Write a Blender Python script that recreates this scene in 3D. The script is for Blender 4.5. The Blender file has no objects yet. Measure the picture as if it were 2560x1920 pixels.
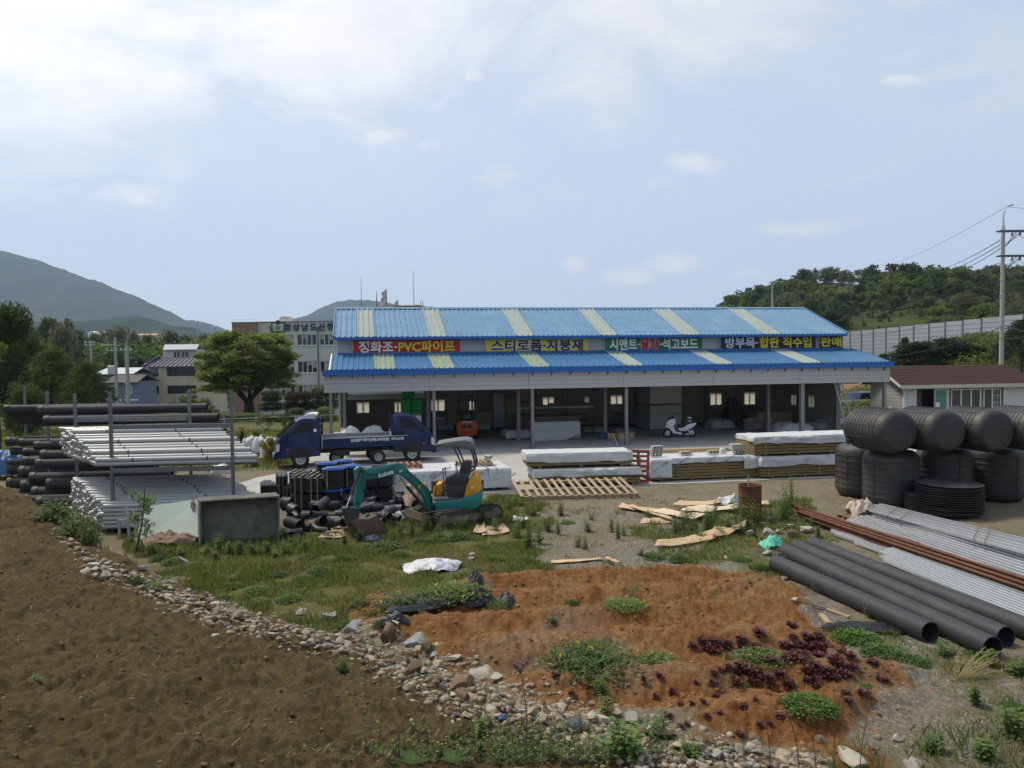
import bpy, bmesh, math, random
import numpy as np
from mathutils import Vector, Matrix, Euler
R = math.radians
rnd = random.Random(7)
SC = bpy.context.scene
COL = SC.collection
# ------------------------------------------------------------------ camera
CAMZ = 4.4; FPX = 1992.0; PITCH = R(2.025); ROLL = R(0.673)
cam_rot = Matrix.Rotation(math.pi/2 - PITCH, 3, 'X') @ Matrix.Rotation(-ROLL, 3, 'Z')
cd = bpy.data.cameras.new('camera'); cam = bpy.data.objects.new('camera', cd); COL.objects.link(cam)
cam.matrix_world = Matrix.Translation((0, 0, CAMZ)) @ cam_rot.to_4x4()
cd.sensor_width = 36.0; cd.lens = 36.0*FPX/2560.0; cd.clip_start = 0.1; cd.clip_end = 20000
SC.camera = cam
SC.render.engine = 'CYCLES'
SC.cycles.use_denoising = True
SC.cycles.max_bounces = 6; SC.cycles.diffuse_bounces = 4; SC.cycles.glossy_bounces = 3
SC.cycles.transmission_bounces = 4; SC.cycles.transparent_max_bounces = 8; SC.cycles.volume_bounces = 0
SC.cycles.caustics_reflective = False; SC.cycles.caustics_refractive = False
SC.view_settings.view_transform = 'Standard'; SC.view_settings.look = 'None'
SC.view_settings.exposure = 0.6; SC.view_settings.gamma = 1.0
# ------------------------------------------------------------------ world: sky and clouds
SUN_EL = R(58); SUN_AZ = R(-62)
w = bpy.data.worlds.new('World'); SC.world = w; w.use_nodes = True
def build_world():
 nt = w.node_tree; nt.nodes.clear(); N = nt.nodes.new; L = nt.links.new
 out = N('ShaderNodeOutputWorld'); bg = N('ShaderNodeBackground'); L(bg.outputs[0], out.inputs[0])
 bg.inputs[1].default_value = 0.1
 sky = N('ShaderNodeTexSky'); sky.sky_type = 'NISHITA'; sky.sun_disc = False
 sky.sun_elevation = SUN_EL; sky.sun_rotation = SUN_AZ; sky.air_density = 1.0; sky.dust_density = 2.5; sky.ozone_density = 1.0
 tc = N('ShaderNodeTexCoord')
 def math_(op, a, b=None, c=None):
  n = N('ShaderNodeMath'); n.operation = op
  for i, v in enumerate((a, b, c)):
   if v is None: continue
   if isinstance(v, (int, float)): n.inputs[i].default_value = v
   else: L(v, n.inputs[i])
  return n.outputs[0]
 sep = N('ShaderNodeSeparateXYZ'); L(tc.outputs['Generated'], sep.inputs[0])
 z = math_('ADD', math_('MAXIMUM', sep.outputs[2], 0.0), 0.14)
 px = math_('DIVIDE', sep.outputs[0], z); py = math_('DIVIDE', sep.outputs[1], z)
 cmb = N('ShaderNodeCombineXYZ'); L(px, cmb.inputs[0]); L(py, cmb.inputs[1])
 def noise(vec, scale, detail, rough, dist=0.0, off=(0, 0, 0), sc=(1, 1, 1)):
  mp = N('ShaderNodeMapping'); L(vec, mp.inputs[0]); mp.inputs[1].default_value = off; mp.inputs[3].default_value = sc
  n = N('ShaderNodeTexNoise'); L(mp.outputs[0], n.inputs['Vector'])
  n.inputs['Scale'].default_value = scale; n.inputs['Detail'].default_value = detail
  n.inputs['Roughness'].default_value = rough; n.inputs['Distortion'].default_value = dist
  return n.outputs[0]
 def rng(v, a, b, c, d, smooth=True):
  n = N('ShaderNodeMapRange'); n.interpolation_type = 'SMOOTHSTEP' if smooth else 'LINEAR'
  L(v, n.inputs[0]); n.inputs[1].default_value = a; n.inputs[2].default_value = b
  n.inputs[3].default_value = c; n.inputs[4].default_value = d
  return n.outputs[0]
 def spot(d, rx, rz, vec):
  x = d[0]; zz = d[1]
  dx = math_('DIVIDE', math_('SUBTRACT', vec[0], x), rx)
  dz = math_('DIVIDE', math_('SUBTRACT', vec[1], zz), rz)
  q = math_('ADD', math_('MULTIPLY', dx, dx), math_('MULTIPLY', dz, dz))
  return math_('SUBTRACT', 1.0, math_('MINIMUM', q, 1.0))
 az = math_('DIVIDE', sep.outputs[0], math_('MAXIMUM', sep.outputs[1], 0.05))
 front = math_('GREATER_THAN', sep.outputs[1], 0.05)
 el = math_('DIVIDE', sep.outputs[2], math_('MAXIMUM', sep.outputs[1], 0.05))
 n1 = noise(cmb.outputs[0], 0.55, 9, 0.55, 0.5, (3.1, 1.7, 0))
 n2 = noise(cmb.outputs[0], 1.9, 12, 0.66, 1.3, (7.3, 2.2, 0), (1, 0.55, 1))
 nn = noise(tc.outputs['Generated'], 14, 8, 0.62, 0.4, (1, 2, 3), (1, 1, 1.9))
 cov = rng(n1, 0.43, 0.68, 0.0, 1.0)
 wisp = rng(n2, 0.47, 0.72, 0.0, 0.9)
 hi = rng(sep.outputs[2], 0.12, 0.34, 0.15, 1.0)
 layer = math_('MULTIPLY', math_('MAXIMUM', math_('MULTIPLY', cov, 0.35), wisp), hi)
 big = math_('MULTIPLY', spot((-0.62, 0.50), 0.62, 0.34, (az, el)), 1.5)
 big2 = spot((0.12, 0.42), 0.52, 0.18, (az, el))
 big3 = spot((0.55, 0.40), 0.3, 0.13, (az, el))
 bank = math_('ADD', big, math_('MAXIMUM', math_('MULTIPLY', big2, 1.0), math_('MULTIPLY', big3, 0.8)))
 nb = noise(cmb.outputs[0], 1.5, 14, 0.68, 0.6, (0.4, 5.0, 0))
 bankd = rng(math_('ADD', bank, math_('MULTIPLY', math_('SUBTRACT', nb, 0.5), 2.9)), 0.2, 1.55, 0.0, 1.0)
 bankd = math_('MULTIPLY', bankd, front)
 acc = None
 for (sx, sz, rx, rz) in [(0.079, 0.114, .022, .017), (0.15, 0.097, .05, .016), (0.205, 0.112, .05, .020), (0.232, 0.236, .055, .02), (-.096, .262, .03, .014),
 (-.46, .208, .075, .022), (.30, .1, .035, .012), (-.015, .225, .04, .02), (.335, .155, .034, .012), (.43, .163, .028, .012), (.385, .153, .06, .018),
 (-.16, .27, .05, .02), (.13, .355, .03, .02), (.49, .335, .05, .012), (-.045, .35, .025, .018), (-.355, .37, .04, .02)]:
  s = spot((sx, sz), rx, rz, (az, el))
  acc = s if acc is None else math_('MAXIMUM', acc, s)
 cum = rng(math_('ADD', acc, math_('MULTIPLY', math_('SUBTRACT', nn, 0.5), 3.4)), 0.15, 1.5, 0.0, 0.75)
 cum = math_('MULTIPLY', math_('MULTIPLY', cum, rng(acc, 0.0, 0.6, 0.0, 1.0)), front)
 dens = math_('MINIMUM', math_('MAXIMUM', math_('MAXIMUM', math_('MULTIPLY', layer, 0.7), bankd), cum), 1.0)
 sunw = rng(az, -0.75, 0.6, 1.0, 0.0, False)
 g = noise(cmb.outputs[0], 2.1, 7, 0.6, 0.2, (9, 4, 0))
 br = math_('ADD', math_('MULTIPLY', sunw, 2.0), math_('ADD', 4.9, math_('MULTIPLY', g, 2.2)))
 cc = N('ShaderNodeVectorMath'); cc.operation = 'SCALE'; cc.inputs[0].default_value = (1.0, 0.985, 0.975); L(br, cc.inputs['Scale'])
 base = N('ShaderNodeMix'); base.data_type = 'RGBA'; L(rng(sep.outputs[2], 0.0, 0.5, 0.92, 0.6), base.inputs[0])
 skm = N('ShaderNodeVectorMath'); skm.operation = 'MULTIPLY'; L(sky.outputs[0], skm.inputs[0]); skm.inputs[1].default_value = (1.0, 0.97, 0.94)
 L(skm.outputs[0], base.inputs[6]); base.inputs[7].default_value = (4.6, 5.35, 6.45, 1)
 mx = N('ShaderNodeMix'); mx.data_type = 'RGBA'; L(dens, mx.inputs[0]); L(base.outputs[2], mx.inputs[6]); L(cc.outputs[0], mx.inputs[7])
 L(mx.outputs[2], bg.inputs[0])
build_world()
w.cycles.sampling_method = 'MANUAL'; w.cycles.sample_map_resolution = 512
sl = bpy.data.lights.new('sun', 'SUN'); so = bpy.data.objects.new('sun', sl); COL.objects.link(so)
sl.energy = 2.4; sl.angle = R(11); sl.color = (1.0, 0.91, 0.76)
sd = Vector((math.sin(SUN_AZ)*math.cos(SUN_EL), math.cos(SUN_AZ)*math.cos(SUN_EL), math.sin(SUN_EL)))
so.rotation_euler = sd.to_track_quat('Z', 'Y').to_euler()
# ------------------------------------------------------------------ photo rays to places
def ray(px, py):
 d = cam_rot @ Vector(((px-1280)/FPX, -(py-960)/FPX, -1.0)); return d
def G(px, py, z=0.0):
 """where the sight line through a photo pixel meets height z"""
 d = ray(px, py); t = (z-CAMZ)/d.z
 return Vector((d.x*t, d.y*t, z))
def D_(px, py, Y):
 """the point on that sight line at distance Y"""
 d = ray(px, py); t = Y/d.y
 return Vector((d.x*t, Y, CAMZ+d.z*t))
# ------------------------------------------------------------------ numpy noise
def _hash(ix, iy, seed):
 h = (ix.astype(np.int64)*374761393 + iy.astype(np.int64)*668265263 + seed*1442695041) & 0xffffffff
 h = ((h ^ (h >> 13))*1274126177) & 0xffffffff
 h = h ^ (h >> 16)
 return (h & 0xffff)/65535.0
def vnoise(x, y, seed=0):
 x = np.asarray(x, float); y = np.asarray(y, float)
 ix = np.floor(x); iy = np.floor(y); fx = x-ix; fy = y-iy
 fx = fx*fx*(3-2*fx); fy = fy*fy*(3-2*fy)
 a = _hash(ix, iy, seed); b = _hash(ix+1, iy, seed); c = _hash(ix, iy+1, seed); d = _hash(ix+1, iy+1, seed)
 return (a*(1-fx)+b*fx)*(1-fy)+(c*(1-fx)+d*fx)*fy - 0.5
def fbm(x, y, sc, octs=4, seed=0, gain=.5):
 s = 0; a = 1.0; f = 1.0/sc
 c, sn = math.cos(.6), math.sin(.6)
 for o in range(octs):
  xr, yr = x*c-y*sn, x*sn+y*c; x, y = xr, yr
  s = s+a*vnoise(x*f+17*o, y*f-9*o, seed+o); a *= gain; f *= 2.0
 return s
# ------------------------------------------------------------------ materials
MATS = {}
def mat(name, col, rough=.6, metal=0.0, var=.18, scale=6.0, bump=0.0, bscale=60.0, rv=0.0, spec=.4, stain=None, stain_amt=.5, stain_scale=2.0, trans=0.0, alpha=1.0, wave=None, stretch=(1, 1, 1)):
 if name in MATS: return MATS[name]
 m = bpy.data.materials.new(name); m.use_nodes = True; nt = m.node_tree; nt.nodes.clear()
 N = nt.nodes.new; L = nt.links.new
 out = N('ShaderNodeOutputMaterial'); b = N('ShaderNodeBsdfPrincipled'); L(b.outputs[0], out.inputs[0])
 tc = N('ShaderNodeTexCoord'); mp = N('ShaderNodeMapping'); L(tc.outputs['Object'], mp.inputs[0]); mp.inputs[3].default_value = stretch
 if rv:
  oi = N('ShaderNodeObjectInfo'); ad = N('ShaderNodeVectorMath'); ad.operation = 'MULTIPLY_ADD'
  cb = N('ShaderNodeCombineXYZ'); L(oi.outputs['Random'], cb.inputs[0]); L(oi.outputs['Random'], cb.inputs[2])
  L(cb.outputs[0], ad.inputs[0]); ad.inputs[1].default_value = (37, 0, 91); L(mp.outputs[0], ad.inputs[2]); vec = ad.outputs[0]
 else: vec = mp.outputs[0]
 n1 = N('ShaderNodeTexNoise'); L(vec, n1.inputs['Vector']); n1.inputs['Scale'].default_value = scale; n1.inputs['Detail'].default_value = 8; n1.inputs['Roughness'].default_value = .65
 mr = N('ShaderNodeMapRange'); L(n1.outputs[0], mr.inputs[0]); mr.inputs[1].default_value = .25; mr.inputs[2].default_value = .75
 mr.inputs[3].default_value = 1-var; mr.inputs[4].default_value = 1+var
 v = mr.outputs[0]
 if rv:
  m2 = N('ShaderNodeMapRange'); L(oi.outputs['Random'], m2.inputs[0]); m2.inputs[3].default_value = 1-rv; m2.inputs[4].default_value = 1+rv
  mm = N('ShaderNodeMath'); mm.operation = 'MULTIPLY'; L(v, mm.inputs[0]); L(m2.outputs[0], mm.inputs[1]); v = mm.outputs[0]
 sc = N('ShaderNodeVectorMath'); sc.operation = 'SCALE'; sc.inputs[0].default_value = col; L(v, sc.inputs['Scale'])
 c = sc.outputs[0]
 if wave:
  ax, ws, lo = wave
  wv = N('ShaderNodeTexWave'); wv.bands_direction = ax; wv.inputs['Scale'].default_value = ws; wv.inputs['Distortion'].default_value = 1.2; wv.inputs['Detail'].default_value = 3
  L(vec, wv.inputs['Vector']); m3 = N('ShaderNodeMapRange'); L(wv.outputs['Fac'], m3.inputs[0]); m3.inputs[3].default_value = lo; m3.inputs[4].default_value = 1.05
  s3 = N('ShaderNodeVectorMath'); s3.operation = 'SCALE'; L(c, s3.inputs[0]); L(m3.outputs[0], s3.inputs['Scale']); c = s3.outputs[0]
 if stain:
  n2 = N('ShaderNodeTexNoise'); L(vec, n2.inputs['Vector']); n2.inputs['Scale'].default_value = stain_scale; n2.inputs['Detail'].default_value = 10; n2.inputs['Roughness'].default_value = .7
  mr2 = N('ShaderNodeMapRange'); L(n2.outputs[0], mr2.inputs[0]); mr2.inputs[1].default_value = .5; mr2.inputs[2].default_value = .68; mr2.inputs[4].default_value = stain_amt
  mx = N('ShaderNodeMix'); mx.data_type = 'RGBA'; L(mr2.outputs[0], mx.inputs[0]); L(c, mx.inputs[6]); mx.inputs[7].default_value = (*stain, 1); c = mx.outputs[2]
 L(c, b.inputs['Base Color'])
 b.inputs['Roughness'].default_value = rough; b.inputs['Metallic'].default_value = metal; b.inputs['Specular IOR Level'].default_value = spec
 if alpha < 1: b.inputs['Alpha'].default_value = alpha
 if bump:
  n3 = N('ShaderNodeTexNoise'); L(vec, n3.inputs['Vector']); n3.inputs['Scale'].default_value = bscale; n3.inputs['Detail'].default_value = 6
  bp = N('ShaderNodeBump'); bp.inputs['Strength'].default_value = bump; bp.inputs['Distance'].default_value = .02; L(n3.outputs[0], bp.inputs['Height']); L(bp.outputs[0], b.inputs['Normal'])
 if trans:
  t = N('ShaderNodeBsdfTranslucent'); L(c, t.inputs[0]); ms = N('ShaderNodeMixShader'); ms.inputs[0].default_value = trans
  L(b.outputs[0], ms.inputs[1]); L(t.outputs[0], ms.inputs[2]); L(ms.outputs[0], out.inputs[0])
 MATS[name] = m
 return m
def glass(name, col=(.03, .04, .045), rough=.06):
 if name in MATS: return MATS[name]
 m = mat(name, col, rough=rough, var=.25, scale=1.2, spec=.6); return m
# ------------------------------------------------------------------ mesh builder
class MB:
 def __init__(s): s.v = []; s.f = []; s.m = []
 def add(s, vs, fs, mi=0):
  o = len(s.v); s.v += [tuple(p) for p in vs]; s.f += [tuple(i+o for i in f) for f in fs]; s.m += [mi]*len(fs); return s
 def box(s, x0, x1, y0, y1, z0, z1, mi=0):
  return s.add([(x0, y0, z0), (x1, y0, z0), (x1, y1, z0), (x0, y1, z0), (x0, y0, z1), (x1, y0, z1), (x1, y1, z1), (x0, y1, z1)],
 [(0, 3, 2, 1), (4, 5, 6, 7), (0, 1, 5, 4), (1, 2, 6, 5), (2, 3, 7, 6), (3, 0, 4, 7)], mi)
 def obox(s, c, size, rot=(0, 0, 0), mi=0):
  M = Euler(rot).to_matrix(); c = Vector(c); h = [k/2 for k in size]
  vs = [c+M@Vector((a*h[0], b*h[1], d*h[2])) for d in (-1, 1) for a, b in ((-1, -1), (1, -1), (1, 1), (-1, 1))]
  return s.add(vs, [(0, 3, 2, 1), (4, 5, 6, 7), (0, 1, 5, 4), (1, 2, 6, 5), (2, 3, 7, 6), (3, 0, 4, 7)], mi)
 def beam(s, p, q, w_, h_, mi=0, up=(0, 0, 1)):
  p = Vector(p); q = Vector(q); d = (q-p).normalized(); u = Vector(up)
  if abs(d.dot(u)) > .98: u = Vector((0, 1, 0))
  a = d.cross(u).normalized()*w_/2; b = a.cross(d).normalized()*h_/2
  vs = [p-a-b, p+a-b, p+a+b, p-a+b, q-a-b, q+a-b, q+a+b, q-a+b]
  return s.add(vs, [(0, 1, 2, 3), (7, 6, 5, 4), (0, 4, 5, 1), (1, 5, 6, 2), (2, 6, 7, 3), (3, 7, 4, 0)], mi)
 def tube(s, p, q, r, r2=None, n=12, mi=0, cap=True):
  return s.path([p, q], [r, r if r2 is None else r2], n, mi, cap)
 def path(s, pts, r, n=8, mi=0, cap=True):
  pts = [Vector(p) for p in pts]; k = len(pts)
  if not isinstance(r, (list, tuple)): r = [r]*k
  vs = []; prev = None
  for i, p in enumerate(pts):
   d = (pts[min(i+1, k-1)]-pts[max(i-1, 0)]).normalized()
   if prev is None:
    a = d.cross(Vector((0, 0, 1)))
    if a.length < .05: a = d.cross(Vector((0, 1, 0)))
   else: a = prev-d*prev.dot(d)
   a.normalize(); prev = a; b = d.cross(a)
   vs += [p+(a*math.cos(t)+b*math.sin(t))*r[i] for t in (2*math.pi*j/n for j in range(n))]
  fs = [(i*n+j, i*n+(j+1) % n, (i+1)*n+(j+1) % n, (i+1)*n+j) for i in range(k-1) for j in range(n)]
  if cap: fs += [tuple(range(n-1, -1, -1)), tuple(range((k-1)*n, k*n))]
  return s.add(vs, fs, mi)
 def pipe(s, p, q, r, t=.01, n=16, mi=0, rr=None):
  """hollow pipe with real wall"""
  p = Vector(p); q = Vector(q); d = (q-p).normalized(); a = d.cross(Vector((0, 0, 1)))
  if a.length < .05: a = d.cross(Vector((0, 1, 0)))
  a.normalize(); b = d.cross(a); vs = []
  for c, rad in ((p, r), (q, r), (q, r-t), (p, r-t)):
   vs += [c+(a*math.cos(u)+b*math.sin(u))*rad for u in (2*math.pi*j/n for j in range(n))]
  fs = [(i*n+j, i*n+(j+1) % n, ((i+1) % 4)*n+(j+1) % n, ((i+1) % 4)*n+j) for i in range(4) for j in range(n)]
  return s.add(vs, fs, mi)
 def lathe(s, prof, n=24, c=(0, 0, 0), mi=0, sx=1.0, sy=1.0, M=None, cap=True):
  vs = []; k = len(prof); c = Vector(c)
  for r, z in prof:
   for j in range(n):
    t = 2*math.pi*j/n; p = Vector((r*math.cos(t)*sx, r*math.sin(t)*sy, z))
    vs.append(c+(M@p if M else p))
  fs = [(i*n+j, i*n+(j+1) % n, (i+1)*n+(j+1) % n, (i+1)*n+j) for i in range(k-1) for j in range(n)]
  if cap and prof[0][0] > 1e-4: fs.append(tuple(range(n-1, -1, -1)))
  if cap and prof[-1][0] > 1e-4: fs.append(tuple(range((k-1)*n, k*n)))
  return s.add(vs, fs, mi)
 def prism(s, outline, y0, y1, mi=0, ax='y'):
  """outline in (x,z) extruded along y (or (y,z) along x, (x,y) along z)"""
  n = len(outline)
  def P(a, b, t): return {'y': (a, t, b), 'x': (t, a, b), 'z': (a, b, t)}[ax]
  vs = [P(a, b, y0) for a, b in outline]+[P(a, b, y1) for a, b in outline]
  fs = [tuple(range(n)), tuple(range(2*n-1, n-1, -1))]+[(i, i+n, (i+1) % n+n, (i+1) % n) for i in range(n)]
  return s.add(vs, fs, mi)
 def quad(s, a, b, c, d, mi=0): return s.add([a, b, c, d], [(0, 1, 2, 3)], mi)
 def slab(s, a, b, c, d, t, mi=0):
  a, b, c, d = map(Vector, (a, b, c, d)); n = (b-a).cross(d-a).normalized()*t
  return s.add([a, b, c, d, a-n, b-n, c-n, d-n], [(0, 1, 2, 3), (7, 6, 5, 4), (0, 4, 5, 1), (1, 5, 6, 2), (2, 6, 7, 3), (3, 7, 4, 0)], mi)
 def mesh(s, name, mats, smooth=None, bevel=0, seg=1, fix=True):
  me = bpy.data.meshes.new(name); me.from_pydata(s.v, [], s.f)
  for m in (mats if isinstance(mats, (list, tuple)) else [mats]): me.materials.append(m)
  me.polygons.foreach_set('material_index', s.m)
  if fix or bevel:
   bm = bmesh.new(); bm.from_mesh(me)
   if fix: bmesh.ops.recalc_face_normals(bm, faces=bm.faces)
   if bevel:
    es = [e for e in bm.edges if len(e.link_faces) == 2 and e.calc_face_angle(0) > .5]
    bmesh.ops.bevel(bm, geom=es, offset=bevel, segments=seg, affect='EDGES', clamp_overlap=True, profile=.5)
   bm.to_mesh(me); bm.free()
  if smooth: me.shade_smooth(); me.set_sharp_from_angle(angle=R(smooth))
  me.update(); return me
 def build(s, name, mats, parent=None, smooth=None, bevel=0, seg=1, loc=None, rot=None, fix=True):
  return put(name, s.mesh(name, mats, smooth, bevel, seg, fix), parent, loc, rot)
def put(name, me, parent=None, loc=None, rot=None, scale=None):
 o = bpy.data.objects.new(name, me); COL.objects.link(o)
 if parent: o.parent = parent
 if loc is not None: o.location = loc
 if rot is not None: o.rotation_euler = rot
 if scale is not None: o.scale = scale if hasattr(scale, '__len__') else (scale,)*3
 return o
def tag(o, label, cat, group=None):
 o['label'] = label; o['category'] = cat
 if group: o['group'] = group
 return o
def thing(name, label, cat, loc=(0, 0, 0), rz=0.0, group=None):
 o = bpy.data.objects.new(name, None); COL.objects.link(o); o.empty_display_size = .2
 o.location = loc; o.rotation_euler = (0, 0, rz); return tag(o, label, cat, group)
def kids(o): return [c for c in bpy.data.objects if c.parent is o]
def dup(o, loc=None, rz=None, label=None, scale=None, group=None, rot=None):
 def cp(a, par):
  c = a.copy(); COL.objects.link(c)
  if par: c.parent = par
  for k in a.children: cp(k, c)
  return c
 r = cp(o, None)
 if loc is not None: r.location = loc
 if rz is not None: r.rotation_euler = (r.rotation_euler[0], r.rotation_euler[1], rz)
 if rot is not None: r.rotation_euler = rot
 if scale is not None: r.scale = scale if hasattr(scale, '__len__') else (scale,)*3
 if label: r['label'] = label
 if group: r['group'] = group
 return r
def kind(o, k): o['kind'] = k; return o
def npmesh(name, co, faces, mats, mi=None, smooth=False):
 """fast mesh from numpy: co (n,3), faces (m,4) or (m,3)"""
 me = bpy.data.meshes.new(name); n = len(co); m, k = faces.shape
 me.vertices.add(n); me.vertices.foreach_set('co', np.ascontiguousarray(co, dtype=np.float32).ravel())
 me.loops.add(m*k); me.loops.foreach_set('vertex_index', np.ascontiguousarray(faces, dtype=np.int32).ravel())
 me.polygons.add(m); me.polygons.foreach_set('loop_start', np.arange(0, m*k, k, dtype=np.int32))
 me.polygons.foreach_set('loop_total', np.full(m, k, dtype=np.int32))
 for q in (mats if isinstance(mats, (list, tuple)) else [mats]): me.materials.append(q)
 if mi is not None: me.polygons.foreach_set('material_index', mi.astype(np.int32))
 me.update(calc_edges=True); me.validate()
 if smooth: me.shade_smooth()
 return me
def text_mesh(body, size, mats, ext=.01, offset=0.0, space=1.0, align='CENTER', name='lettering', shear=0):
 cu = bpy.data.curves.new('t', 'FONT'); cu.body = body; cu.size = size; cu.extrude = ext; cu.offset = offset
 cu.space_character = space; cu.align_x = align; cu.align_y = 'CENTER'; cu.resolution_u = 3; cu.shear = shear
 o = bpy.data.objects.new('t', cu); COL.objects.link(o)
 dg = bpy.context.evaluated_depsgraph_get(); dg.update()
 me = bpy.data.meshes.new_from_object(o.evaluated_get(dg)); me.name = name
 bpy.data.objects.remove(o); bpy.data.curves.remove(cu)
 me.materials.clear(); me.materials.append(mats)
 return me
# ------------------------------------------------------------------ lie of the land
TOE = [(-40, 33), (-26, 26)] + [tuple(G(a, b, .15)[:2]) for a, b in ((150, 1300), (290, 1392), (420, 1446), (560, 1506), (700, 1548), (850, 1572), (985, 1594), (1130, 1652), (1300, 1712), (1500, 1768), (1700, 1800), (1870, 1836), (2060, 1880), (2230, 1930))] + [(7.5, 5.0), (16, -6)]
TOE = np.array(TOE)
def toe_dist(x, y):
 """signed distance to the foot of the earth bank (inside positive) and the place along it"""
 x = np.asarray(x, float); y = np.asarray(y, float)
 best = np.full(x.shape, 1e9); par = np.zeros(x.shape); sg = np.ones(x.shape)
 for i in range(len(TOE)-1):
  ax, ay = TOE[i]; bx, by = TOE[i+1]; dx, dy = bx-ax, by-ay; L2 = dx*dx+dy*dy
  t = np.clip(((x-ax)*dx+(y-ay)*dy)/L2, 0, 1); qx = ax+t*dx; qy = ay+t*dy
  d = np.hypot(x-qx, y-qy); cr = dx*(y-ay)-dy*(x-ax)
  m = d < best-1e-9; best = np.where(m, d, best); par = np.where(m, i+t, par); sg = np.where(m, np.where(cr < 0, 1, -1), sg)
 return best*sg, par
def poly_dist(x, y, poly):
 """signed distance to a closed polygon, inside positive"""
 x = np.asarray(x, float); y = np.asarray(y, float); best = np.full(x.shape, 1e9); ins = np.zeros(x.shape, bool)
 n = len(poly)
 for i in range(n):
  ax, ay = poly[i]; bx, by = poly[(i+1) % n]; dx, dy = bx-ax, by-ay
  t = np.clip(((x-ax)*dx+(y-ay)*dy)/(dx*dx+dy*dy+1e-12), 0, 1)
  best = np.minimum(best, np.hypot(x-ax-t*dx, y-ay-t*dy))
  c = ((ay > y) != (by > y)) & (x < (bx-ax)*(y-ay)/(by-ay+1e-12)+ax); ins ^= c
 return np.where(ins, best, -best)
def sstep(a, b, v):
 t = np.clip((v-a)/(b-a), 0, 1); return t*t*(3-2*t)
GP = lambda pts, z=0.0: [tuple(G(a, b, z)[:2]) for a, b in pts]
RED = GP([(865, 1530), (930, 1470), (1010, 1490), (1090, 1470), (1180, 1432), (1350, 1428), (1500, 1414), (1700, 1414), (1850, 1420), (1960, 1440), (2010, 1490), (2040, 1560), (2150, 1640), (2290, 1665), (2330, 1690), (2240, 1760), (2180, 1830), (2150, 1900), (1900, 1880), (1500, 1800), (1300, 1730), (1150, 1670), (1010, 1600), (930, 1570)], .1)
SLAB = GP([(590, 1262), (900, 1250), (1287, 1229), (1600, 1214), (2125, 1192), (2300, 1186)]) + [(19.5, 33.0), (18.5, 49.0), (-10.5, 47.0), (-9.6, 36.0)] + GP([(770, 1172), (690, 1185), (640, 1195), (560, 1222), (520, 1245)])
GRASS = GP([(300, 1385), (330, 1330), (520, 1330), (720, 1330), (900, 1300), (1010, 1290), (1280, 1240), (1360, 1260), (1390, 1330), (1330, 1400), (1400, 1425), (1200, 1436), (1080, 1480), (900, 1500), (870, 1580), (760, 1600), (560, 1520)])
GRASS2 = GP([(1640, 1400), (1600, 1330), (1800, 1270), (2010, 1250), (2060, 1330), (2080, 1380), (1950, 1400), (2000, 1480), (1930, 1460), (1800, 1424)])
GRASS3 = GP([(2150, 1640), (2060, 1560), (2300, 1600), (2560, 1660), (2700, 1800), (2600, 1960), (2100, 1940), (2180, 1810), (2330, 1700)])
def terrain(x, y, fine=True):
 x = np.asarray(x, float); y = np.asarray(y, float)
 d, par = toe_dist(x, y)
 far = sstep(40, 140, y)
 z = 0.03*fbm(x, y, 3.0, 3, 5)
 left = sstep(14, -8, x-0.06*y)
 z = z - left*np.clip(y-52, 0, 90)*0.055
 right = sstep(.42, .60, x/np.maximum(y, 1))*sstep(48, 75, y)
 z = z + right*5.5*sstep(48, 85, y)
 hr = np.interp(par, [0, 2, 4, 7, 9, 12, 17], [1.3, 1.1, .75, .45, .35, .32, .25])
 run = np.interp(par, [0, 4, 9, 17], [1.3, 1.1, .9, .8])
 up = hr*sstep(-.15, 1, (d-0.0)/run) + np.clip(d-run*.6, 0, 30)*np.interp(par, [0, 4, 8, 17], [.10, .13, .17, .17])
 up = np.minimum(up, 2.75); up = np.where(d > -.3, up, 0)
 z = z + up
 ins = sstep(0.2, 1.4, d)
 if fine:
  z = z + ins*(0.16*fbm(x, y, 2.2, 3, 11)+0.14*fbm(x*1.0, y, .55, 3, 12)+0.13*np.abs(fbm(x, y, .22, 3, 13))+.045*fbm(x, y, .07, 2, 15))
 r = poly_dist(x, y, RED); rm = sstep(-.25, .35, r+.35*fbm(x, y, .9, 3, 21))*(1-ins)
 q = (y-.10*x)
 bed = .085*np.sin((q+.5*fbm(x, y, 2.5, 2, 23))*2*math.pi/1.25)
 z = z + rm*(0.10+bed)
 if fine:
  z = z + rm*(0.14*np.abs(fbm(x, y, .4, 4, 22))+.05*fbm(x, y, .09, 2, 24))
  z = z + (1-ins)*(1-rm)*sstep(45, 30, y)*0.035*fbm(x, y, .3, 3, 31)
 s = poly_dist(x, y, SLAB); sm = sstep(-.05, .1, s)
 z = z*(1-sm)+(-.04)*sm
 return z
def T(x, y): return float(terrain(np.array([x]), np.array([y]))[0])
def GT(px, py, dz=0.0):
 """place on the ground seen through a photo pixel"""
 d = ray(px, py); ys = np.geomspace(2.5, 120, 900); xs = d.x/d.y*ys; zs = CAMZ+d.z/d.y*ys
 g = terrain(xs, ys)+dz; k = np.nonzero(zs < g)[0]
 if len(k) == 0: return Vector((xs[-1], ys[-1], zs[-1]))
 k = k[0]; return Vector((xs[k], ys[k], float(g[k])))
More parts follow.
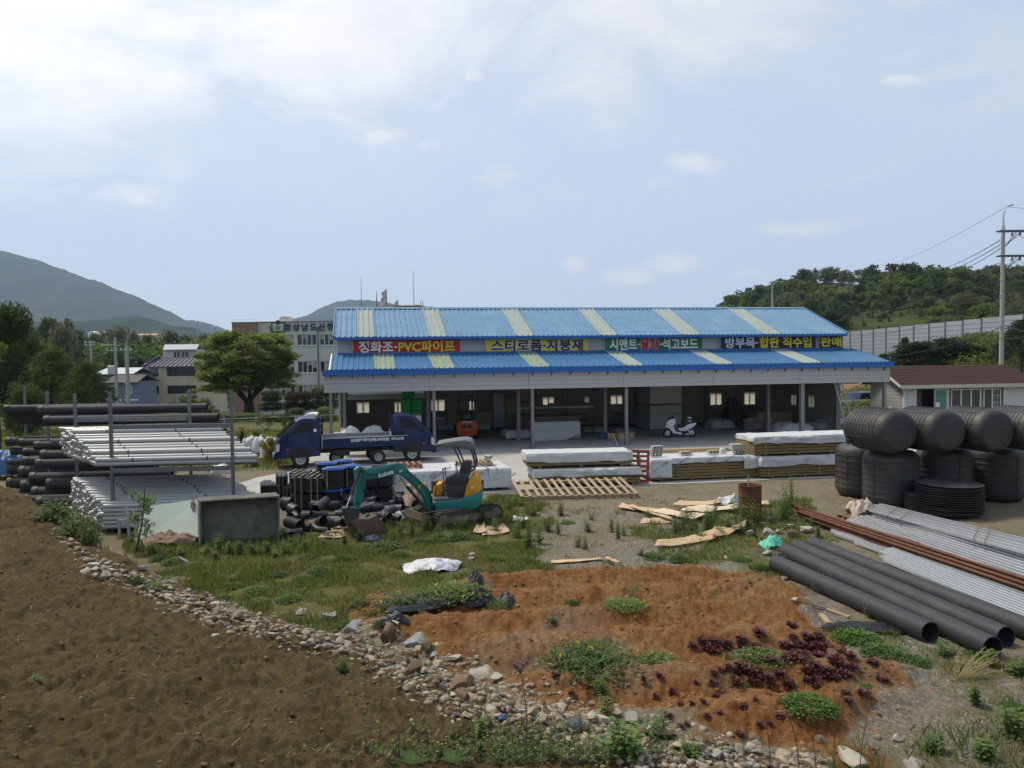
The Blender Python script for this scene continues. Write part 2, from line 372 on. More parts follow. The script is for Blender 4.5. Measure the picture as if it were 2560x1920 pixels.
def build_ground():
 def grid(thetas, rad):
  th, rr = np.meshgrid(thetas, rad); x = rr*np.sin(th); y = rr*np.cos(th); return x, y
 th = np.radians(np.concatenate([np.arange(-180, -50, 5), np.arange(-50, -38, .5), np.arange(-38, 38.01, .085), np.arange(38.5, 50, .5), np.arange(50, 181, 5)]))
 rad = np.concatenate([np.array([.05, 1, 2.5, 3.5]), np.geomspace(4.4, 28, 400), np.geomspace(28.3, 60, 90), np.geomspace(62, 420, 60), np.geomspace(450, 4250, 20)])
 x, y = grid(th, rad); z = terrain(x, y)
 nr, nc = x.shape
 z = z + np.where(np.hypot(x, y) > 1500, 0, 0)
 idx = np.arange(nr*nc).reshape(nr, nc)
 f = np.stack([idx[:-1, :-1], idx[:-1, 1:], idx[1:, 1:], idx[1:, :-1]], -1).reshape(-1, 4)
 co = np.stack([x, y, z], -1).reshape(-1, 3)
 m = bpy.data.materials.new('soil_and_weeds'); m.use_nodes = True; nt = m.node_tree; nt.nodes.clear(); N = nt.nodes.new; L = nt.links.new
 out = N('ShaderNodeOutputMaterial'); b = N('ShaderNodeBsdfPrincipled'); L(b.outputs[0], out.inputs[0]); b.inputs['Roughness'].default_value = .95; b.inputs['Specular IOR Level'].default_value = .12
 at = N('ShaderNodeAttribute'); at.attribute_name = 'mask'; sp = N('ShaderNodeSeparateColor'); L(at.outputs['Color'], sp.inputs[0])
 at2 = N('ShaderNodeAttribute'); at2.attribute_name = 'mask2'; sp2 = N('ShaderNodeSeparateColor'); L(at2.outputs['Color'], sp2.inputs[0])
 tc = N('ShaderNodeTexCoord')
 def noise(scale, detail=8, rough=.65, dist=0):
  n = N('ShaderNodeTexNoise'); L(tc.outputs['Object'], n.inputs['Vector']); n.inputs['Scale'].default_value = scale; n.inputs['Detail'].default_value = detail; n.inputs['Roughness'].default_value = rough; n.inputs['Distortion'].default_value = dist; return n.outputs[0]
 def ramp(v, stops):
  n = N('ShaderNodeValToRGB'); L(v, n.inputs[0]); e = n.color_ramp.elements
  e[0].position, e[0].color = stops[0][0], (*stops[0][1], 1); e[1].position, e[1].color = stops[-1][0], (*stops[-1][1], 1)
  for p, c in stops[1:-1]:
   q = e.new(p); q.color = (*c, 1)
  return n.outputs[0]
 def mix(f_, a, b_):
  n = N('ShaderNodeMix'); n.data_type = 'RGBA'; L(f_, n.inputs[0]) if not isinstance(f_, float) else None; L(a, n.inputs[6]); L(b_, n.inputs[7]); return n.outputs[2]
 def vor(scale):
  n = N('ShaderNodeTexVoronoi'); L(tc.outputs['Object'], n.inputs['Vector']); n.inputs['Scale'].default_value = scale; return n
 nf = noise(9, 10, .75); nm = noise(1.3, 8, .6); nv = noise(38, 6, .7)
 v = vor(26); v2 = vor(60)
 gravel = ramp(v.outputs['Color'], [(0, (0.0867, 0.0764, 0.0568)), (.4, (0.163, 0.147, 0.112)), (.75, (0.24, 0.221, 0.176)), (1, (0.367, 0.343, 0.284))])
 gravel = mix(ramp(nv, [(.42, (0, 0, 0)), (.62, (.8, .8, .8))]), gravel, ramp(nf, [(.3, (.10, .085, .06)), (.7, (.19, .165, .12))]))
 sand = ramp(nf, [(.25, (.115, .095, .062)), (.5, (.185, .155, .105)), (.75, (.26, .225, .16))])
 brown = mix(ramp(nm, [(.35, (0, 0, 0)), (.65, (0.95, 0.97, 0.74))]), ramp(nf, [(.28, (0.0304, 0.0213, 0.00666)), (.5, (0.0836, 0.0582, 0.0192)), (.72, (0.166, 0.121, 0.0459))]), ramp(nf, [(.28, (0.0522, 0.0388, 0.0148)), (.5, (0.119, 0.0892, 0.037)), (.75, (0.195, 0.155, 0.0718))]))
 brown = mix(ramp(v2.outputs['Distance'], [(.0, (.0, .0, .0)), (.5, (.45, .45, .45))]), brown, ramp(nv, [(.3, (.028, .018, .01)), (.7, (.105, .075, .043))]))
 red = mix(ramp(nm, [(.38, (0, 0, 0)), (.62, (1.02, 0.93, 0.72))]), ramp(nf, [(.28, (0.0714, 0.0279, 0.00936)), (.5, (0.168, 0.0698, 0.023)), (.75, (0.275, 0.135, 0.0518))]), ramp(nf, [(.3, (0.122, 0.0577, 0.0216)), (.5, (0.219, 0.121, 0.049)), (.75, (0.326, 0.205, 0.0936))]))
 green = mix(ramp(nv, [(.4, (0, 0, 0)), (.6, (1.12, 1.12, 0.95))]), ramp(nf, [(.3, (0.0504, 0.0616, 0.0152)), (.5, (0.112, 0.121, 0.0323)), (.72, (0.19, 0.174, 0.0665))]), ramp(nm, [(.3, (0.056, 0.0504, 0.0171)), (.7, (0.118, 0.101, 0.0427))]))
 far = ramp(noise(.05, 8), [(.3, (.035, .05, .018)), (.5, (.06, .075, .028)), (.7, (.11, .11, .05))])
 c = mix(sp2.outputs[0], gravel, sand); c = mix(sp.outputs[2], c, green); c = mix(sp.outputs[1], c, red); c = mix(sp.outputs[0], c, brown); c = mix(sp2.outputs[1], c, far)
 L(c, b.inputs['Base Color'])
 bp = N('ShaderNodeBump'); bp.inputs['Strength'].default_value = 1.0; bp.inputs['Distance'].default_value = .03
 ad = N('ShaderNodeMath'); ad.operation = 'ADD'; L(nf, ad.inputs[0]); L(nv, ad.inputs[1]); L(ad.outputs[0], bp.inputs['Height']); L(bp.outputs[0], b.inputs['Normal'])
 me = npmesh('ground', co, f, m, smooth=True)
 d, par = toe_dist(x, y); n1 = fbm(x, y, .8, 4, 41); n2 = fbm(x, y, .25, 3, 43)
 brownm = sstep(-.05, .55, d-.55+.6*n1)
 redm = sstep(-.12, .12, poly_dist(x, y, RED)+1.0*n1+.45*n2)*(1-.35*sstep(.22, .5, fbm(x, y, 1.6, 4, 57)))
 g = np.maximum.reduce([sstep(-.4, .5, poly_dist(x, y, GRASS)+.9*n1+.3*n2), .85*sstep(-.4, .6, poly_dist(x, y, GRASS2)+.9*n1)*sstep(-.25, .15, n1), .75*sstep(-.5, .9, poly_dist(x, y, GRASS3)+.9*n1)*sstep(-.35, .2, n1+n2)])
 g = np.maximum(g, .8*sstep(-.5, .8, d+.6)*sstep(1.3, .5, d)*sstep(-.1, .4, n1))
 g = np.maximum(g, sstep(30.5, 33, y-.0*x)*sstep(-7.5, -9, x+.18*(y-36)*-1))
 g = np.maximum(g, .35*sstep(.25, .55, n1+n2)*sstep(.6, .2, brownm))
 sandm = np.clip(sstep(3, 7, x)*sstep(17.5, 20, y)+.5*sstep(22.2, 23.2, y)+sstep(-.25, .35, n1)*.7, 0, 1)
 farm = sstep(50, 62, y); sandm = np.maximum(sandm, sstep(-1.0, -.3, d)*sstep(2.5, 1.2, d)*.9)
 brownm = brownm*(1-.9*sstep(.9, .2, d+.5*n1))
 for nme, chs in (('mask', (brownm, redm, g)), ('mask2', (sandm, farm, 0*x))):
  a = me.color_attributes.new(nme, 'FLOAT_COLOR', 'POINT'); arr = np.ones((nr*nc, 4), np.float32)
  for i, c_ in enumerate(chs): arr[:, i] = c_.reshape(-1)
  a.data.foreach_set('color', arr.ravel())
 o = put('ground', me); kind(o, 'structure')
build_ground()
def build_slab():
 m = mat('yard_concrete', (.36, .35, .32), rough=.9, var=.12, scale=1.1, bump=.15, bscale=50, stain=(.20, .185, .155), stain_amt=.6, stain_scale=.9)
 b = MB(); b.prism(SLAB, -.15, .012, ax='z')
 kind(b.build('concrete_yard', m), 'structure')
build_slab()
# ------------------------------------------------------------------ hills
def ridge(name, prof, Yd, depth, colmat, seed, amp=.06, sc=60, z0=-30, xpad=0.3, dens=260):
 """a range of hills whose crest runs through the given sight lines at distance Yd"""
 P = [D_(a, b, Yd) for a, b in prof]; xs = np.array([p.x for p in P]); zs = np.array([p.z for p in P])
 W = xs[-1]-xs[0]; x = np.linspace(xs[0], xs[-1], dens); t = np.linspace(-1, 1, 90)
 X, TT = np.meshgrid(x, t); H = np.interp(X, xs, zs)-z0
 k = np.interp(np.abs(TT), [0, .15, .5, 1], [1, .9, .5, 0])
 Y = Yd+TT*depth
 spur = fbm(X*(1+0*Y), Y, depth*.55, 4, seed)*(np.abs(TT)**.7)*1.4
 Z = z0+H*np.clip(k*(1+.35*spur), 0, 1.02)+H*amp*fbm(X, Y, sc, 5, seed+3)*(.25+.75*np.minimum(1, np.abs(TT)*4))
 Z = Z+fbm(X, Y, 14, 3, seed+9)*min(7, Yd*.0022)
 n = X.shape; idx = np.arange(X.size).reshape(n)
 f = np.stack([idx[:-1, :-1], idx[:-1, 1:], idx[1:, 1:], idx[1:, :-1]], -1).reshape(-1, 4)
 me = npmesh(name, np.stack([X, Y, Z], -1).reshape(-1, 3), f, colmat, smooth=True)
 o = put(name, me); kind(o, 'structure'); return o
wood1 = mat('far_woodland', (.020, .036, .024), rough=1, var=.6, scale=.03, bump=1.0, bscale=.08, spec=.05, stain=(.07, .085, .04), stain_amt=.5, stain_scale=.006)
ridge('mountains', [(-700, 640), (-400, 600), (-150, 600), (0, 627), (60, 640), (110, 655), (160, 672), (210, 692), (255, 706), (300, 727), (340, 741), (385, 762), (420, 783), (460, 803), (520, 822), (580, 835), (700, 850), (800, 862), (900, 880)], 2600, 900, wood1, 3, .05, 150)
ridge('mountains', [(330, 880), (450, 815), (480, 800), (520, 808), (580, 830), (640, 835), (690, 812), (730, 797), (775, 787), (800, 770), (825, 760), (850, 751), (880, 748), (920, 748), (950, 752), (990, 760), (1040, 762), (1080, 764), (1110, 774), (1180, 800), (1260, 830), (1500, 860)], 3200, 800, wood1, 7, .04, 150)
ridge('hills', [(-900, 830), (-600, 815), (-300, 812), (-100, 800), (60, 806), (150, 806), (215, 804), (270, 798), (335, 790), (380, 797), (420, 812), (470, 818), (505, 828), (560, 850), (700, 885)], 1300, 350, wood1, 12, .06, 60)
HX, HY = 0, 0
HPROF = [(1560, 890), (1700, 850), (1760, 800), (1812, 760), (1860, 738), (1930, 722), (1990, 700), (2060, 684), (2130, 688), (2200, 694), (2280, 694), (2350, 694), (2420, 692), (2480, 680), (2560, 672), (2700, 650), (2900, 640), (3200, 700)]
_hp = [D_(a, b, 330) for a, b in HPROF]; _hx = np.array([p.x for p in _hp]); _hz = np.array([p.z for p in _hp])-4.0
def hill_z(x, y):
 x = np.asarray(x, float); y = np.asarray(y, float)
 xe = x*330/np.maximum(y, 100)
 H = np.interp(.65*x+.35*xe, _hx, _hz)
 t = np.clip((y-125)/205, 0, 1); k = (t**.8)
 k = np.where(y > 330, np.clip(1-(y-330)/200, 0, 1), k)
 bd = 150-(1280+FPX*x/np.maximum(y, 1)-2100)*.102
 return -14*sstep(6, 0, y-bd)*sstep(2060, 2100, 1280+FPX*x/np.maximum(y, 1))+4.0+(H-4)*k+sstep(.05, .4, t)*2.5*fbm(x, y, 40, 4, 77)-6*sstep(20, -30, x-.28*y+20)
def build_hill():
 X, Y = np.meshgrid(np.linspace(25, 420, 200), np.linspace(118, 520, 160)); Z = hill_z(X, Y)
 idx = np.arange(X.size).reshape(X.shape); f = np.stack([idx[:-1, :-1], idx[:-1, 1:], idx[1:, 1:], idx[1:, :-1]], -1).reshape(-1, 4)
 m = mat('hillside_meadow', (.042, .056, .018), rough=1, var=.45, scale=.08, bump=1, bscale=.8, spec=.05, stain=(.035, .05, .018), stain_amt=.8, stain_scale=.05)
 kind(put('hillside', npmesh('hillside', np.stack([X, Y, Z], -1).reshape(-1, 3), f, m, smooth=True)), 'structure')
build_hill()
# ------------------------------------------------------------------ the builders' store
YAW = R(10.726); S0 = Vector((-8.188, 35.898, 0)); BAY = 4.657
SU = Vector((math.cos(YAW), math.sin(YAW), 0)); SV = Vector((-math.sin(YAW), math.cos(YAW), 0))
def SW(u, v, z=0.0): return S0+SU*u+SV*v+Vector((0, 0, z))
def UZ(px, py, v):
 """(u, z) of a photo pixel on the plane at depth v of the store"""
 d = ray(px, py); o = Vector((0, 0, CAMZ))-S0
 t = (v-o.dot(SV))/d.dot(SV); p = o+d*t
 return p.dot(SU), p.z
def UV(px, py, z=0.0):
 p = G(px, py, z)-S0; return p.dot(SU), p.dot(SV)
M_blue = mat('blue_roof_sheet', (.105, .225, .355), rough=.5, var=.12, scale=1.5, spec=.5, stain=(.20, .31, .40), stain_amt=.6, stain_scale=.7)
M_blue2 = mat('blue_lower_sheet', (.030, .135, .28), rough=.45, var=.16, scale=.9, spec=.5, stain=(.06, .12, .35), stain_amt=.6, stain_scale=.6)
M_gutter = mat('blue_gutter', (.018, .115, .36), rough=.35, var=.06, scale=2)
M_sky = mat('skylight_sheet', (.44, .50, .46), rough=.5, var=.10, scale=2, trans=.3, stain=(.36, .43, .37), stain_amt=.5, stain_scale=1.5)
M_skyold = mat('weathered_skylight', (.34, .42, .32), rough=.5, var=.12, scale=3, trans=.25, stain=(.26, .29, .19), stain_amt=.7, stain_scale=1.5)
M_siding = mat('grey_siding', (.40, .395, .38), rough=.55, var=.05, scale=2, stain=(.34, .34, .34), stain_amt=.3)
M_frame = mat('painted_steel', (.20, .20, .20), rough=.5, var=.12, scale=3)
M_inner = mat('inner_wall', (.36, .33, .26), rough=.8, var=.15, scale=1.5)
M_white = mat('white_paint', (.75, .75, .72), rough=.45, var=.05)
M_black = mat('black_plastic', (.016, .016, .018), rough=.42, var=.2, scale=8)
M_galv = mat('galvanised_steel', (.46, .49, .52), rough=.42, metal=.55, var=.16, scale=9, stain=(.36, .38, .40), stain_amt=.4, stain_scale=5)
M_pane = mat('frosted_pane', (.80, .77, .68), rough=.3, var=.03, trans=.88)
def holes_wall(b, u0, u1, z0, z1, v0, v1, holes, mi=0):
 hs = sorted(holes); u = u0
 for (a, c, za, zb) in hs:
  if a > u: b.box(u, a, v0, v1, z0, z1, mi)
  if za > z0: b.box(a, c, v0, v1, z0, za, mi)
  if zb < z1: b.box(a, c, v0, v1, zb, z1, mi)
  u = c
 if u < u1: b.box(u, u1, v0, v1, z0, z1, mi)
store = thing('building_supply_store', 'long grey open fronted store with blue metal roofs and pale skylights', 'warehouse', S0, YAW)
VE, ZE, VR, ZR = 2.95, 5.40, 7.465, 7.07; UL, UR = .10, 27.68
def sheet(name, m, u0, u1, v0, z0, v1, z1, pitch=.26, skew=0.0, parent=store):
 b = MB(); b.slab((u0, v0, z0), (u1, v0, z0), (u1, v1, z1), (u0, v1, z1), .03)
 n = max(2, int(round((u1-u0)/pitch))); st = (u1-u0)/n
 nv = Vector((0, -(z1-z0), v1-v0)).normalized()*.045
 for i in range(n+1):
  c = u0+i*st; w_, t_ = .05, .022
  c = min(max(c, u0+w_), u1-w_)
  vs = [(c-w_, v0-.01, z0), (c+w_, v0-.01, z0), (c+t_, v0-.01, z0), (c-t_, v0-.01, z0), (c-w_, v1, z1), (c+w_, v1, z1), (c+t_, v1, z1), (c-t_, v1, z1)]
  vs = [Vector(p)+(nv if k in (2, 3, 6, 7) else nv*.02) for k, p in enumerate(vs)]
  b.add(vs, [(0, 1, 2, 3), (7, 6, 5, 4), (3, 2, 6, 7), (0, 3, 7, 4), (1, 5, 6, 2)])
  for t in (.12, .37, .62, .87):
   if i % 2 == 0:
    q = Vector((c+.1, v0+(v1-v0)*t, z0+(z1-z0)*t))+nv*.5
    b.box(q.x-.018, q.x+.018, q.y-.018, q.y+.018, q.z-.012, q.z+.012)
 return b.build(name, m, parent, fix=False)
def strips(pxs, py, v): return [(UZ(a, py, v)[0], UZ(b, py, v)[0]) for a, b in pxs]
up = strips([(892, 937), (1073, 1117), (1292, 1334), (1503, 1543), (1706, 1750), (1911, 1951)], 841, VE)
lo = strips([(937, 990), (1084, 1138), (1328, 1375), (1565, 1608), (1788, 1832), (2006, 2052)], 925, -.05)
def roof(segs, u0, u1, v0, z0, v1, z1, mA, mB, nm):
 u = u0
 for k, (a, c) in enumerate(segs):
  sheet(nm, mA, u, a, v0, z0, v1, z1); sheet('skylight', mB[k % len(mB)], a, c, v0, z0+.012, v1, z1+.012); u = c
 sheet(nm, mA, u, u1, v0, z0, v1, z1)
roof(up, UL, UR, VE, ZE, VR, ZR, M_blue, [M_sky], 'roof_sheet')
roof(lo, .0, 28.12, -.06, 3.86, 3.30, 4.57, M_blue2, [M_skyold, M_skyold, M_skyold, M_sky, M_sky, M_sky], 'lean_to_sheet')
sheet('roof_sheet', M_blue, UL, UR, 2*VR-VE, ZE, VR, ZR, .8)
b = MB(); b.prism([(VR-.22, ZR-.02), (VR, ZR+.075), (VR+.22, ZR-.02), (VR, ZR+.05)], UL-.02, UR+.02, ax='x'); b.build('ridge_cap', M_blue, store)
b = MB(); b.box(UL-.02, UR+.02, VE-.05, VE-.02, ZE-.13, ZE+.0); b.build('eave_trim', M_gutter, store)
for u in (UL-.03, UR+.03):
 b = MB(); b.beam((u, VE-.05, ZE+.02), (u, VR, ZR+.02), .05, .16); b.beam((u, 2*VR-VE, ZE+.02), (u, VR, ZR+.02), .05, .16); b.build('verge_trim', M_blue, store)
b = MB(); b.beam((28.16, -.1, 3.82), (28.16, 3.3, 4.56), .05, .14); b.build('verge_trim', M_gutter, store)
b = MB(); b.beam((-.03, -.1, 3.82), (-.03, 3.3, 4.56), .06, .1); b.build('verge_trim', M_white, store)
b = MB(); b.box(-.34, 28.24, -.30, -.08, 3.60, 3.85); b.box(-.34, 28.24, -.315, -.30, 3.80, 3.87); b.build('gutter', M_gutter, store)
b = MB(); b.box(.25, 27.7, 3.20, 3.33, 4.55, 4.64); b.build('wall_flashing', M_gutter, store)
for i in range(7):
 a = -.28 if i == 0 else i*BAY-.20; c = (i+1)*BAY-.215 if i < 6 else 28.16
 if i == 6: a = 6*BAY-.20
 if i == 6 and c-a < .2: pass
 b = MB(); h = (3.62-2.83)/4
 for k in range(4): b.prism([(-.075, 2.83+k*h), (-.09, 2.84+k*h), (-.09, 2.83+(k+1)*h-.012), (-.075, 2.83+(k+1)*h), (-.02, 2.83+(k+1)*h), (-.02, 2.83+k*h)], a, c, ax='x')
 b.build('fascia_panel', M_siding, store)
bk = MB(); bk.box(-.015, .015, -.14, -.095, 3.45, 3.6); bk.box(-.03, .03, -.2, -.09, 3.57, 3.6)
bme = bk.mesh('gutter_bracket', M_black)
for i in range(31): put('gutter_bracket', bme, store, (.05+i*.925, 0, 0))
b = MB(); h = (5.42-4.5)/5
for k in range(5): b.prism([(3.345, 4.5+k*h), (3.33, 4.51+k*h), (3.33, 4.5+(k+1)*h-.012), (3.345, 4.5+(k+1)*h), (3.42, 4.5+(k+1)*h), (3.42, 4.5+k*h)], .30, 27.65, ax='x')
b.box(.30, 27.65, 3.36, 3.44, 3.2, 4.5); b.build('upper_wall', M_siding, store)
for u in (.29, 27.66):
 b = MB(); b.box(u-.05, u+.05, 3.315, 3.43, 4.5, 5.42); b.build('corner_trim', M_siding, store)
b = MB(); b.prism([(3.44, 0), (11.6, 0), (11.6, 5.3), (VR, 6.95), (3.44, 5.3)], .27, .36, ax='x'); b.build('gable_wall', M_inner, store)
def win(nm, u0, u1, z0, z1, v, parent=store, axis='u'):
 w_ = (u1-u0)
 f = MB()
 for (a, c, za, zb) in ((u0, u1, z0, z0+.05), (u0, u1, z1-.05, z1), (u0, u0+.05, z0+.05, z1-.05), (u1-.05, u1, z0+.05, z1-.05), (u0+w_/2-.035, u0+w_/2+.035, z0+.05, z1-.05)):
  if axis == 'u': f.box(a, c, v-.06, v+.02, za, zb)
  else: f.box(v-.02, v+.06, a, c, za, zb)
 fo = f.build(nm, M_white, parent)
 g = MB()
 if axis == 'u': g.box(u0+.03, u1-.03, v-.03, v-.02, z0+.03, z1-.03)
 else: g.box(v, v+.01, u0+.03, u1-.03, z0+.03, z1-.03)
 g.build('pane', M_pane, fo)
VB = 11.6
wp = [(890, 925, 1004, 1033), (984, 1004, 1003, 1032), (1076, 1113, 998, 1028), (1171, 1189, 996, 1026), (1355, 1386, 992, 1013), (1461, 1473, 991, 1018), (1525, 1557, 987, 1011), (1774, 1805, 982, 1013), (1859, 1889, 980, 1012)]
hol = []
for (xa, xb, ya, yb) in wp:
 ua, zt = UZ(xa, ya, VB); ub, zb = UZ(xb, yb, VB); hol.append((ua, ub, zb, zt))
b = MB(); holes_wall(b, .36, 27.6, 0, 5.3, VB, VB+.1, hol); b.build('rear_wall', M_inner, store)
for (ua, ub, zb, zt) in hol: win('window', ua, ub, zb, zt, VB+.05)
def VZ(px, py, u):
 d = ray(px, py); o = Vector((0, 0, CAMZ))-S0; t = (u-o.dot(SU))/d.dot(SU); p = o+d*t; return p.dot(SV), p.z
rh = []
for (xa, xb, ya, yb) in [(1977, 1991, 985, 1014), (2020, 2036, 988, 1020)]:
 va, zt = VZ(xa, ya, 27.55); vb, zb = VZ(xb, yb, 27.55); rh.append((vb, va, zb, zt))
b = MB(); hs = sorted(rh); v = 3.44
for (a, c, za, zb) in hs:
 b.box(27.55, 27.65, v, a, 0, 5.3); b.box(27.55, 27.65, a, c, 0, za); b.box(27.55, 27.65, a, c, zb, 5.3); v = c
b.box(27.55, 27.65, v, VB+.1, 0, 5.3); b.prism([(3.44, 5.3), (VB+.1, 5.3), (VR, 6.95)], 27.55, 27.65, ax='x')
b.build('gable_wall', M_inner, store)
for (a, c, za, zb) in hs: win('window', a, c, za, zb, 27.57, axis='v')
def hpost(u, v, z1, w_=.20):
 b = MB(); b.box(u-w_/2, u+w_/2, v-.09, v-.07, .02, z1); b.box(u-w_/2, u+w_/2, v+.07, v+.09, .02, z1); b.box(u-.012, u+.012, v-.07, v+.07, .02, z1)
 b.box(u-.19, u+.19, v-.19, v+.19, .0, .025); b.build('post', M_frame, store)
for i in (0, 1, 2, 3, 5, 6): hpost(i*BAY, .08, 3.5, .13 if i != 5 else .2)
for i in (0, 1, 2, 3, 5): hpost(i*BAY+(.52 if i == 0 else 0), 3.50, 4.6, .17)
hpost(27.45, 3.5, 4.6, .2)
for i in (1, 2, 3, 4, 5):
 hpost(i*BAY, 11.4, 5.2, .2)
b = MB()
for i in range(7):
 b.beam((i*BAY if i else .4, .1, 3.62), (i*BAY if i else .4, 3.5, 4.36), .12, .18)
b.box(.0, 28.0, .02, .10, 3.45, 3.6); b.build('canopy_rafters', M_frame, store)
b = MB()
for i in range(1, 6):
 b.beam((i*BAY, 3.5, 5.1), (i*BAY, VR, 6.75), .14, .28); b.beam((i*BAY, VR, 6.75), (i*BAY, 11.4, 5.1), .14, .28)
b.build('roof_trusses', M_frame, store)
b = MB(); b.box(.70, 4.5, 3.56, 3.62, 2.55, 3.5); b.box(.65, 4.55, 3.50, 3.62, 2.30, 2.52, 1)
for k in range(1, 4): b.box(.70, 4.5, 3.545, 3.56, 2.55+k*.235, 2.56+k*.235, 1)
b.build('loading_door', [M_white, M_frame], store)
# ------------------------------------------------------------------ sign boards on the upper wall
def sign(px0, px1, py0, py1, parts, bgcol, label, edge=(.6, .6, .6)):
 ua, zt = UZ(px0, py0, 3.26); ub, zb = UZ(px1, py1, 3.26); W, H = ub-ua, zt-zb
 z0 = (zt+zb)/2
 t = thing('sign_board', label, 'sign', SW((ua+ub)/2, 3.28, z0), YAW, 'sign boards along the upper wall')
 m = mat('sign_face_%d' % (len(MATS)), bgcol, rough=.4, var=.05, scale=1)
 b = MB(); b.box(-W/2, W/2, -.04, .04, -H/2, H/2); b.build('panel', m, t)
 b = MB(); e = mat('sign_edge', (.55, .56, .56), rough=.4, metal=.5)
 for q in ((-W/2-.02, W/2+.02, -.055, .045, H/2, H/2+.025), (-W/2-.02, W/2+.02, -.055, .045, -H/2-.025, -H/2), (-W/2-.02, -W/2, -.055, .045, -H/2, H/2), (W/2, W/2+.02, -.055, .045, -H/2, H/2)): b.box(*q)
 b.build('frame', e, t)
 meas = []
 for body, c, oc in parts:
  me = text_mesh(body, 1.0, mat('sign_ink_%s' % str(c), c, rough=.5, var=.03), ext=.012, offset=.028, space=1.0)
  co = np.empty(len(me.vertices)*3); me.vertices.foreach_get('co', co); co = co.reshape(-1, 3)
  meas.append((me, co, body, c, oc))
 tot = sum(np.ptp(m_[1][:, 0]) for m_ in meas)+.12*(len(meas)-1)
 hh = max(np.ptp(m_[1][:, 1]) for m_ in meas); ymin = min(m_[1][:, 1].min() for m_ in meas)
 sx = W*.90/tot; sy = H*.74/hh; x = -W*.45
 for me, co, body, c, oc in meas:
  k = co.copy(); wd = np.ptp(co[:, 0])
  k[:, 0] = (co[:, 0]-co[:, 0].min())*sx+x; k[:, 1] = (co[:, 1]-ymin-hh/2)*sy
  me.vertices.foreach_set('co', np.stack([k[:, 0], -.058-co[:, 2], k[:, 1]], -1).ravel()); me.update()
  if oc:
   o2 = text_mesh(body, 1.0, mat('sign_ink_%s' % str(oc), oc, rough=.5, var=.03), ext=.008, offset=.065)
   c2 = np.empty(len(o2.vertices)*3); o2.vertices.foreach_get('co', c2); c2 = c2.reshape(-1, 3)
   kx = (c2[:, 0]-co[:, 0].min())*sx+x; kz = (c2[:, 1]-ymin-hh/2)*sy
   o2.vertices.foreach_set('co', np.stack([kx, -.046-c2[:, 2], kz], -1).ravel()); o2.update(); put('letter_outline', o2, t)
  put('lettering', me, t); x += (wd+.12)*sx
 return t
Wt = (.72, .72, .70); Ye = (.68, .56, .03); Nv = (.012, .014, .05); Rd = (.42, .02, .03)
sign(882, 1151, 847, 885, [('정화조·', Wt, None), ('PVC파이프', Ye, None)], (.42, .012, .014), 'red sign board with white and yellow Korean words and PVC')
sign(1214, 1470, 844, 881, [('스티로폼·지붕재', Nv, Wt)], (.66, .52, .015), 'yellow sign board with dark blue Korean letters')
sign(1511, 1756, 841, 879, [('시멘트·', Wt, None), ('몰탈', Rd, Wt), ('·석고보드', Wt, None)], (.012, .15, .055), 'green sign board with white and red Korean letters')
sign(1800, 2039, 838, 873, [('방부목·', (.62, .66, .72), None), ('합판 직수입', Ye, None)], (.010, .011, .028), 'long black sign board with silver and yellow Korean letters')
sign(2047, 2105, 838, 871, [('판매', Ye, None)], (.008, .008, .012), 'small black sign board with two yellow letters at the right end')
# ------------------------------------------------------------------ ladder
u0, z0 = UZ(2082, 955, .75); u1, z1 = UZ(2126, 1062, 1.6)
t = thing('ladder', 'aluminium ladder leaning against the right end of the canopy', 'ladder', SW(0, 0), YAW)
pA = Vector((UZ(2084, 950, .6)[0], .6, 3.0)); pB = Vector((UZ(2122, 1070, 0.9)[0], .9, .02)); wl = Vector((.42, 0, 0))
for q in (Vector(), wl):
 b = MB(); b.beam(pA+q, pB+q, .03, .07); b.build('rail', M_galv, t)
for k in range(11):
 s = (k+.5)/11; b = MB(); q = pA.lerp(pB, s); b.tube(q, q+wl, .015, n=6); b.build('rung', M_galv, t)
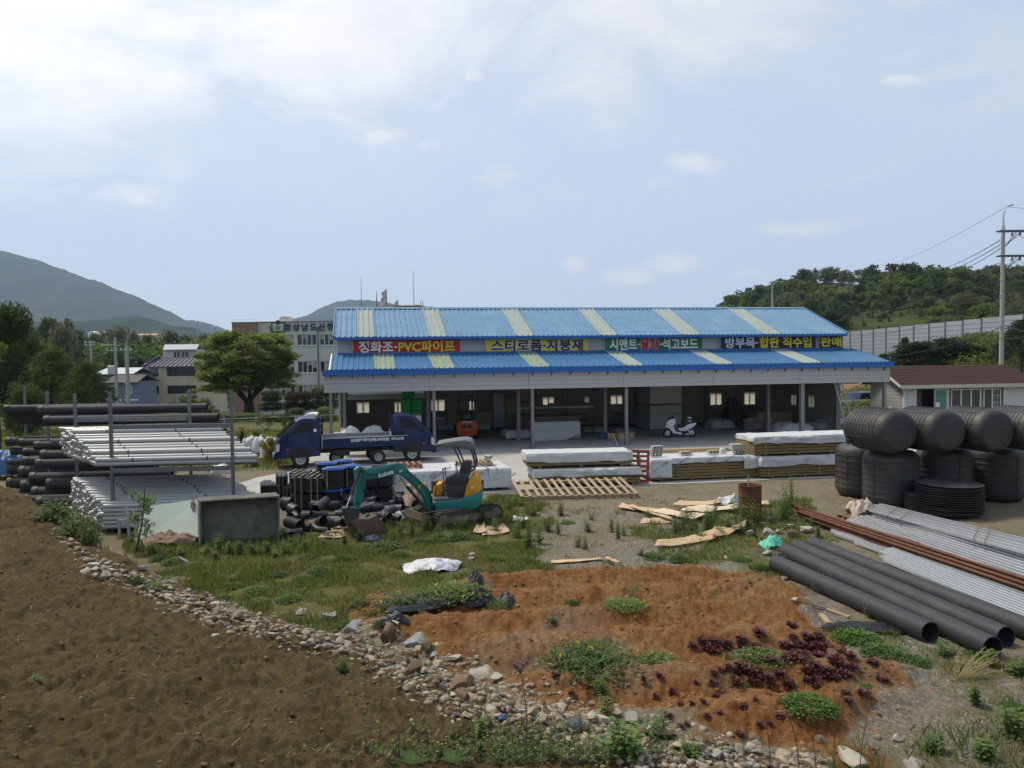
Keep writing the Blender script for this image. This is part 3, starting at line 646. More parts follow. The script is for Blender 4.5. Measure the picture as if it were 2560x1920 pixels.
# ------------------------------------------------------------------ office house with the brown roof
def house():
 M_shing = mat('brown_shingle', (.050, .022, .017), rough=.9, var=.3, scale=14, bump=.6, bscale=30)
 M_clap = mat('white_clapboard', (.55, .56, .52), rough=.7, var=.08, scale=2, stain=(.40, .40, .35), stain_amt=.5)
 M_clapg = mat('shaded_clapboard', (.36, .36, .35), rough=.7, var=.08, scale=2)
 u, v = 28.95, -.15
 z0 = 2.52
 D = 3.1; W = 7.8
 t = thing('office_house', 'low white clapboard office with brown shingle roof beside the blue store', 'house', SW(30.15, 1.5), YAW+R(-3))
 xf = 0; hz = 2.55
 def clap(b, p, q, y, z0, z1, ax, mi=0, n=None):
  n = n or int((z1-z0)/.17); h = (z1-z0)/n
  for k in range(n):
   if ax == 'x': b.prism([(y+.012, z0+k*h), (y-.012, z0+k*h+.006), (y, z0+(k+1)*h-.004), (y+.012, z0+(k+1)*h), (y+.06, z0+(k+1)*h), (y+.06, z0+k*h)], p, q, ax='x', mi=mi)
   else: b.prism([(y+.012, z0+k*h), (y-.012, z0+k*h+.006), (y, z0+(k+1)*h-.004), (y+.012, z0+(k+1)*h), (y+.06, z0+(k+1)*h), (y+.06, z0+k*h)], p, q, ax='y', mi=mi)
 b = MB()
 ops = [(1.05, 2.55), (2.75, 4.45), (4.75, 5.75)]
 clap(b, 0, .75, 0, 0, hz, 'x'); clap(b, .75, 2.75, 0, 2.35, hz, 'x', n=1); clap(b, 2.55, 2.7, 0, 0, 2.35, 'x'); clap(b, 2.7, 5.9, 0, 2.4, hz, 'x', n=1); clap(b, 2.7, 5.9, 0, 0, .75, 'x'); clap(b, 4.5, 4.68, 0, .75, 2.4, 'x'); clap(b, 5.9, W, 0, 0, hz, 'x')
 b.box(.06, W-.06, .062, .1, 2.38, hz); b.box(.06, W-.06, D-.1, D, 0, hz); b.box(W-.1, W, .08, D, 0, hz)
 b.build('front_wall', M_clap, t)
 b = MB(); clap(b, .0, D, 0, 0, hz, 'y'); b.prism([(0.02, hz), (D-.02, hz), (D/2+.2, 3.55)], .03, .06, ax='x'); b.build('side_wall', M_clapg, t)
 b = MB(); b.box(-.03, .05, -.02, .05, 0, hz); b.build('corner_board', M_white, t)
 dk = mat('dark_timber', (.055, .035, .025), rough=.6)
 for q in ((.75, 1.05, .0, .09, 0, 2.35), (2.62, 4.5, .01, .07, .68, .75), (2.76, 4.55, -.015, .05, 2.33, 2.40), (2.68, 2.76, -.015, .05, .75, 2.40), (4.60, 4.67, -.015, .05, .75, 2.4), (5.83, 5.9, -.015, .05, .75, 2.4)): b = MB(); b.box(*q); b.build('timber_trim', dk, t)
 b = MB(); b.box(1.05, 1.75, .9, .95, 0, 2.35); b.box(1.02, 2.6, .9, 1.0, 0, 2.3); b.build('hall_shade_panel', mat('hall_shade_panel', (.03, .03, .03)), t)  # near-black panels: the unlit depth behind the opening is put into their colour
 door = MB(); door.box(1.85, 2.5, .03, .07, .1, 2.25); d = door.build('glass_door', mat('green_glass', (.09, .26, .19), rough=.1, var=.2, scale=1), t)
 f = MB()
 for q in ((1.8, 2.55, .02, .08, 0, .1), (1.8, 2.55, .02, .08, 2.25, 2.33), (1.8, 1.86, .015, .08, .1, 2.25), (2.49, 2.55, .015, .08, .1, 2.25)): f.box(*q)
 f.box(1.9, 1.93, -.03, .0, .9, 1.3); f.build('door_frame', M_galv, d)
 nt_ = MB(); nt_.box(1.9, 2.12, .012, .028, 1.35, 1.6); nt_.build('notice', M_white, d)
 for (a, c, z0_, z1_, n, grid) in ((2.78, 4.58, .77, 2.31, 3, 0), (4.72, 5.78, .77, 2.31, 2, 1)):
  f = MB(); s = (c-a)/n
  f.box(a, c, -.02, .04, z0_, z0_+.06); f.box(a, c, -.02, .04, z1_-.06, z1_); f.box(a, a+.05, -.02, .04, z0_+.06, z1_-.06); f.box(c-.05, c, -.02, .04, z0_+.06, z1_-.06)
  for k in range(1, n): f.box(a+s*k-.03, a+s*k+.03, -.02, .04, z0_+.06, z1_-.06)
  if grid:
   for k in (1, 2, 3): f.box(a+s+.04, c-.06, .0, .015, z0_+k*.38, z0_+k*.38+.015)
   for k in (1, 2): f.box(a+s+k*.17, a+s+k*.17+.015, .0, .015, z0_+.06, z1_-.06)
  fo = f.build('window', M_white, t)
  g = MB(); g.box(a+.04, c-.04, .018, .03, z0_+.05, z1_-.05); g.build('pane', mat('office_glass', (.055, .07, .06), rough=.07, var=.5, scale=.9, spec=.6), fo)
 rz = 3.58; ov = .38
 e0 = Vector((-.45, -ov, 2.50)); 
 b = MB(); yr = D/2+.2
 b.slab((-.42, -ov, 2.56), (W+.42, -ov, 2.56), (W-.5, yr, rz), (-.42, yr, rz), .06)
 b.slab((W+.42, D+ov, 2.56), (-.42, D+ov, 2.56), (-.42, yr, rz), (W-.5, yr, rz), .06)
 b.slab((W+.42, -ov, 2.56), (W+.42, D+ov, 2.56), (W-.5, yr, rz), (W-.5, yr, rz+.001), .06)
 for k in range(1, 10):
  s = k/10; y = -ov+(yr+ov)*s; z = 2.56+(rz-2.56)*s
  b.box(-.42, W+.42-.92*s, y-.012, y+.0, z-.01, z+.012)
 b.build('roof', M_shing, t)
 b = MB(); b.box(-.44, W+.44, -ov-.03, -ov, 2.38, 2.57); b.build('eave_board', mat('cream_board', (.48, .46, .36), rough=.6), t)
 b = MB(); b.beam((-.46, -ov, 2.50), (-.46, yr, rz-.05), .03, .14); b.beam((-.46, D+ov, 2.50), (-.46, yr, rz-.05), .03, .14); b.build('verge_board', M_clap, t)
 b = MB(); b.lathe([(.001, 0), (.05, .01), (.06, .06), (.02, .1)], 10, (.55, -.1, 2.22)); b.build('wall_lamp', M_white, t)
 b = MB(); b.box(-.16, -.02, .9, 1.15, 1.0, 1.35); b.build('meter_box', M_white, t)
house()
# ------------------------------------------------------------------ vehicles
M_navy = mat('navy_paint', (.004, .014, .062), rough=.28, var=.10, scale=1.5, spec=.35, stain=(.010, .020, .05), stain_amt=.3, stain_scale=2.5)
M_glassd = mat('car_glass', (.008, .009, .010), rough=.08, var=.2, scale=1.2, spec=.22)
M_tyre = mat('tyre_rubber', (.022, .021, .020), rough=.9, var=.25, scale=15)
M_rim = mat('wheel_rim', (.42, .42, .41), rough=.45, metal=.4, var=.1)
M_chassis = mat('chassis_dark', (.02, .02, .02), rough=.8)
M_bedin = mat('bed_inside', (.27, .31, .32), rough=.6, var=.15, scale=4, stain=(.2, .19, .17), stain_amt=.5)
M_lamp = mat('lamp_glass', (.5, .5, .5), rough=.1, var=.1); M_orange = mat('orange_lens', (.65, .10, .01), rough=.3)
def wheel(name, par, c, r=.33, w_=.2, side=-1, rimr=.2):
 b = MB(); M = Matrix.Rotation(math.pi/2, 3, 'X')
 b.lathe([(rimr*.95, -w_/2), (r*.93, -w_/2), (r, -w_*.32), (r, w_*.32), (r*.93, w_/2), (rimr*.95, w_/2)], 28, (0, 0, 0), M=M, cap=False)
 o = b.build(name, M_tyre, par, smooth=35, loc=c)
 b = MB(); o_ = side
 M2 = Matrix(((1, 0, 0), (0, 0, o_), (0, 1, 0)))
 b.lathe([(.001, w_*.30), (.055, w_*.30), (.07, w_*.16), (rimr*.60, w_*.14), (rimr*.72, w_*.36), (rimr*.93, w_*.42), (rimr, w_*.52), (rimr*1.02, w_*.40), (rimr*1.02, -w_*.3), (.001, -w_*.3)], 28, (0, 0, 0), M=M2)
 rm = b.build('rim', M_rim, o, smooth=35)
 b = MB()
 for k in range(5):
  a = k*2*math.pi/5; b.lathe([(.001, -.02), (.02, -.02), (.02, .02), (.001, .02)], 8, (math.cos(a)*rimr*.5, side*w_*.15, math.sin(a)*rimr*.5), M=M)
 b.build('hub_bolts', M_chassis, rm)
 return o
def truck(label, loc, rz, letters, flip):
 t = thing('flatbed_truck', label, 'truck', loc, rz)
 W = 1.7
 prof = [(.02, .42), (-.02, .55), (.0, .84), (.05, 1.06), (.12, 1.2), (.82, 1.86), (.98, 1.955), (1.2, 1.98), (1.60, 1.96), (1.70, 1.88), (1.73, 1.5), (1.73, .46), (1.35, .44), (1.30, .62), (1.14, .76), (.95, .80), (.76, .76), (.62, .62), (.58, .44)]
 b = MB(); b.prism(prof, 0, W, ax='y')
 me = b.mesh('cab', [M_navy], smooth=32, bevel=.035, seg=2)
 for v in me.vertices:
  if v.co.z > 1.12: v.co.y += (W/2-v.co.y)/(W/2)*(v.co.z-1.12)*.16
  if v.co.x < .25: v.co.y += (W/2-v.co.y)/(W/2)*(.25-v.co.x)*.35
 put('cab', me, t)
 def yside(s, z, off):
  ins = max(0, z-1.12)*.16
  return ins-off if s < 0 else W-ins+off
 for s in (-1, 1):
  def sidepanel(nm, pts, m, off0, off1, par=t):
   b = MB(); n = len(pts)
   vs = [(x, yside(s, z, off1), z) for x, z in pts]+[(x, yside(s, z, -off0), z) for x, z in pts]
   b.add(vs, [tuple(range(n)), tuple(range(2*n-1, n-1, -1))]+[(i, i+n, (i+1) % n+n, (i+1) % n) for i in range(n)])
   return b.build(nm, m, par)
  sidepanel('side_window', [(.50, 1.27), (.56, 1.25), (.70, 1.33), (.98, 1.43), (1.45, 1.45), (1.45, 1.84), (1.08, 1.86), (.93, 1.78)], M_glassd, .01, .006)
  d_ = sidepanel('door', [(.44, .86), (.46, 1.20), (.90, 1.82), (1.06, 1.90), (1.51, 1.89), (1.52, .50), (1.43, .50), (1.36, .74), (1.2, .86), (.95, .90)], M_navy, .01, .003)
  b = MB(); b.box(1.30, 1.44, (-.03 if s < 0 else W), (0 if s < 0 else W+.03), 1.12, 1.16); b.build('door_handle', M_chassis, d_)
  sidepanel('wheel_arch_shade', [(.55, .43), (.60, .66), (.75, .80), (.95, .85), (1.15, .80), (1.31, .66), (1.36, .43)], M_chassis, .01, .001)  # dark plate: shade of the wheel hollow painted as a flat shape
  sidepanel('headlamp', [(-.0, .68), (.02, .95), (.12, 1.04), (.16, .95), (.14, .72)], M_lamp, .10, .004)
  sidepanel('turn_signal', [(.40, .76), (.40, .80), (.52, .80), (.52, .76)], M_orange, .0, .010)
  b = MB(); yy = -.14 if s < 0 else W+.02
  b.box(.34, .42, yy, yy+.12, 1.22, 1.46); b.build('side_mirror', M_chassis, t, bevel=.02)
 b = MB(); b.add([(.135, .16, 1.235), (.135, W-.16, 1.235), (.80, W-.22, 1.86), (.80, .22, 1.86), (.11, .16, 1.25), (.11, W-.16, 1.25), (.775, W-.22, 1.875), (.775, .22, 1.875)], [(0, 3, 2, 1), (4, 5, 6, 7), (0, 1, 5, 4), (1, 2, 6, 5), (2, 3, 7, 6), (3, 0, 4, 7)]); b.build('windshield', M_glassd, t)
 b = MB(); b.box(-.07, .12, .10, W-.10, .36, .62); b.build('front_bumper', M_navy, t, bevel=.03, seg=2, smooth=35)
 b = MB(); b.box(-.085, -.07, .55, W-.55, .42, .56); b.build('number_plate', M_white, t)
 b = MB(); b.box(1.3, 5.0, .42, .52, .52, .70); b.box(1.3, 5.0, 1.18, 1.28, .52, .70)
 for x in (1.8, 3.0, 4.2, 4.9): b.box(x, x+.08, .52, 1.18, .56, .68)
 b.box(2.3, 2.9, .1, .42, .42, .68); b.build('chassis', M_chassis, t)
 b = MB(); b.box(1.80, 5.25, .02, W-.02, .76, .82); b.build('bed_floor', M_bedin, t)
 def board(nm, x0, x1, y0, y1, z0, z1, ax):
  b = MB(); b.box(x0, x1, y0, y1, z0, z1, 0)
  if ax == 'y':
   inn = y1 if y0 < W/2 else y0
   b.box(x0+.01, x1-.01, min(inn, inn+(.008 if y0 < W/2 else -.008)), max(inn, inn+(.008 if y0 < W/2 else -.008)), z0+.02, z1-.01, 1)
   out = y0 if y0 < W/2 else y1; dn = -.012 if y0 < W/2 else .012
   for k in range(3):
    zz = z0+.08+k*.1; b.box(x0+.02, x1-.02, min(out, out+dn), max(out, out+dn), zz, zz+.045, 0)
  b.box(x0-.002, x1+.002, y0-.004, y1+.004, z1, z1+.02, 2)
  return b.build(nm, [M_navy, M_bedin, M_rim], t)
 sb = board('side_board', 1.82, 5.27, -.0, .04, .74, 1.13, 'y'); board('side_board', 1.82, 5.27, W-.04, W, .74, 1.13, 'y'); board('tailgate', 5.23, 5.27, .05, W-.05, .74, 1.13, 'x')
 b = MB(); b.box(1.78, 1.82, .02, W-.02, .74, 1.30, 1); 
 for y in (.06, W-.14): b.box(1.77, 1.85, y, y+.08, 1.3, 2.02, 0)
 for z in (1.35, 1.62, 1.9): b.box(1.79, 1.83, .14, W-.14, z, z+.06, 0)
 b.build('headboard', [M_navy, M_bedin], t)
 b = MB(); b.box(5.16, 5.24, .1, W-.1, .45, .55); b.build('rear_bumper', M_chassis, t)
 wheel('wheel', t, (.95, .10, .345), .345, .2, -1); wheel('wheel', t, (.95, W-.10, .345), .345, .2, 1)
 for x in (4.05,):
  wheel('wheel', t, (x, .14, .30), .30, .28, -1, .17); wheel('wheel', t, (x, W-.14, .30), .30, .28, 1, .17)
 if letters:
  me = text_mesh('삼정종합목재(산청교육청옆)  973-6158', .135, mat('truck_letters', (.55, .56, .6), rough=.5), ext=.002, offset=.006, align='RIGHT')
  o = put('lettering', me, sb, (5.1, -.020, 1.02), (math.pi/2, 0, 0))
  b = MB(); b.box(1.48, 1.58, -.012, .0, 1.44, 1.56); b.build('door_sticker', M_white, t)
 return t
P0 = G(690, 1175); truck('navy flatbed truck facing left with white lettering on its open bed side', (P0.x, P0.y, .012), R(18), True, False)
th2 = R(180+11); Pn = G(1088, 1154); O2 = Vector((Pn.x, Pn.y, .012))-Matrix.Rotation(th2, 3, 'Z')@Vector((0, 1.7, 0))
truck('navy truck facing right, parked behind the lettered one with sacks on its bed', O2, th2, False, False)
# ------------------------------------------------------------------ mini excavator
def excavator():
 M_teal = mat('teal_paint', (.012, .175, .155), rough=.38, var=.12, scale=3, stain=(.05, .11, .09), stain_amt=.5, stain_scale=5)
 M_yel = mat('yellow_paint', (.62, .29, .012), rough=.42, var=.08, scale=3, stain=(.3, .16, .04), stain_amt=.4, stain_scale=5)
 M_dk = mat('dark_grey_plastic', (.045, .045, .048), rough=.55, var=.2, scale=8)
 M_rust = mat('rusty_bucket', (.115, .078, .05), rough=.85, metal=.2, var=.3, scale=9, stain=(.16, .13, .09), stain_amt=.7, stain_scale=6)
 M_mud = mat('muddy_track', (.15, .122, .088), rough=.95, var=.35, scale=12, bump=.5)
 M_chrome = mat('chrome_rod', (.6, .6, .6), rough=.15, metal=1)
 C = Vector((-1.5, 21.2, 0)); gz = T(C.x, C.y)
 t = thing('mini_excavator', 'teal and yellow mini excavator with grey canopy parked on the weeds', 'excavator', (C.x, C.y, gz))
 def e(zx, zy):
  px = 650+zx*.3165; py = 1050+zy*.3165
  return ((px-1280)*.01064+1.5, 4.4-(py-893.5)*.01064-gz)
 def pr(nm, pts, y0, y1, m, bevel=.02, par=t, smooth=35):
  b = MB(); b.prism([e(*p) for p in pts], y0, y1, ax='y'); return b.build(nm, m, par, bevel=bevel, seg=2, smooth=smooth)
 for s in (-1, 1):
  L_, r_ = 1.62, .2
  pts = []
  for k in range(9): a = math.pi/2+k*math.pi/8; pts.append((-L_/2+math.cos(a)*r_, .21+math.sin(a)*r_))
  for k in range(9): a = -math.pi/2+k*math.pi/8; pts.append((L_/2+math.cos(a)*r_, .21+math.sin(a)*r_))
  Rz = Matrix.Rotation(R(35), 4, 'Z')
  b = MB(); b.prism(pts, -.13, .13, ax='y')
  per = [(x, -.012) for x in np.arange(-L_/2, L_/2, .1)]+[(x, .432) for x in np.arange(-L_/2, L_/2, .1)]
  for x, z in per: b.box(x, x+.035, -.135, .135, z-.012, z+.012)
  for k in range(1, 8):
   for sg in (-1, 1):
    a = math.pi/2+k*math.pi/8 if sg < 0 else -math.pi/2+k*math.pi/8
    b.obox((sg*L_/2+math.cos(a)*(r_+.01), 0, .21+math.sin(a)*(r_+.01)), (.03, .27, .035), (0, -a, 0))
  tr = b.build('track', mat('track_rubber', (.055, .047, .038), rough=.95, var=.4, scale=10), t); tr.matrix_local = Rz@Matrix.Translation((0, s*.53, 0))
  b = MB(); b.box(-L_/2+.05, L_/2-.05, -.15, .15, .12, .28)
  M9 = Matrix.Rotation(math.pi/2, 3, 'X')
  for x, r in [(-L_/2, .14), (L_/2, .15)]+[(q, .055) for q in (-.5, -.2, .12, .42)]: b.lathe([(.001, -.16), (r*.4, -.165), (r, -.14), (r, .14), (r*.4, .165), (.001, .16)], 18, (x, 0, .21 if r > .1 else .08), M=M9)
  b.build('track_frame', M_mud, tr, smooth=35)
 b = MB(); b.box(-.4, .4, -.42, .42, .2, .42); b.lathe([(.38, .4), (.38, .5)], 24); o = b.build('undercarriage', M_chassis, t); o.rotation_euler = (0, 0, R(35))
 b = MB(); b.prism([(-1.22, .05), (-1.25, .2), (-1.22, .38), (-1.19, .38), (-1.21, .2), (-1.18, .05)], -.66, .66, ax='y'); b.beam((-1.2, .3, .2), (-.3, .3, .25), .08, .08); b.beam((-1.2, -.3, .2), (-.3, -.3, .25), .08, .08)
 o = b.build('dozer_blade', M_rust, t); o.rotation_euler = (0, 0, R(35))
 pr('body_skirt', [(1385, 650), (1395, 618), (1560, 612), (1715, 560), (1742, 545), (1745, 640), (1715, 682), (1600, 700), (1420, 706), (1390, 690)], -.58, .55, M_teal, .03)
 pr('deck', [(1375, 622), (1380, 606), (1620, 598), (1620, 612)], -.56, .54, M_dk, .01)
 pr('engine_cover', [(1602, 606), (1632, 500), (1672, 432), (1700, 420), (1722, 450), (1738, 560), (1736, 580), (1700, 604)], -.54, .52, M_yel, .04)
 pr('front_cover', [(1350, 606), (1362, 545), (1385, 515), (1430, 505), (1438, 560), (1425, 606)], -.1, .52, M_yel, .03)
 pr('seat_base', [(1478, 600), (1480, 505), (1500, 480), (1590, 470), (1640, 500), (1612, 600)], -.42, .35, M_dk, .02)
 pr('side_console', [(1455, 480), (1470, 440), (1560, 410), (1640, 420), (1650, 470), (1590, 500), (1480, 500)], -.46, -.26, M_dk, .03)
 pr('seat', [(1568, 400), (1590, 340), (1620, 328), (1664, 335), (1660, 425), (1640, 440), (1580, 425)], -.26, .2, M_dk, .03)
 pr('canopy', [(1390, 196), (1395, 182), (1450, 172), (1560, 157), (1625, 152), (1664, 163), (1685, 196), (1688, 222), (1672, 230), (1640, 226), (1560, 205), (1480, 202)], -.5, .46, mat('canopy_grey', (.12, .125, .13), rough=.6, var=.15), .04)
 for y in (-.42, .38):
  b = MB(); b.path([(e(*p)[0], y, e(*p)[1]) for p in [(1655, 200), (1680, 270), (1700, 350), (1690, 385), (1655, 402), (1640, 440)]], .028, 8); b.build('canopy_post', M_dk, t, smooth=40)
  b = MB(); b.path([(e(*p)[0], y, e(*p)[1]) for p in [(1532, 210), (1560, 270), (1590, 345), (1600, 420)]], .022, 8); b.build('canopy_post', M_dk, t, smooth=40)
 for (p, q, y) in [((1545, 355), (1545, 470), -.3), ((1440, 395), (1450, 600), -.2), ((1450, 400), (1462, 600), .15), ((1540, 360), (1548, 470), .3), ((1380, 500), (1400, 470), -.3)]:
  b = MB(); a1 = e(*p); a2 = e(*q); b.tube((a1[0], y, a1[1]), (a2[0], y, a2[1]), .012, n=6); b.lathe([(.001, 0), (.025, .01), (.025, .05), (.001, .07)], 8, (a1[0], y, a1[1]-.02)); b.build('lever', M_dk, t)
 b = MB(); b.path([(e(*p)[0], -.5, e(*p)[1]) for p in [(1390, 600), (1385, 520), (1400, 470), (1440, 462), (1440, 500)]], .013, 6); b.build('hand_rail', M_dk, t)
 b = MB(); b.path([(e(*p)[0], -.52, e(*p)[1]) for p in [(1580, 475), (1610, 520), (1605, 560), (1615, 600)]], .013, 6); b.build('hand_rail', M_dk, t)
 SWA = R(42); FP = Vector((-2.05, 21.0, 0))
 bd_ = Vector((-math.cos(SWA), -math.sin(SWA), 0)); bn = Vector((-math.sin(SWA), math.cos(SWA), 0))
 def eb(zx, zy):
  d = ray(650+zx*.3165, 1050+zy*.3165); o = Vector((0, 0, CAMZ))-FP; t_ = -o.dot(bn)/d.dot(bn); p_ = o+d*t_
  return (-p_.dot(bd_), p_.z-gz)
 Rb = Matrix.Rotation(SWA, 3, 'Z'); Ob = FP-Vector((C.x, C.y, 0))
 def swing(b):
  b.v = [tuple(Ob+Rb@Vector(q)) for q in b.v]; return b
 def pr(nm, pts, y0, y1, m, bevel=.02, par=t, smooth=35):
  b = MB(); b.prism([e(*p) for p in pts], y0, y1, ax='y'); swing(b); return b.build(nm, m, par, bevel=bevel, seg=2, smooth=smooth)
 e = eb
 boom = pr('boom', [(803, 455), (800, 415), (822, 384), (905, 372), (1060, 337), (1100, 338), (1128, 352), (1170, 405), (1250, 480), (1332, 566), (1350, 625), (1352, 700), (1335, 716), (1310, 700), (1290, 610), (1225, 530), (1140, 452), (1095, 430), (1050, 430), (930, 452), (850, 468)], -.09, .07, M_teal, .015)
 stick = pr('stick', [(742, 392), (770, 362), (812, 372), (838, 420), (826, 500), (800, 640), (775, 700), (748, 705), (742, 640), (760, 500)], -.07, .05, M_teal, .015)
 def cyl(nm, p, q, r, m, y=0, par=t):
  a1, a2 = e(*p), e(*q); b = MB(); b.tube((a1[0], y, a1[1]), (a2[0], y, a2[1]), r, n=12); swing(b); return b.build(nm, m, par, smooth=40)
 c = cyl('stick_cylinder', (1095, 345), (880, 372), .034, M_dk, -.01); cyl('rod', (880, 372), (800, 372), .018, M_chrome, -.01, c)
 c = cyl('bucket_cylinder', (772, 372), (700, 590), .032, M_dk, -.11); cyl('rod', (700, 590), (662, 690), .017, M_chrome, -.11, c)
 c = cyl('boom_cylinder', (1285, 672), (1155, 522), .042, M_dk, -.01); cyl('rod', (1155, 522), (1100, 445), .02, M_chrome, -.01, c)
 for (zx, zy) in ((790, 395), (1103, 400), (1335, 640), (762, 650), (745, 700)):
  a1 = e(zx, zy); b = MB(); b.tube((a1[0], -.12, a1[1]), (a1[0], .1, a1[1]), .03, n=10); swing(b); b.build('pin', M_dk, t)
 for k, pts in enumerate([[(1080, 345), (1000, 380), (900, 425), (840, 430), (800, 395), (760, 420), (745, 470)], [(1330, 620), (1300, 540), (1200, 440), (1140, 400)], [(1320, 610), (1395, 640), (1410, 600)], [(790, 400), (770, 520), (790, 560), (800, 450)]]):
  b = MB(); b.path([(e(*p)[0], -.12-.015*k, e(*p)[1]) for p in pts], .011, 6); swing(b); b.build('hose', M_black, t, smooth=40)
 lk = MB(); lk.prism([e(*p) for p in [(650, 700), (665, 680), (740, 690), (775, 700), (770, 760), (720, 830), (690, 830), (672, 760)]], -.09, .07, ax='y'); swing(lk); lk.build('bucket_link', M_dk, t, bevel=.01)
 outer = [(690, 790), (750, 775), (820, 775), (880, 742), (915, 775), (975, 858), (960, 880), (890, 925), (810, 935), (745, 895)]
 bk = pr('bucket', outer, -.24, .22, M_rust, .01)
 for k in range(4):
  a1 = e(742+k*2, 900); b = MB(); b.obox((a1[0]-.02, -.2+k*.13, a1[1]-.02), (.12, .045, .03), (0, .5, 0)); swing(b); b.build('tooth', M_rust, bk)
 b = MB(); a1 = e(850, 800); b.prism([e(820, 775), e(838, 740), (e(868, 742)), e(880, 790)], -.03, .01, ax='y'); swing(b); b.build('bucket_ear', M_teal, bk)
 me = text_mesh('Kubota', .15, mat('white_decal', (.75, .78, .76), rough=.5), ext=.002, offset=.004)
 a1 = e(978, 422); put('lettering', me, boom, Ob+Rb@Vector((a1[0], -.095, a1[1])), (Rb@(Matrix.Rotation(R(-9), 3, 'Y')@Matrix.Rotation(math.pi/2, 3, 'X'))).to_euler())
 e0 = lambda zx, zy: ((650+zx*.3165-1280)*.01064+1.5, 4.4-(1050+zy*.3165-893.5)*.01064-gz)
 for (zx, zy, w_, h_, m) in ((1243, 522, .09, .08, M_yel), (1675, 520, .07, .05, M_white)):
  a1 = (e0 if zx > 1500 else e)(zx, zy); b = MB(); yy = -.545 if zx > 1500 else -.094; b.box(a1[0]-w_/2, a1[0]+w_/2, yy-.004, yy, a1[1]-h_/2, a1[1]+h_/2); (None if zx > 1500 else swing(b)); b.build('warning_label', m, t)
 b = MB(); a1 = e(1092, 400); b.obox((a1[0], -.11, a1[1]), (.1, .03, .05), (0, -.5, 0)); swing(b); b.build('work_lamp', M_lamp, boom)
excavator()
# ------------------------------------------------------------------ forklift seen from behind
def forklift():
 M_or = mat('orange_paint', (.52, .085, .02), rough=.4, var=.12, scale=4, stain=(.2, .07, .03), stain_amt=.4)
 p = G(1168, 1100); t = thing('forklift', 'orange forklift with black mast standing inside the store', 'forklift', (p.x, p.y, .012), YAW+R(-6))
 b = MB(); b.prism([(-.52, .30), (-.56, .55), (-.52, .92), (-.40, 1.02), (.40, 1.02), (.52, .92), (.56, .55), (.52, .30), (.30, .18), (-.30, .18)], 0, .55, ax='y'); b.build('counterweight', M_or, t, bevel=.05, seg=2, smooth=35)
 b = MB(); b.box(-.5, .5, .5, 1.9, .3, .75); b.build('body', M_or, t, bevel=.04)
 for x0, x1 in ((-.28, -.04), (.04, .28)):
  b = MB(); b.box(x0, x1, -.02, .02, .62, .80); b.build('vent_opening', M_black, t)
 b = MB(); b.box(-.28, .28, .35, .9, 1.0, 1.08); b.box(-.25, .25, .3, .42, 1.05, 1.5); b.build('seat', M_black, t, bevel=.04)
 for x in (-.48, .44):
  b = MB(); b.beam((x, .35, .95), (x, .55, 2.02), .05, .05); b.build('guard_post', M_black, t)
  b = MB(); b.beam((x, 1.5, .7), (x, 1.3, 2.02), .05, .05); b.build('guard_post', M_black, t)
 b = MB(); b.box(-.52, .50, .5, .56, 2.0, 2.06); b.box(-.52, .50, 1.3, 1.36, 2.0, 2.06); b.box(-.52, -.46, .5, 1.36, 2.0, 2.06); b.box(.44, .5, .5, 1.36, 2.0, 2.06)
 for k in range(6): b.box(-.4+k*.14, -.37+k*.14, .55, 1.31, 2.02, 2.05)
 b.build('overhead_guard', M_black, t)
 for x in (-.38, .30):
  b = MB(); b.box(x, x+.09, 2.0, 2.12, .1, 2.25); b.build('mast_rail', M_black, t)
 b = MB(); b.box(-.36, .38, 2.02, 2.08, 2.15, 2.25); b.box(-.36, .38, 2.02, 2.08, 1.2, 1.28); b.box(-.42, .42, 2.12, 2.18, .2, .7); b.build('mast_carriage', M_black, t)
 for x in (-.3, .2): b = MB(); b.box(x, x+.1, 2.18, 3.2, .08, .13); b.build('fork', M_black, t)
 for x, y, r in ((-.5, .45, .24), (.5, .45, .24), (-.5, 1.7, .3), (.5, 1.7, .3)):
  b = MB(); b.lathe([(.001, -.1), (r*.6, -.11), (r, -.09), (r, .09), (r*.6, .11), (.001, .1)], 20, (0, 0, 0), M=Matrix.Rotation(math.pi/2, 3, 'Y')); b.build('wheel', M_tyre, t, smooth=35, loc=(x, y, r))
 b = MB(); b.box(-.12, .2, -.0, .06, 1.12, 1.3); b.build('rear_panel', mat('teal_panel', (.03, .14, .12)), t)
 me = text_mesh('DOOSAN', .12, M_white, ext=.002, offset=.003); put('lettering', me, t, (0, -.012, .93), (math.pi/2, 0, 0))
forklift()
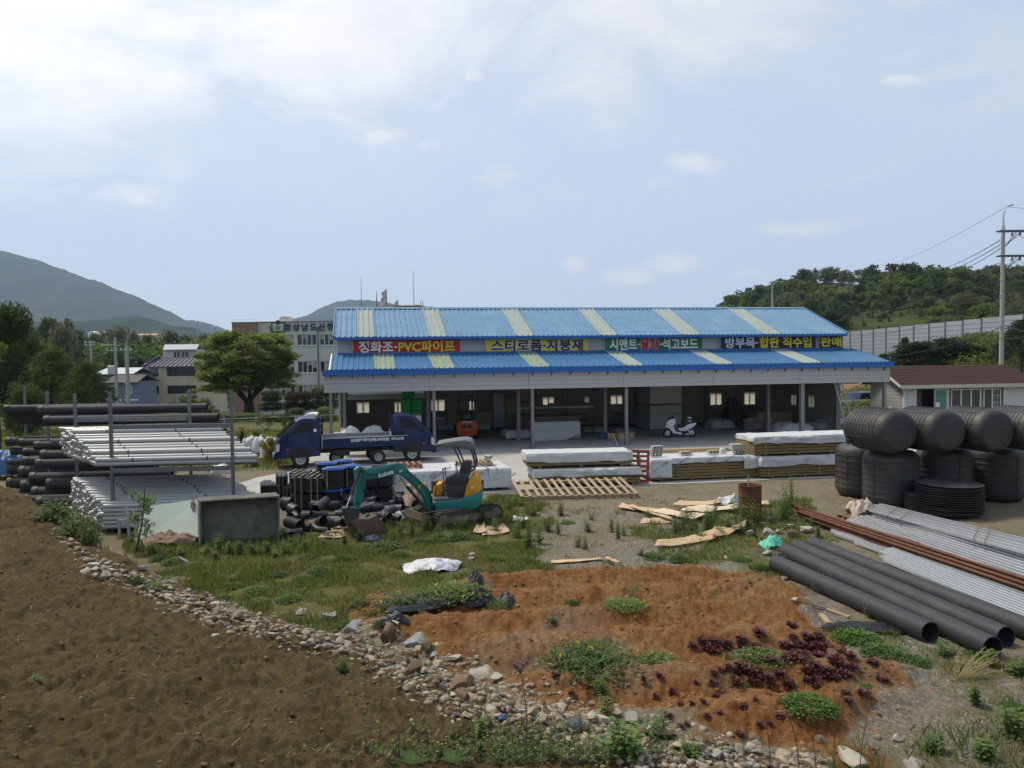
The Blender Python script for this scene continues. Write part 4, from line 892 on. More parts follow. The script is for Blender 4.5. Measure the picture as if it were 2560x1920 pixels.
# ------------------------------------------------------------------ scooter
def scooter():
 Mw = mat('scooter_white', (.72, .73, .75), rough=.2, var=.04, spec=.6)
 p = G(1700, 1094); t = thing('scooter', 'white scooter with a helmet on its black seat, parked on the store floor', 'scooter', (p.x, p.y, .012), YAW+R(-2))
 k = 1.9/262
 def e(zx, zy): return ((zx-632)*k, (1247-zy)*k)
 def pr(nm, pts, w_, m, par=t, bv=.02):
  b = MB(); b.prism([e(*q) for q in pts], -w_, w_, ax='y'); return b.build(nm, m, par, bevel=bv, seg=2, smooth=40)
 pr('front_fairing', [(516, 1168), (530, 1130), (560, 1108), (590, 1110), (592, 1140), (575, 1160), (592, 1200), (640, 1212), (640, 1226), (575, 1215), (545, 1180)], .16, Mw)
 pr('rear_fairing', [(610, 1180), (650, 1175), (690, 1150), (745, 1140), (748, 1152), (715, 1180), (668, 1200), (625, 1200)], .17, Mw)
 pr('floorboard', [(560, 1165), (575, 1160), (600, 1180), (680, 1195), (700, 1215), (600, 1222), (575, 1205)], .13, M_black)
 pr('seat', [(612, 1172), (620, 1152), (655, 1145), (690, 1130), (742, 1132), (745, 1140), (690, 1152), (650, 1174)], .13, M_black)
 pr('windscreen', [(545, 1108), (570, 1098), (585, 1105), (560, 1112)], .12, M_glassd, bv=.005)
 pr('engine', [(660, 1205), (690, 1195), (735, 1208), (735, 1228), (665, 1232)], .12, M_rim)
 for zx in (537, 722):
  r = 33*k; b = MB(); M9 = Matrix.Rotation(math.pi/2, 3, 'X')
  b.lathe([(r*.62, -.05), (r*.92, -.055), (r, -.02), (r, .02), (r*.92, .055), (r*.62, .05)], 24, M=M9, cap=False); wl = b.build('wheel', M_tyre, t, smooth=40, loc=(e(zx, 0)[0], 0, r))
  b = MB(); b.lathe([(.001, -.05), (r*.62, -.03), (r*.62, .03), (.001, .05)], 12, M=M9); b.build('rim', M_rim, wl)
 b = MB(); b.path([(e(585, 1110)[0], -.28, e(0, 1096)[1]), (e(580, 1110)[0], 0, e(0, 1100)[1]), (e(585, 1110)[0], .28, e(0, 1096)[1])], .014, 6); b.tube((e(560, 0)[0], 0, e(0, 1190)[1]), (e(578, 0)[0], 0, e(0, 1100)[1]), .02, n=8); b.build('handlebar', M_black, t)
 for y in (-.26, .26):
  b = MB(); b.tube((e(590, 0)[0], y, e(0, 1100)[1]), (e(602, 0)[0], y, e(0, 1078)[1]), .007, n=5); b.lathe([(.001, 0), (.045, .01), (.05, .05), (.001, .07)], 10, (e(605, 0)[0], y, e(0, 1080)[1])); b.build('mirror', M_black, t)
 b = MB(); b.tube((e(650, 0)[0], -.12, .15), (e(645, 0)[0], -.2, .0), .012, n=6); b.build('kickstand', M_black, t)
 hx, hz = e(703, 1118); hp = Vector((p.x, p.y, .012))+Matrix.Rotation(YAW+R(-2), 3, 'Z')@Vector((hx, 0, hz-.13))
 h = thing('helmet', 'white motorcycle helmet with dark visor resting on the scooter seat', 'helmet', hp, YAW)
 b = MB(); b.lathe([(.11, .03), (.135, .08), (.14, .15), (.125, .21), (.08, .26), (.001, .28)], 18); b.build('shell', Mw, h, smooth=60)
 b = MB(); b.lathe([(.142, .10), (.146, .15), (.139, .18)], 18); b.build('visor', M_glassd, h, smooth=60)
scooter()
# ------------------------------------------------------------------ timber, pallets and blocks on the yard
M_wood = mat('treated_timber', (.20, .14, .062), rough=.75, var=.35, scale=5, stretch=(1, 6, 10), stain=(.10, .06, .022), stain_amt=.6, stain_scale=3)
M_wood2 = mat('fresh_timber', (.40, .27, .13), rough=.75, var=.2, scale=6, stretch=(1, 5, 8), rv=.12)
M_palw = mat('pallet_wood', (.32, .245, .15), rough=.8, var=.2, scale=6, stretch=(1, 4, 8), rv=.1, stain=(.28, .22, .15), stain_amt=.5)
M_wrap = mat('white_wrap', (.52, .53, .53), rough=.4, var=.10, scale=3, bump=1.0, bscale=7, spec=.5)
M_wrapink = mat('wrap_print', (.16, .18, .24), rough=.6)
M_tarp = mat('white_tarp', (.50, .505, .50), rough=.5, var=.10, scale=3, bump=1.0, bscale=6)
M_cblock = mat('concrete_block', (.36, .35, .32), rough=.95, var=.15, scale=20, bump=.3, rv=.1)
def drape(name, x0, x1, y0, y1, z, hf, hb, hl, hr, m, par, seed=1, off=.02, amp=.03, wave=.05):
 """thin sheet laid over a box top, hanging hf/hb/hl/hr down front, back, left and right"""
 nu = int((x1-x0)/.09)+1; co = []; fs = []
 us = list(np.linspace(-hl, 0, max(2, int(hl/.08)+2))[:-1]) if hl > 0 else []
 us = [('l', -q) for q in us]+[('t', q) for q in np.linspace(x0, x1, nu)]+([('r', q) for q in np.linspace(0, hr, max(2, int(hr/.08)+2))[1:]] if hr > 0 else [])
 vs = ([('f', -q) for q in np.linspace(-hf, 0, max(2, int(hf/.06)+2))[:-1]] if hf > 0 else [])+[('t', q) for q in np.linspace(y0, y1, 10)]+([('b', q) for q in np.linspace(0, hb, 5)[1:]] if hb > 0 else [])
 for (a, u) in us:
  for (c, v) in vs:
   x = {'l': x0-off, 't': u, 'r': x1+off}[a]; y = {'f': y0-off, 't': v, 'b': y1+off}[c]
   dz = 0; ru = (u if a == 't' else (x0-u if a == 'l' else x1+u))
   wv = 1+wave*8*float(fbm(np.array([ru*1.0]), np.array([seed*9.1]), .9, 3, seed)[()] if True else 0)
   if a == 'l' or a == 'r': dz += u
   if c == 'f' or c == 'b': dz += v*max(.4, wv)
   if (a in 'lr') and (c in 'fb'): dz = max(u, v)*1.0
   n = float(fbm(np.array([ru*1.3]), np.array([(v if c == 't' else -dz)*1.6]), .35, 3, seed+5)[0])
   if a == 't' and c == 't': co.append((x, y, z+.012+amp*.8*max(n, -.2)))
   elif c == 'f' or c == 'b': co.append((x, y-(1 if c == 'f' else -1)*(amp*n*2.4+.01+dz*.06), z-dz))
   else: co.append((x-(1 if a == 'l' else -1)*(amp*n*2.4+.01), y, z-dz))
 R_, C_ = len(us), len(vs)
 fs = [(i*C_+j, (i+1)*C_+j, (i+1)*C_+j+1, i*C_+j+1) for i in range(R_-1) for j in range(C_-1)]
 b = MB(); b.add(co, fs); return b.build(name, m, par, smooth=50)
def wrap_print(par, x0, x1, y, z0, z1, n=4, s=.12):
 for k in range(n):
  me = text_mesh('KLENK HOLZ AG', s, M_wrapink, ext=.001, offset=.002)
  put('wrap_lettering', me, par, (x0+(x1-x0)*(k+.5)/n, y, (z0+z1)/2+.05*(-1)**k), (math.pi/2, -R(32), 0))
def layers(b, x0, x1, y0, y1, z0, z1, h=.05, mi=0, seed=0, jit=.02):
 r = random.Random(seed); n = max(1, int(round((z1-z0)/h))); hh = (z1-z0)/n
 for k in range(n):
  a = r.uniform(0, jit); c = r.uniform(0, jit); yo = r.uniform(0, .022)
  nb = max(1, int((y1-y0)/.14)); w_ = (y1-y0)/nb
  b.box(x0+a, x1-c, y0+yo, y0+w_-.006, z0+k*hh+.003, z0+(k+1)*hh-(.016 if hh > .07 else .005), mi)
  b.box(x0+c, x1-a, y0+w_, y1-w_, z0+k*hh+.002, z0+(k+1)*hh-.003, mi)
  b.box(x0+a, x1-c, y1-w_+.006, y1-r.uniform(0, .012), z0+k*hh+.002, z0+(k+1)*hh-.003, mi)
def bearers(par, x0, x1, y0, y1, z0, z1, n=3):
 for k in range(n):
  x = x0+(x1-x0)*(k+.3)/(n-.4); b = MB(); b.box(x, x+.1, y0+.02, y1-.02, z0, z1); b.build('bearer', M_wood, par)
def frameAB(a, b_, z=0.0):
 A = G(*a, z); B = G(*b_, z); return A, math.atan2(B.y-A.y, B.x-A.x), (B-A).length
A, r1, L1 = frameAB((980, 1239), (1276, 1225))
t = thing('wrapped_timber_pack', 'long white wrapped timber pack behind the excavator, pallets on top', 'timber pack', (A.x, A.y, .012), r1)
b = MB(); layers(b, 0.02, L1-.02, 0, 1.9, .08, .70, .10); b.build('timber', M_wood, t); bearers(t, 0, L1, 0, 1.9, 0, .08, 5)
drape('wrapping', 0, L1, 0, 1.9, .70, .32, .3, .62, .64, M_wrap, t, 3, amp=.012, wave=.02)
drape('end_wrapping', 0, 1.25, 0, .4, .706, .62, 0, .6, 0, M_wrap, t, 5, off=.03, amp=.01, wave=.01); drape('end_wrapping', L1-.9, L1, 0, .4, .706, .62, 0, 0, .6, M_wrap, t, 6, off=.03, amp=.01, wave=.01)
wrap_print(t, .05, 1.25, -.052, .2, .6, 3); wrap_print(t, 1.3, L1-.9, -.048, .45, .65, 4); wrap_print(t, L1-.85, L1, -.052, .1, .6, 2)
for x in (.1, L1-.75, L1-.45): b = MB(); b.box(x, x+.02, -.05, -.044, .05, .72); b.box(x, x+.02, -.05, 1.9, .722, .728); b.build('strap', M_black, t)
def on(t_, x, y, z): return t_.matrix_world@Vector((x, y, z)) if False else Vector(t_.location)+Matrix.Rotation(t_.rotation_euler[2], 3, 'Z')@Vector((x, y, z))
def pallet(label, loc, rot, W=1.1, D=.9, n=7, m=None, name='pallet', group=None):
 t = thing(name, label, 'pallet', loc, 0, group); t.rotation_euler = rot; m = m or M_palw
 sd_ = random.Random(len(label))
 for k in range(n):
  x = (W-.09)*k/(n-1); b = MB(); q = sd_.uniform(-.008, .008); b.box(x+q, x+q+.085, 0, D, .10, .12); b.build('deck_board', m, t)
 for k in range(3):
  y = (D-.08)*k/2; b = MB(); b.box(0, W, y, y+.08, .02, .098); b.build('runner', m, t)
 for k in range(3):
  x = (W-.1)*k/2; b = MB(); b.box(x, x+.1, 0, D, .0, .018); b.build('base_board', m, t)
 return t
PT = t
pallet('pale pallet on the wrapped timber pack beside a single concrete block', on(PT, 2.3, .6, .73), (0, 0, r1+.06))
M_redw = mat('red_brown_wood', (.24, .10, .055), rough=.8, var=.25, scale=6, stretch=(1, 5, 8))
pallet('reddish brown pallet lying on the wrapped timber behind the excavator boom', on(PT, -.05, .75, .73), (0, 0, r1), 1.1, .9, 6, M_redw)
def cblock(label, loc, rz, group='concrete blocks on the timber packs'):
 b = MB(); L, W, H = .39, .19, .19
 b.box(0, L, 0, .03, 0, H); b.box(0, L, W-.03, W, 0, H)
 for x in (0, .12, .24, .36): b.box(x, x+.03, .03, W-.03, 0, H)
 me = b.mesh('concrete_block', M_cblock)
 o = put('concrete_block', me, None, loc, (math.pi/2, 0, rz), (1, .62, 1)); return tag(o, label, 'block', group)
cblock('single concrete block standing on the wrapped timber near the pale pallet', on(PT, 3.15, .85, .915), r1+1.2)
A2, r2, L2 = frameAB((1336, 1221), (1602, 1213)); 
t = thing('timber_pack', 'lower timber pack of the middle pair, under a smaller one', 'timber pack', (A2.x, A2.y, .012), r2)
b = MB(); layers(b, 0, L2, 0, 1.7, .1, .58, .095); b.build('timber', M_wood, t); bearers(t, 0, L2, 0, 1.7, 0, .1, 4)
drape('tarpaulin', 0, L2, 0, 1.7, .58, .24, .2, .26, .1, M_tarp, t, 13)
PT2 = t
t = thing('timber_pack', 'upper timber pack of the middle pair, white sheet on top', 'timber pack', on(t, -.22, .25, .60), r2)
b = MB(); layers(b, 0, L2+.0, 0, 1.2, .09, .50, .095); b.build('timber', M_wood, t); bearers(t, 0, L2, 0, 1.2, 0, .09, 3)
drape('tarpaulin', 0, L2, 0, 1.2, .50, .27, .2, .22, .03, M_tarp, t, 17, amp=.025)
A3, r3, L3 = frameAB((1628, 1206), (1899, 1195))
t = thing('timber_pack', 'single timber pack with torn silver wrap and hollow blocks on top', 'timber pack', (A3.x, A3.y, .012), r3)
b = MB(); layers(b, 0, L3, 0, 1.5, .06, .78, .10); b.build('timber', M_wood, t); bearers(t, 0, L3, 0, 1.5, 0, .06, 4)
drape('wrapping', 0, L3, 0, 1.5, .78, .17, .2, .1, .1, M_wrap, t, 23, amp=.02)
drape('end_wrapping', 0, .72, 0, .8, .79, .64, 0, .6, 0, M_wrap, t, 27, off=.05, amp=.03, wave=.03); drape('end_wrapping', L3-.62, L3+.05, 0, .8, .79, .46, 0, 0, .3, M_wrap, t, 29, off=.05, amp=.04, wave=.06)
wrap_print(t, .05, .7, -.09, .2, .6, 2); wrap_print(t, .8, L3-.7, -.065, .64, .76, 3, .09)
b = MB(); b.box(.5, L3-.4, 1.38, 1.48, .81, .93); b.build('top_plank', M_wood2, t)
for k in range(3): cblock(['hollow block at the bottom of the pile of three beside the red pallet', 'middle hollow block of the pile of three beside the red pallet', 'top hollow block of the pile of three beside the red pallet'][k], on(t, .12+.02*k, .5, .835+k*.12), r3+.03*k)
cblock('hollow block left of the pair alone on the torn wrap pack', on(t, 1.28, .7, .83), r3+.05); cblock('hollow block right of the pair alone on the torn wrap pack', on(t, 2.33, .7, .83), r3)
cblock('hollow block at the right end of the torn wrap pack, under a grey box', on(t, 3.2, .45, .835), r3-.05)
b = MB(); b.box(0, .42, 0, .3, 0, .20); b.box(-.005, .425, -.005, .305, .13, .135); tag(b.build('grey_box', M_cblock, bevel=.012, loc=on(t, 3.12, .3, .965), rot=(0, 0, r3)), 'plain grey box on the block at the right end of the torn wrap pack', 'box')
b = MB(); b.add([(0, 0, 0), (.24, 0, .02), (.22, .2, .0), (0, .22, .04), (.02, .03, .19), (.21, .02, .17), (.2, .18, .18), (.03, .2, .2)], [(0, 3, 2, 1), (4, 5, 6, 7), (0, 1, 5, 4), (1, 2, 6, 5), (2, 3, 7, 6), (3, 0, 4, 7)]); tag(b.build('plastic_bag', M_wrap, smooth=30, bevel=.03, seg=2, loc=on(t, 2.83, .6, .81), rot=(0, 0, r3)), 'small crumpled white plastic bag beside the grey box', 'bag')
p = G(1612, 1211); t = pallet('narrow red pallet standing upright between two timber packs', (p.x+.15, p.y+.02, .05), (R(0), R(-80), r3+R(62)), 1.1, .75, 7, mat('red_paint_wood', (.22, .05, .04), rough=.75, var=.3, scale=6, stain=(.2, .12, .08), stain_amt=.5))
A4, r4, L4 = frameAB((1903, 1198), (2165, 1187)); L4 += .5
t = thing('timber_pack', 'lower timber pack of the right pair, partly behind the black tanks', 'timber pack', (A4.x, A4.y, .012), r4)
b = MB(); layers(b, 0, L4, 0, 1.6, .06, .74, .095); b.build('timber', M_wood, t); bearers(t, 0, L4, 0, 1.6, 0, .06, 4)
drape('tarpaulin', 0, L4, 0, 1.6, .74, .28, .2, .3, .1, M_tarp, t, 33, amp=.03)
for x in (.28, 2.2): b = MB(); b.box(x, x+.015, -.03, -.02, .06, .5); b.build('strap', mat('yellow_strap', (.5, .42, .12)), t)
t = thing('timber_pack', 'upper timber pack of the right pair under a sagging white sheet', 'timber pack', on(t, -.18, .15, .78), r4)
b = MB(); layers(b, 0, L4, 0, 1.4, .05, .66, .095); b.build('timber', M_wood, t); bearers(t, 0, L4, 0, 1.4, 0, .05, 4)
drape('tarpaulin', 0, L4, 0, 1.4, .66, .27, .2, .16, .1, M_tarp, t, 37, amp=.04)
b = MB(); b.box(.42, .435, -.03, -.02, .05, .62); b.build('strap', MATS['yellow_strap'], t)
A, rr, L = frameAB((1302, 1251), (1597, 1243)); A = G(1302, 1251)
t = thing('long_pallet', 'very long pale slatted pallet lying on gravel before the timber', 'pallet', (A.x, A.y, .02), rr); t.rotation_euler = (R(7), 0, rr)
W = (G(1285, 1226)-A).length
for y in (0, W*.42, W*.9): b = MB(); b.box(0, L, y, y+.07, 0, .09); b.build('runner', M_palw, t)
for k in range(15):
 x = (L-.1)*k/14; j = rnd.uniform(-.05, .05); b = MB(); b.add([(x+j*.3, -.02, .092), (x+.1+j*.3, -.02, .092), (x+.1-.12+j, W, .092), (x-.12+j, W, .092), (x+j*.3, -.02, .115), (x+.1+j*.3, -.02, .115), (x+.1-.12+j, W, .115), (x-.12+j, W, .115)], [(0, 3, 2, 1), (4, 5, 6, 7), (0, 1, 5, 4), (1, 2, 6, 5), (2, 3, 7, 6), (3, 0, 4, 7)]); b.build('deck_slat', M_palw, t)
# ------------------------------------------------------------------ black septic tanks
M_tank = mat('black_polyethylene', (.034, .033, .032), rough=.55, var=.22, scale=2.2, bump=.25, bscale=25, rv=.15, spec=.45, stain=(.10, .086, .07), stain_amt=.65, stain_scale=1.3)
def tank_mesh(L, rx, rz, cap, ribs, nlong=10):
 """drum along +z with rounded ends, hoops and long ribs; returns body and hoops"""
 b = MB(); pr = []
 for k in range(9): a = k/8*math.pi/2; pr.append((1-cap*(1-math.sin(a)) if True else 0, cap*(1-math.cos(a))))
 prof = [(.001, 0)]+[(max(.001, (1-.26*(1-math.sin(k/8*math.pi/2)))), .22*(1-math.cos(k/8*math.pi/2))) for k in range(9)]
 prof = [(.001, -.0), (.45, -.0), (.62, .008)]+[((1-.28)+.28*math.sin(a), cap*(1-math.cos(a))+.01) for a in (k/7*math.pi/2 for k in range(8))]
 top = [(r, L-z) for r, z in reversed(prof)]
 full = prof+top
 b.lathe([(r*rx, z) for r, z in full], 48, sy=rz/rx)
 n = ribs; z0, z1 = cap+.03, L-cap-.03
 for k in range(n):
  z = z0+(z1-z0)*k/(n-1)
  b.lathe([(rx*.985, z-.022), (rx*1.022, z-.012), (rx*1.022, z+.012), (rx*.985, z+.022)], 48, sy=rz/rx)
 for k in range(nlong):
  a = 2*math.pi*(k+.5)/nlong; ca, sa = math.cos(a), math.sin(a)
  c0 = Vector((ca*rx*1.0, sa*rz*1.0, z0-.06)); c1 = Vector((ca*rx*1.0, sa*rz*1.0, z1+.06))
  b.beam(c0, c1, .03, .035, up=(ca, sa, 0))
 return b.mesh('tank_body', M_tank, smooth=40)
tst = tank_mesh(1.5, .74, .70, .26, 7, 8)
tly = tank_mesh(1.75, .64, .60, .30, 9, 10)
port = MB(); port.pipe((0, 0, 0), (0, 0, .09), .085, .02, 16); port.pipe((0, 0, .02), (0, 0, .04), .11, .03, 16); pm = port.mesh('inlet_port', M_tank, smooth=40)
def stand(px, py, label, rz, s=1.06):
 p = G(px, py); t = thing('septic_tank', label, 'septic tank', (p.x, p.y+.7, T(p.x, p.y+.7)-.01), rz, 'black septic tanks standing in the lower row')
 t.scale = (s, s, s); put('tank_body', tst, t); put('inlet_port', pm, t, (.72*math.cos(-1.95), .70*math.sin(-1.95), .26), (math.pi/2, 0, -1.95+math.pi/2)); return t
lab = ['standing black tank at the left end, half behind its neighbour', 'standing black tank in front, second from the left end', 'standing black tank behind the big stack of round lids', 'standing black tank at the right edge of the lower row']
stand(2182, 1248, lab[0], .2); stand(2256, 1273, lab[1], .9); stand(2392, 1264, lab[2], .5); stand(2526, 1258, lab[3], 1.4)
p = G(2660, 1252); 
def lying(px, py, z, label, D):
 c = D_(px, py, D); t = thing('septic_tank', label, 'septic tank', (c.x, c.y, c.z), 0, 'black septic tanks lying on the upper row')
 t.rotation_euler = Euler((-math.pi/2, 0, R(13)))
 put('tank_body', tly, t); put('inlet_port', pm, t, (.64*math.cos(2.5), -.60*math.sin(2.5)*-1, 1.45), (0, -math.pi/2+.4, 0)); return t
for (px, lb) in ((2252, 'lying black tank at the left end of the upper row'), (2375, 'lying black tank second from the left of the upper row'), (2497, 'lying black tank third from the left of the upper row'), (2617, 'lying black tank cut by the right edge of the picture')):
 lying(px, 1081-(px-2252)*.012, 0, lb, 21.4)
def lids(label, px0, px1, pyb, n, h, nm, par_l):
 p0, p1 = G(px0, pyb-12), G(px1, pyb-12); c = (p0+p1)/2; r = (p1-p0).length/2
 g0 = T(c.x, c.y)
 b = MB(); s = h/n
 b.lathe([(r*.86, -.06), (r*.93, -.05), (r, -.01), (r*1.0, .0), (r*.93, .0), (r*.9, -.02), (r*.55, -.02), (r*.5, .0), (r*.001, .0)], 48)
 me = b.mesh('round_lid', M_tank, smooth=30)
 for k in range(n):
  o = put('round_lid', me, None, (c.x+rnd.uniform(-.015, .015), c.y+rnd.uniform(-.015, .015), g0+.05+(k+1)*s), (rnd.uniform(-.01, .01), rnd.uniform(-.01, .01), rnd.uniform(0, 6)))
  tag(o, label if k == n-1 else label.replace('top ', 'lower '), 'tank lid', par_l)
lids('large top lid of the wide black stack before the tanks', 2294, 2452, 1298, 13, .80, '', 'large black lids in one stack')
lids('small top lid of the narrow black stack beside the wide one', 2263, 2328, 1291, 8, .46, '', 'small black lids in one stack')
# ------------------------------------------------------------------ rusty barrel
M_rusty = mat('rust', (.13, .052, .026), rough=.9, metal=.15, var=.4, scale=5, stain=(.06, .028, .02), stain_amt=.8, stain_scale=3)
p = GT(1875, 1296); t = thing('rusty_barrel', 'open rusty steel barrel standing among weeds, a stick poking out', 'barrel', p)
b = MB(); r = .30
prof = [(r, 0), (r*1.03, .01), (r, .03), (r, .3), (r*1.03, .32), (r, .34), (r, .58), (r*1.03, .6), (r, .62), (r, .87), (r*1.035, .885), (r*1.0, .9), (r-.012, .885), (r-.012, .04), (.001, .04)]
b.lathe(prof, 32); b.build('drum', M_rusty, t, smooth=40)
tag(MB().beam((p.x-.05, p.y, p.z+.1), (p.x-.02, p.y+.06, p.z+1.12), .03, .03).build('stick', M_palw), 'pale stick standing inside the rusty barrel', 'stick')
# ------------------------------------------------------------------ big black pipes, galvanised tubes, rusty beams on the right
M_bigp = mat('black_pipe', (.027, .028, .031), rough=.6, var=.14, scale=3, bump=.15, bscale=40, stain=(.10, .09, .08), stain_amt=.3, stain_scale=2)
def bigpipe(a, b_, r, label, z=None):
 A = G(*a, r); B = G(*b_, r); A.z = T(A.x, A.y)+r*.92; B.z = max(T(B.x, B.y), -.02)+r*.92
 bm = MB(); d = (B-A); bm.pipe(Vector(), d, r, .018, 40); o = bm.build('large_pipe', M_bigp, smooth=40, loc=A)
 return tag(o, label, 'pipe', 'big black pipes side by side')
bigpipe((1940, 1407), (2326, 1580), .165, 'big black pipe nearest the red soil, shortest of the four')
bigpipe((1962, 1375), (2482, 1620), .165, 'big black pipe second from the red soil, reaching farthest forward')
bigpipe((1990, 1366), (2515, 1590), .165, 'big black pipe third from the red soil, end set back')
bigpipe((2028, 1357), (2640, 1597), .165, 'big black pipe beside the galvanised bars, cut by the picture edge')
def lerpx(p, q, s): return (p[0]+(q[0]-p[0])*s, p[1]+(q[1]-p[1])*s)
def bars(nA, nB, fA, fB, n, w_, layers_, m, name, label, group, z0=.05, jit=.12, seed=1, hollow=True, skip=()):
 """bars from sight points between nA..nB (left ends) to fA..fB (right ends)"""
 r = random.Random(seed)
 for k in range(n):
  s = k/(n-1)
  for l in range(layers_):
   z = z0+w_*(l+.5)
   A = G(*lerpx(nA, nB, s), z); B = G(*lerpx(fA, fB, s), z); d = (B-A).normalized()
   A = A+d*r.uniform(-jit, jit); B = B+d*r.uniform(-jit, jit)
   b = MB(); v = B-A
   if hollow: b.beam((0, 0, 0), v, w_*.94, w_*.94)
   else:
    t_ = w_*.12; up = Vector((0, 0, w_*.42)); sd_ = Vector((0, 0, 0))
    b.beam(up, up+v, w_*.9, t_); b.beam(-up, -up+v, w_*.9, t_); b.beam(Vector(), v, t_, w_*.74)
   o = b.build(name, m, loc=A); tag(o, label, 'steel bar', group)
M_galvr = mat('galvanised_bar', (.55, .565, .58), rough=.38, metal=.5, var=.12, scale=7, rv=.12, stain=(.42, .42, .40), stain_amt=.4, stain_scale=3)
bars((2200, 1262), (2110, 1302), (2640, 1376), (2640, 1492), 15, .058, 2, M_galvr, 'square_tube', 'galvanised square tube in the far bundle behind the rusty beams', 'far bundle of galvanised square tubes', .03, .12, 3)
bars((2206, 1262), (2174, 1275), (2640, 1368), (2640, 1404), 5, .058, 3, M_galvr, 'square_tube', 'galvanised square tube on the raised strapped back edge of the far bundle', 'raised tubes strapped with wire', .15, .03, 4)
bars((1984, 1268), (1990, 1281), (2640, 1478), (2640, 1505), 3, .13, 1, M_rusty, 'rusty_girder', 'long rusty steel beam lying between the two galvanised bundles', 'rusty beams between the bundles', .10, .2, 5, False)
bars((2010, 1283), (2030, 1300), (2290, 1362), (2300, 1388), 4, .13, 1, M_rusty, 'short_rusty_girder', 'shorter rusty beam ending before the near galvanised bundle', 'shorter rusty beams', .03, .1, 6, False)
bars((2275, 1372), (2190, 1392), (2640, 1500), (2640, 1575), 11, .058, 1, M_galvr, 'flat_channel', 'galvanised channel in the near bundle beside the black pipes', 'near bundle of galvanised channels', .10, .3, 7)
bars((2130, 1385), (2105, 1402), (2530, 1530), (2510, 1560), 5, .06, 1, M_galvr, 'flat_channel', 'dull galvanised channel along the near edge of the near bundle', 'dull channels at the near edge', .03, .35, 8)
bars((2080, 1325), (2120, 1350), (2330, 1402), (2320, 1420), 4, .05, 1, M_galvr, 'short_channel', 'short galvanised channel left of the near bundle among stones', 'short channels', .06, .3, 9)
for s in (.10, .17, .56, .62):
 q0 = G(*lerpx((2204, 1258), (2640, 1364), s), .34); q1 = G(*lerpx((2172, 1277), (2640, 1406), s), .30)
 b = MB(); b.path([q0+Vector((0, 0, .02)), q1+Vector((0, 0, .025)), q1+Vector((-.02, -.05, -.16))], .008, 5); tag(b.build('wire_tie', mat('rust_wire', (.2, .09, .06))), 'rusty wire tie %s' % {.10: 'nearest the left tips of the raised tubes', .17: 'second from the left tips of the raised tubes', .56: 'farther right on the raised tubes', .62: 'rightmost on the raised tubes'}[s], 'wire')
# ------------------------------------------------------------------ goods inside the store
M_wrapg = mat('grey_wrap', (.44, .45, .45), rough=.5, var=.08, scale=3, bump=.5, bscale=6)
M_sack = mat('cement_sack', (.40, .37, .30), rough=.85, var=.15, scale=5, rv=.2, bump=.3, bscale=12)
M_board = mat('board_pack', (.33, .27, .17), rough=.8, var=.15, scale=4, stretch=(1, 3, 9))
M_card = mat('cardboard', (.43, .31, .20), rough=.9, var=.10, scale=5, rv=.08)
def sw_thing(nm, lab, cat, px, py, D=None, z=None, group=None):
 """stand a thing where a photo pixel meets the store floor"""
 p = G(px, py, .012) if D is None else D_(px, py, D)
 return thing(nm, lab, cat, p, YAW, group)
def pack(nm, lab, px0, px1, py0, py1, dep, m, hh=.05, wrapm=None, D=None, cat='stack', side=0):
 A = G(px0, py1, .012) if D is None else D_(px0, py1, D); sc = A.y/FPX
 W = (px1-px0)*sc/math.cos(YAW)*1.0; H = (py1-py0)*sc
 t = thing(nm, lab, cat, A, YAW)
 b = MB()
 if hh: layers(b, 0, W, 0, dep, .06 if D is None else 0, H, hh, seed=px0)
 else: b.box(0, W, 0, dep, .06 if D is None else 0, H)
 b.build('boards' if hh else 'body', m, t, bevel=0 if hh else .02)
 if D is None: bearers(t, 0, W, 0, dep, 0, .06, 3)
 if wrapm: drape('wrapping', 0, W, 0, dep, H, H*.85, .2, .3, .3, wrapm, t, px0)
 return t, W, H
pack('wrapped_board_stack', 'white wrapped board stack standing near the middle post of the store', 1336, 1452, 1056, 1102, 1.2, M_board, .06, M_wrapg)
pack('wrapped_board_stack', 'low grey wrapped boards lying left of the white wrapped stack', 1266, 1332, 1078, 1100, 1.2, M_board, .05, M_wrapg)
pack('board_pack', 'long pack of brown boards behind the white wrapped stack', 1338, 1450, 1042, 1082, 1.5, M_board, .07)
pack('board_pack', 'khaki board stack between forklift and middle post', 1292, 1336, 1040, 1078, 1.5, M_board, .08)
pack('grey_board_pack', 'low grey pack of boards left of the forklift', 1092, 1134, 1046, 1078, 1.0, M_wrapg, .1)
pack('grey_board_pack', 'low grey pack of boards right of the forklift', 1192, 1228, 1044, 1076, 1.0, M_wrapg, .1)
pack('plasterboard_stack', 'tall upper stack of grey plasterboard behind the scooter', 1625, 1708, 966, 1010, 2.2, mat('plasterboard', (.36, .355, .31), rough=.85, var=.04), 0, None, 44.1)
pack('plasterboard_stack', 'lower stack of grey plasterboard behind the scooter, floor to middle', 1625, 1708, 1013, 1077, 2.2, MATS['plasterboard'], 0)
pack('plasterboard_stack', 'plasterboard pile at the left of the scooter, low and wide', 1612, 1650, 1048, 1072, 2.2, MATS['plasterboard'], 0)
pack('upright_sheets', 'tall pale sheets standing upright left of the middle rack', 1234, 1262, 985, 1072, 1.2, M_wrapg, 0)
pack('upright_sheets', 'brown sheets standing upright just left of the middle rack', 1266, 1290, 992, 1072, 1.2, M_board, 0)
pack('board_pack', 'khaki boards piled waist high behind the sacks at the right', 1895, 1990, 1030, 1066, 1.2, M_board, .1)
pack('board_pack', 'long light boards stacked against the back wall by the forklift', 1120, 1230, 1030, 1062, 1.0, M_board, .1, None, 46.5)
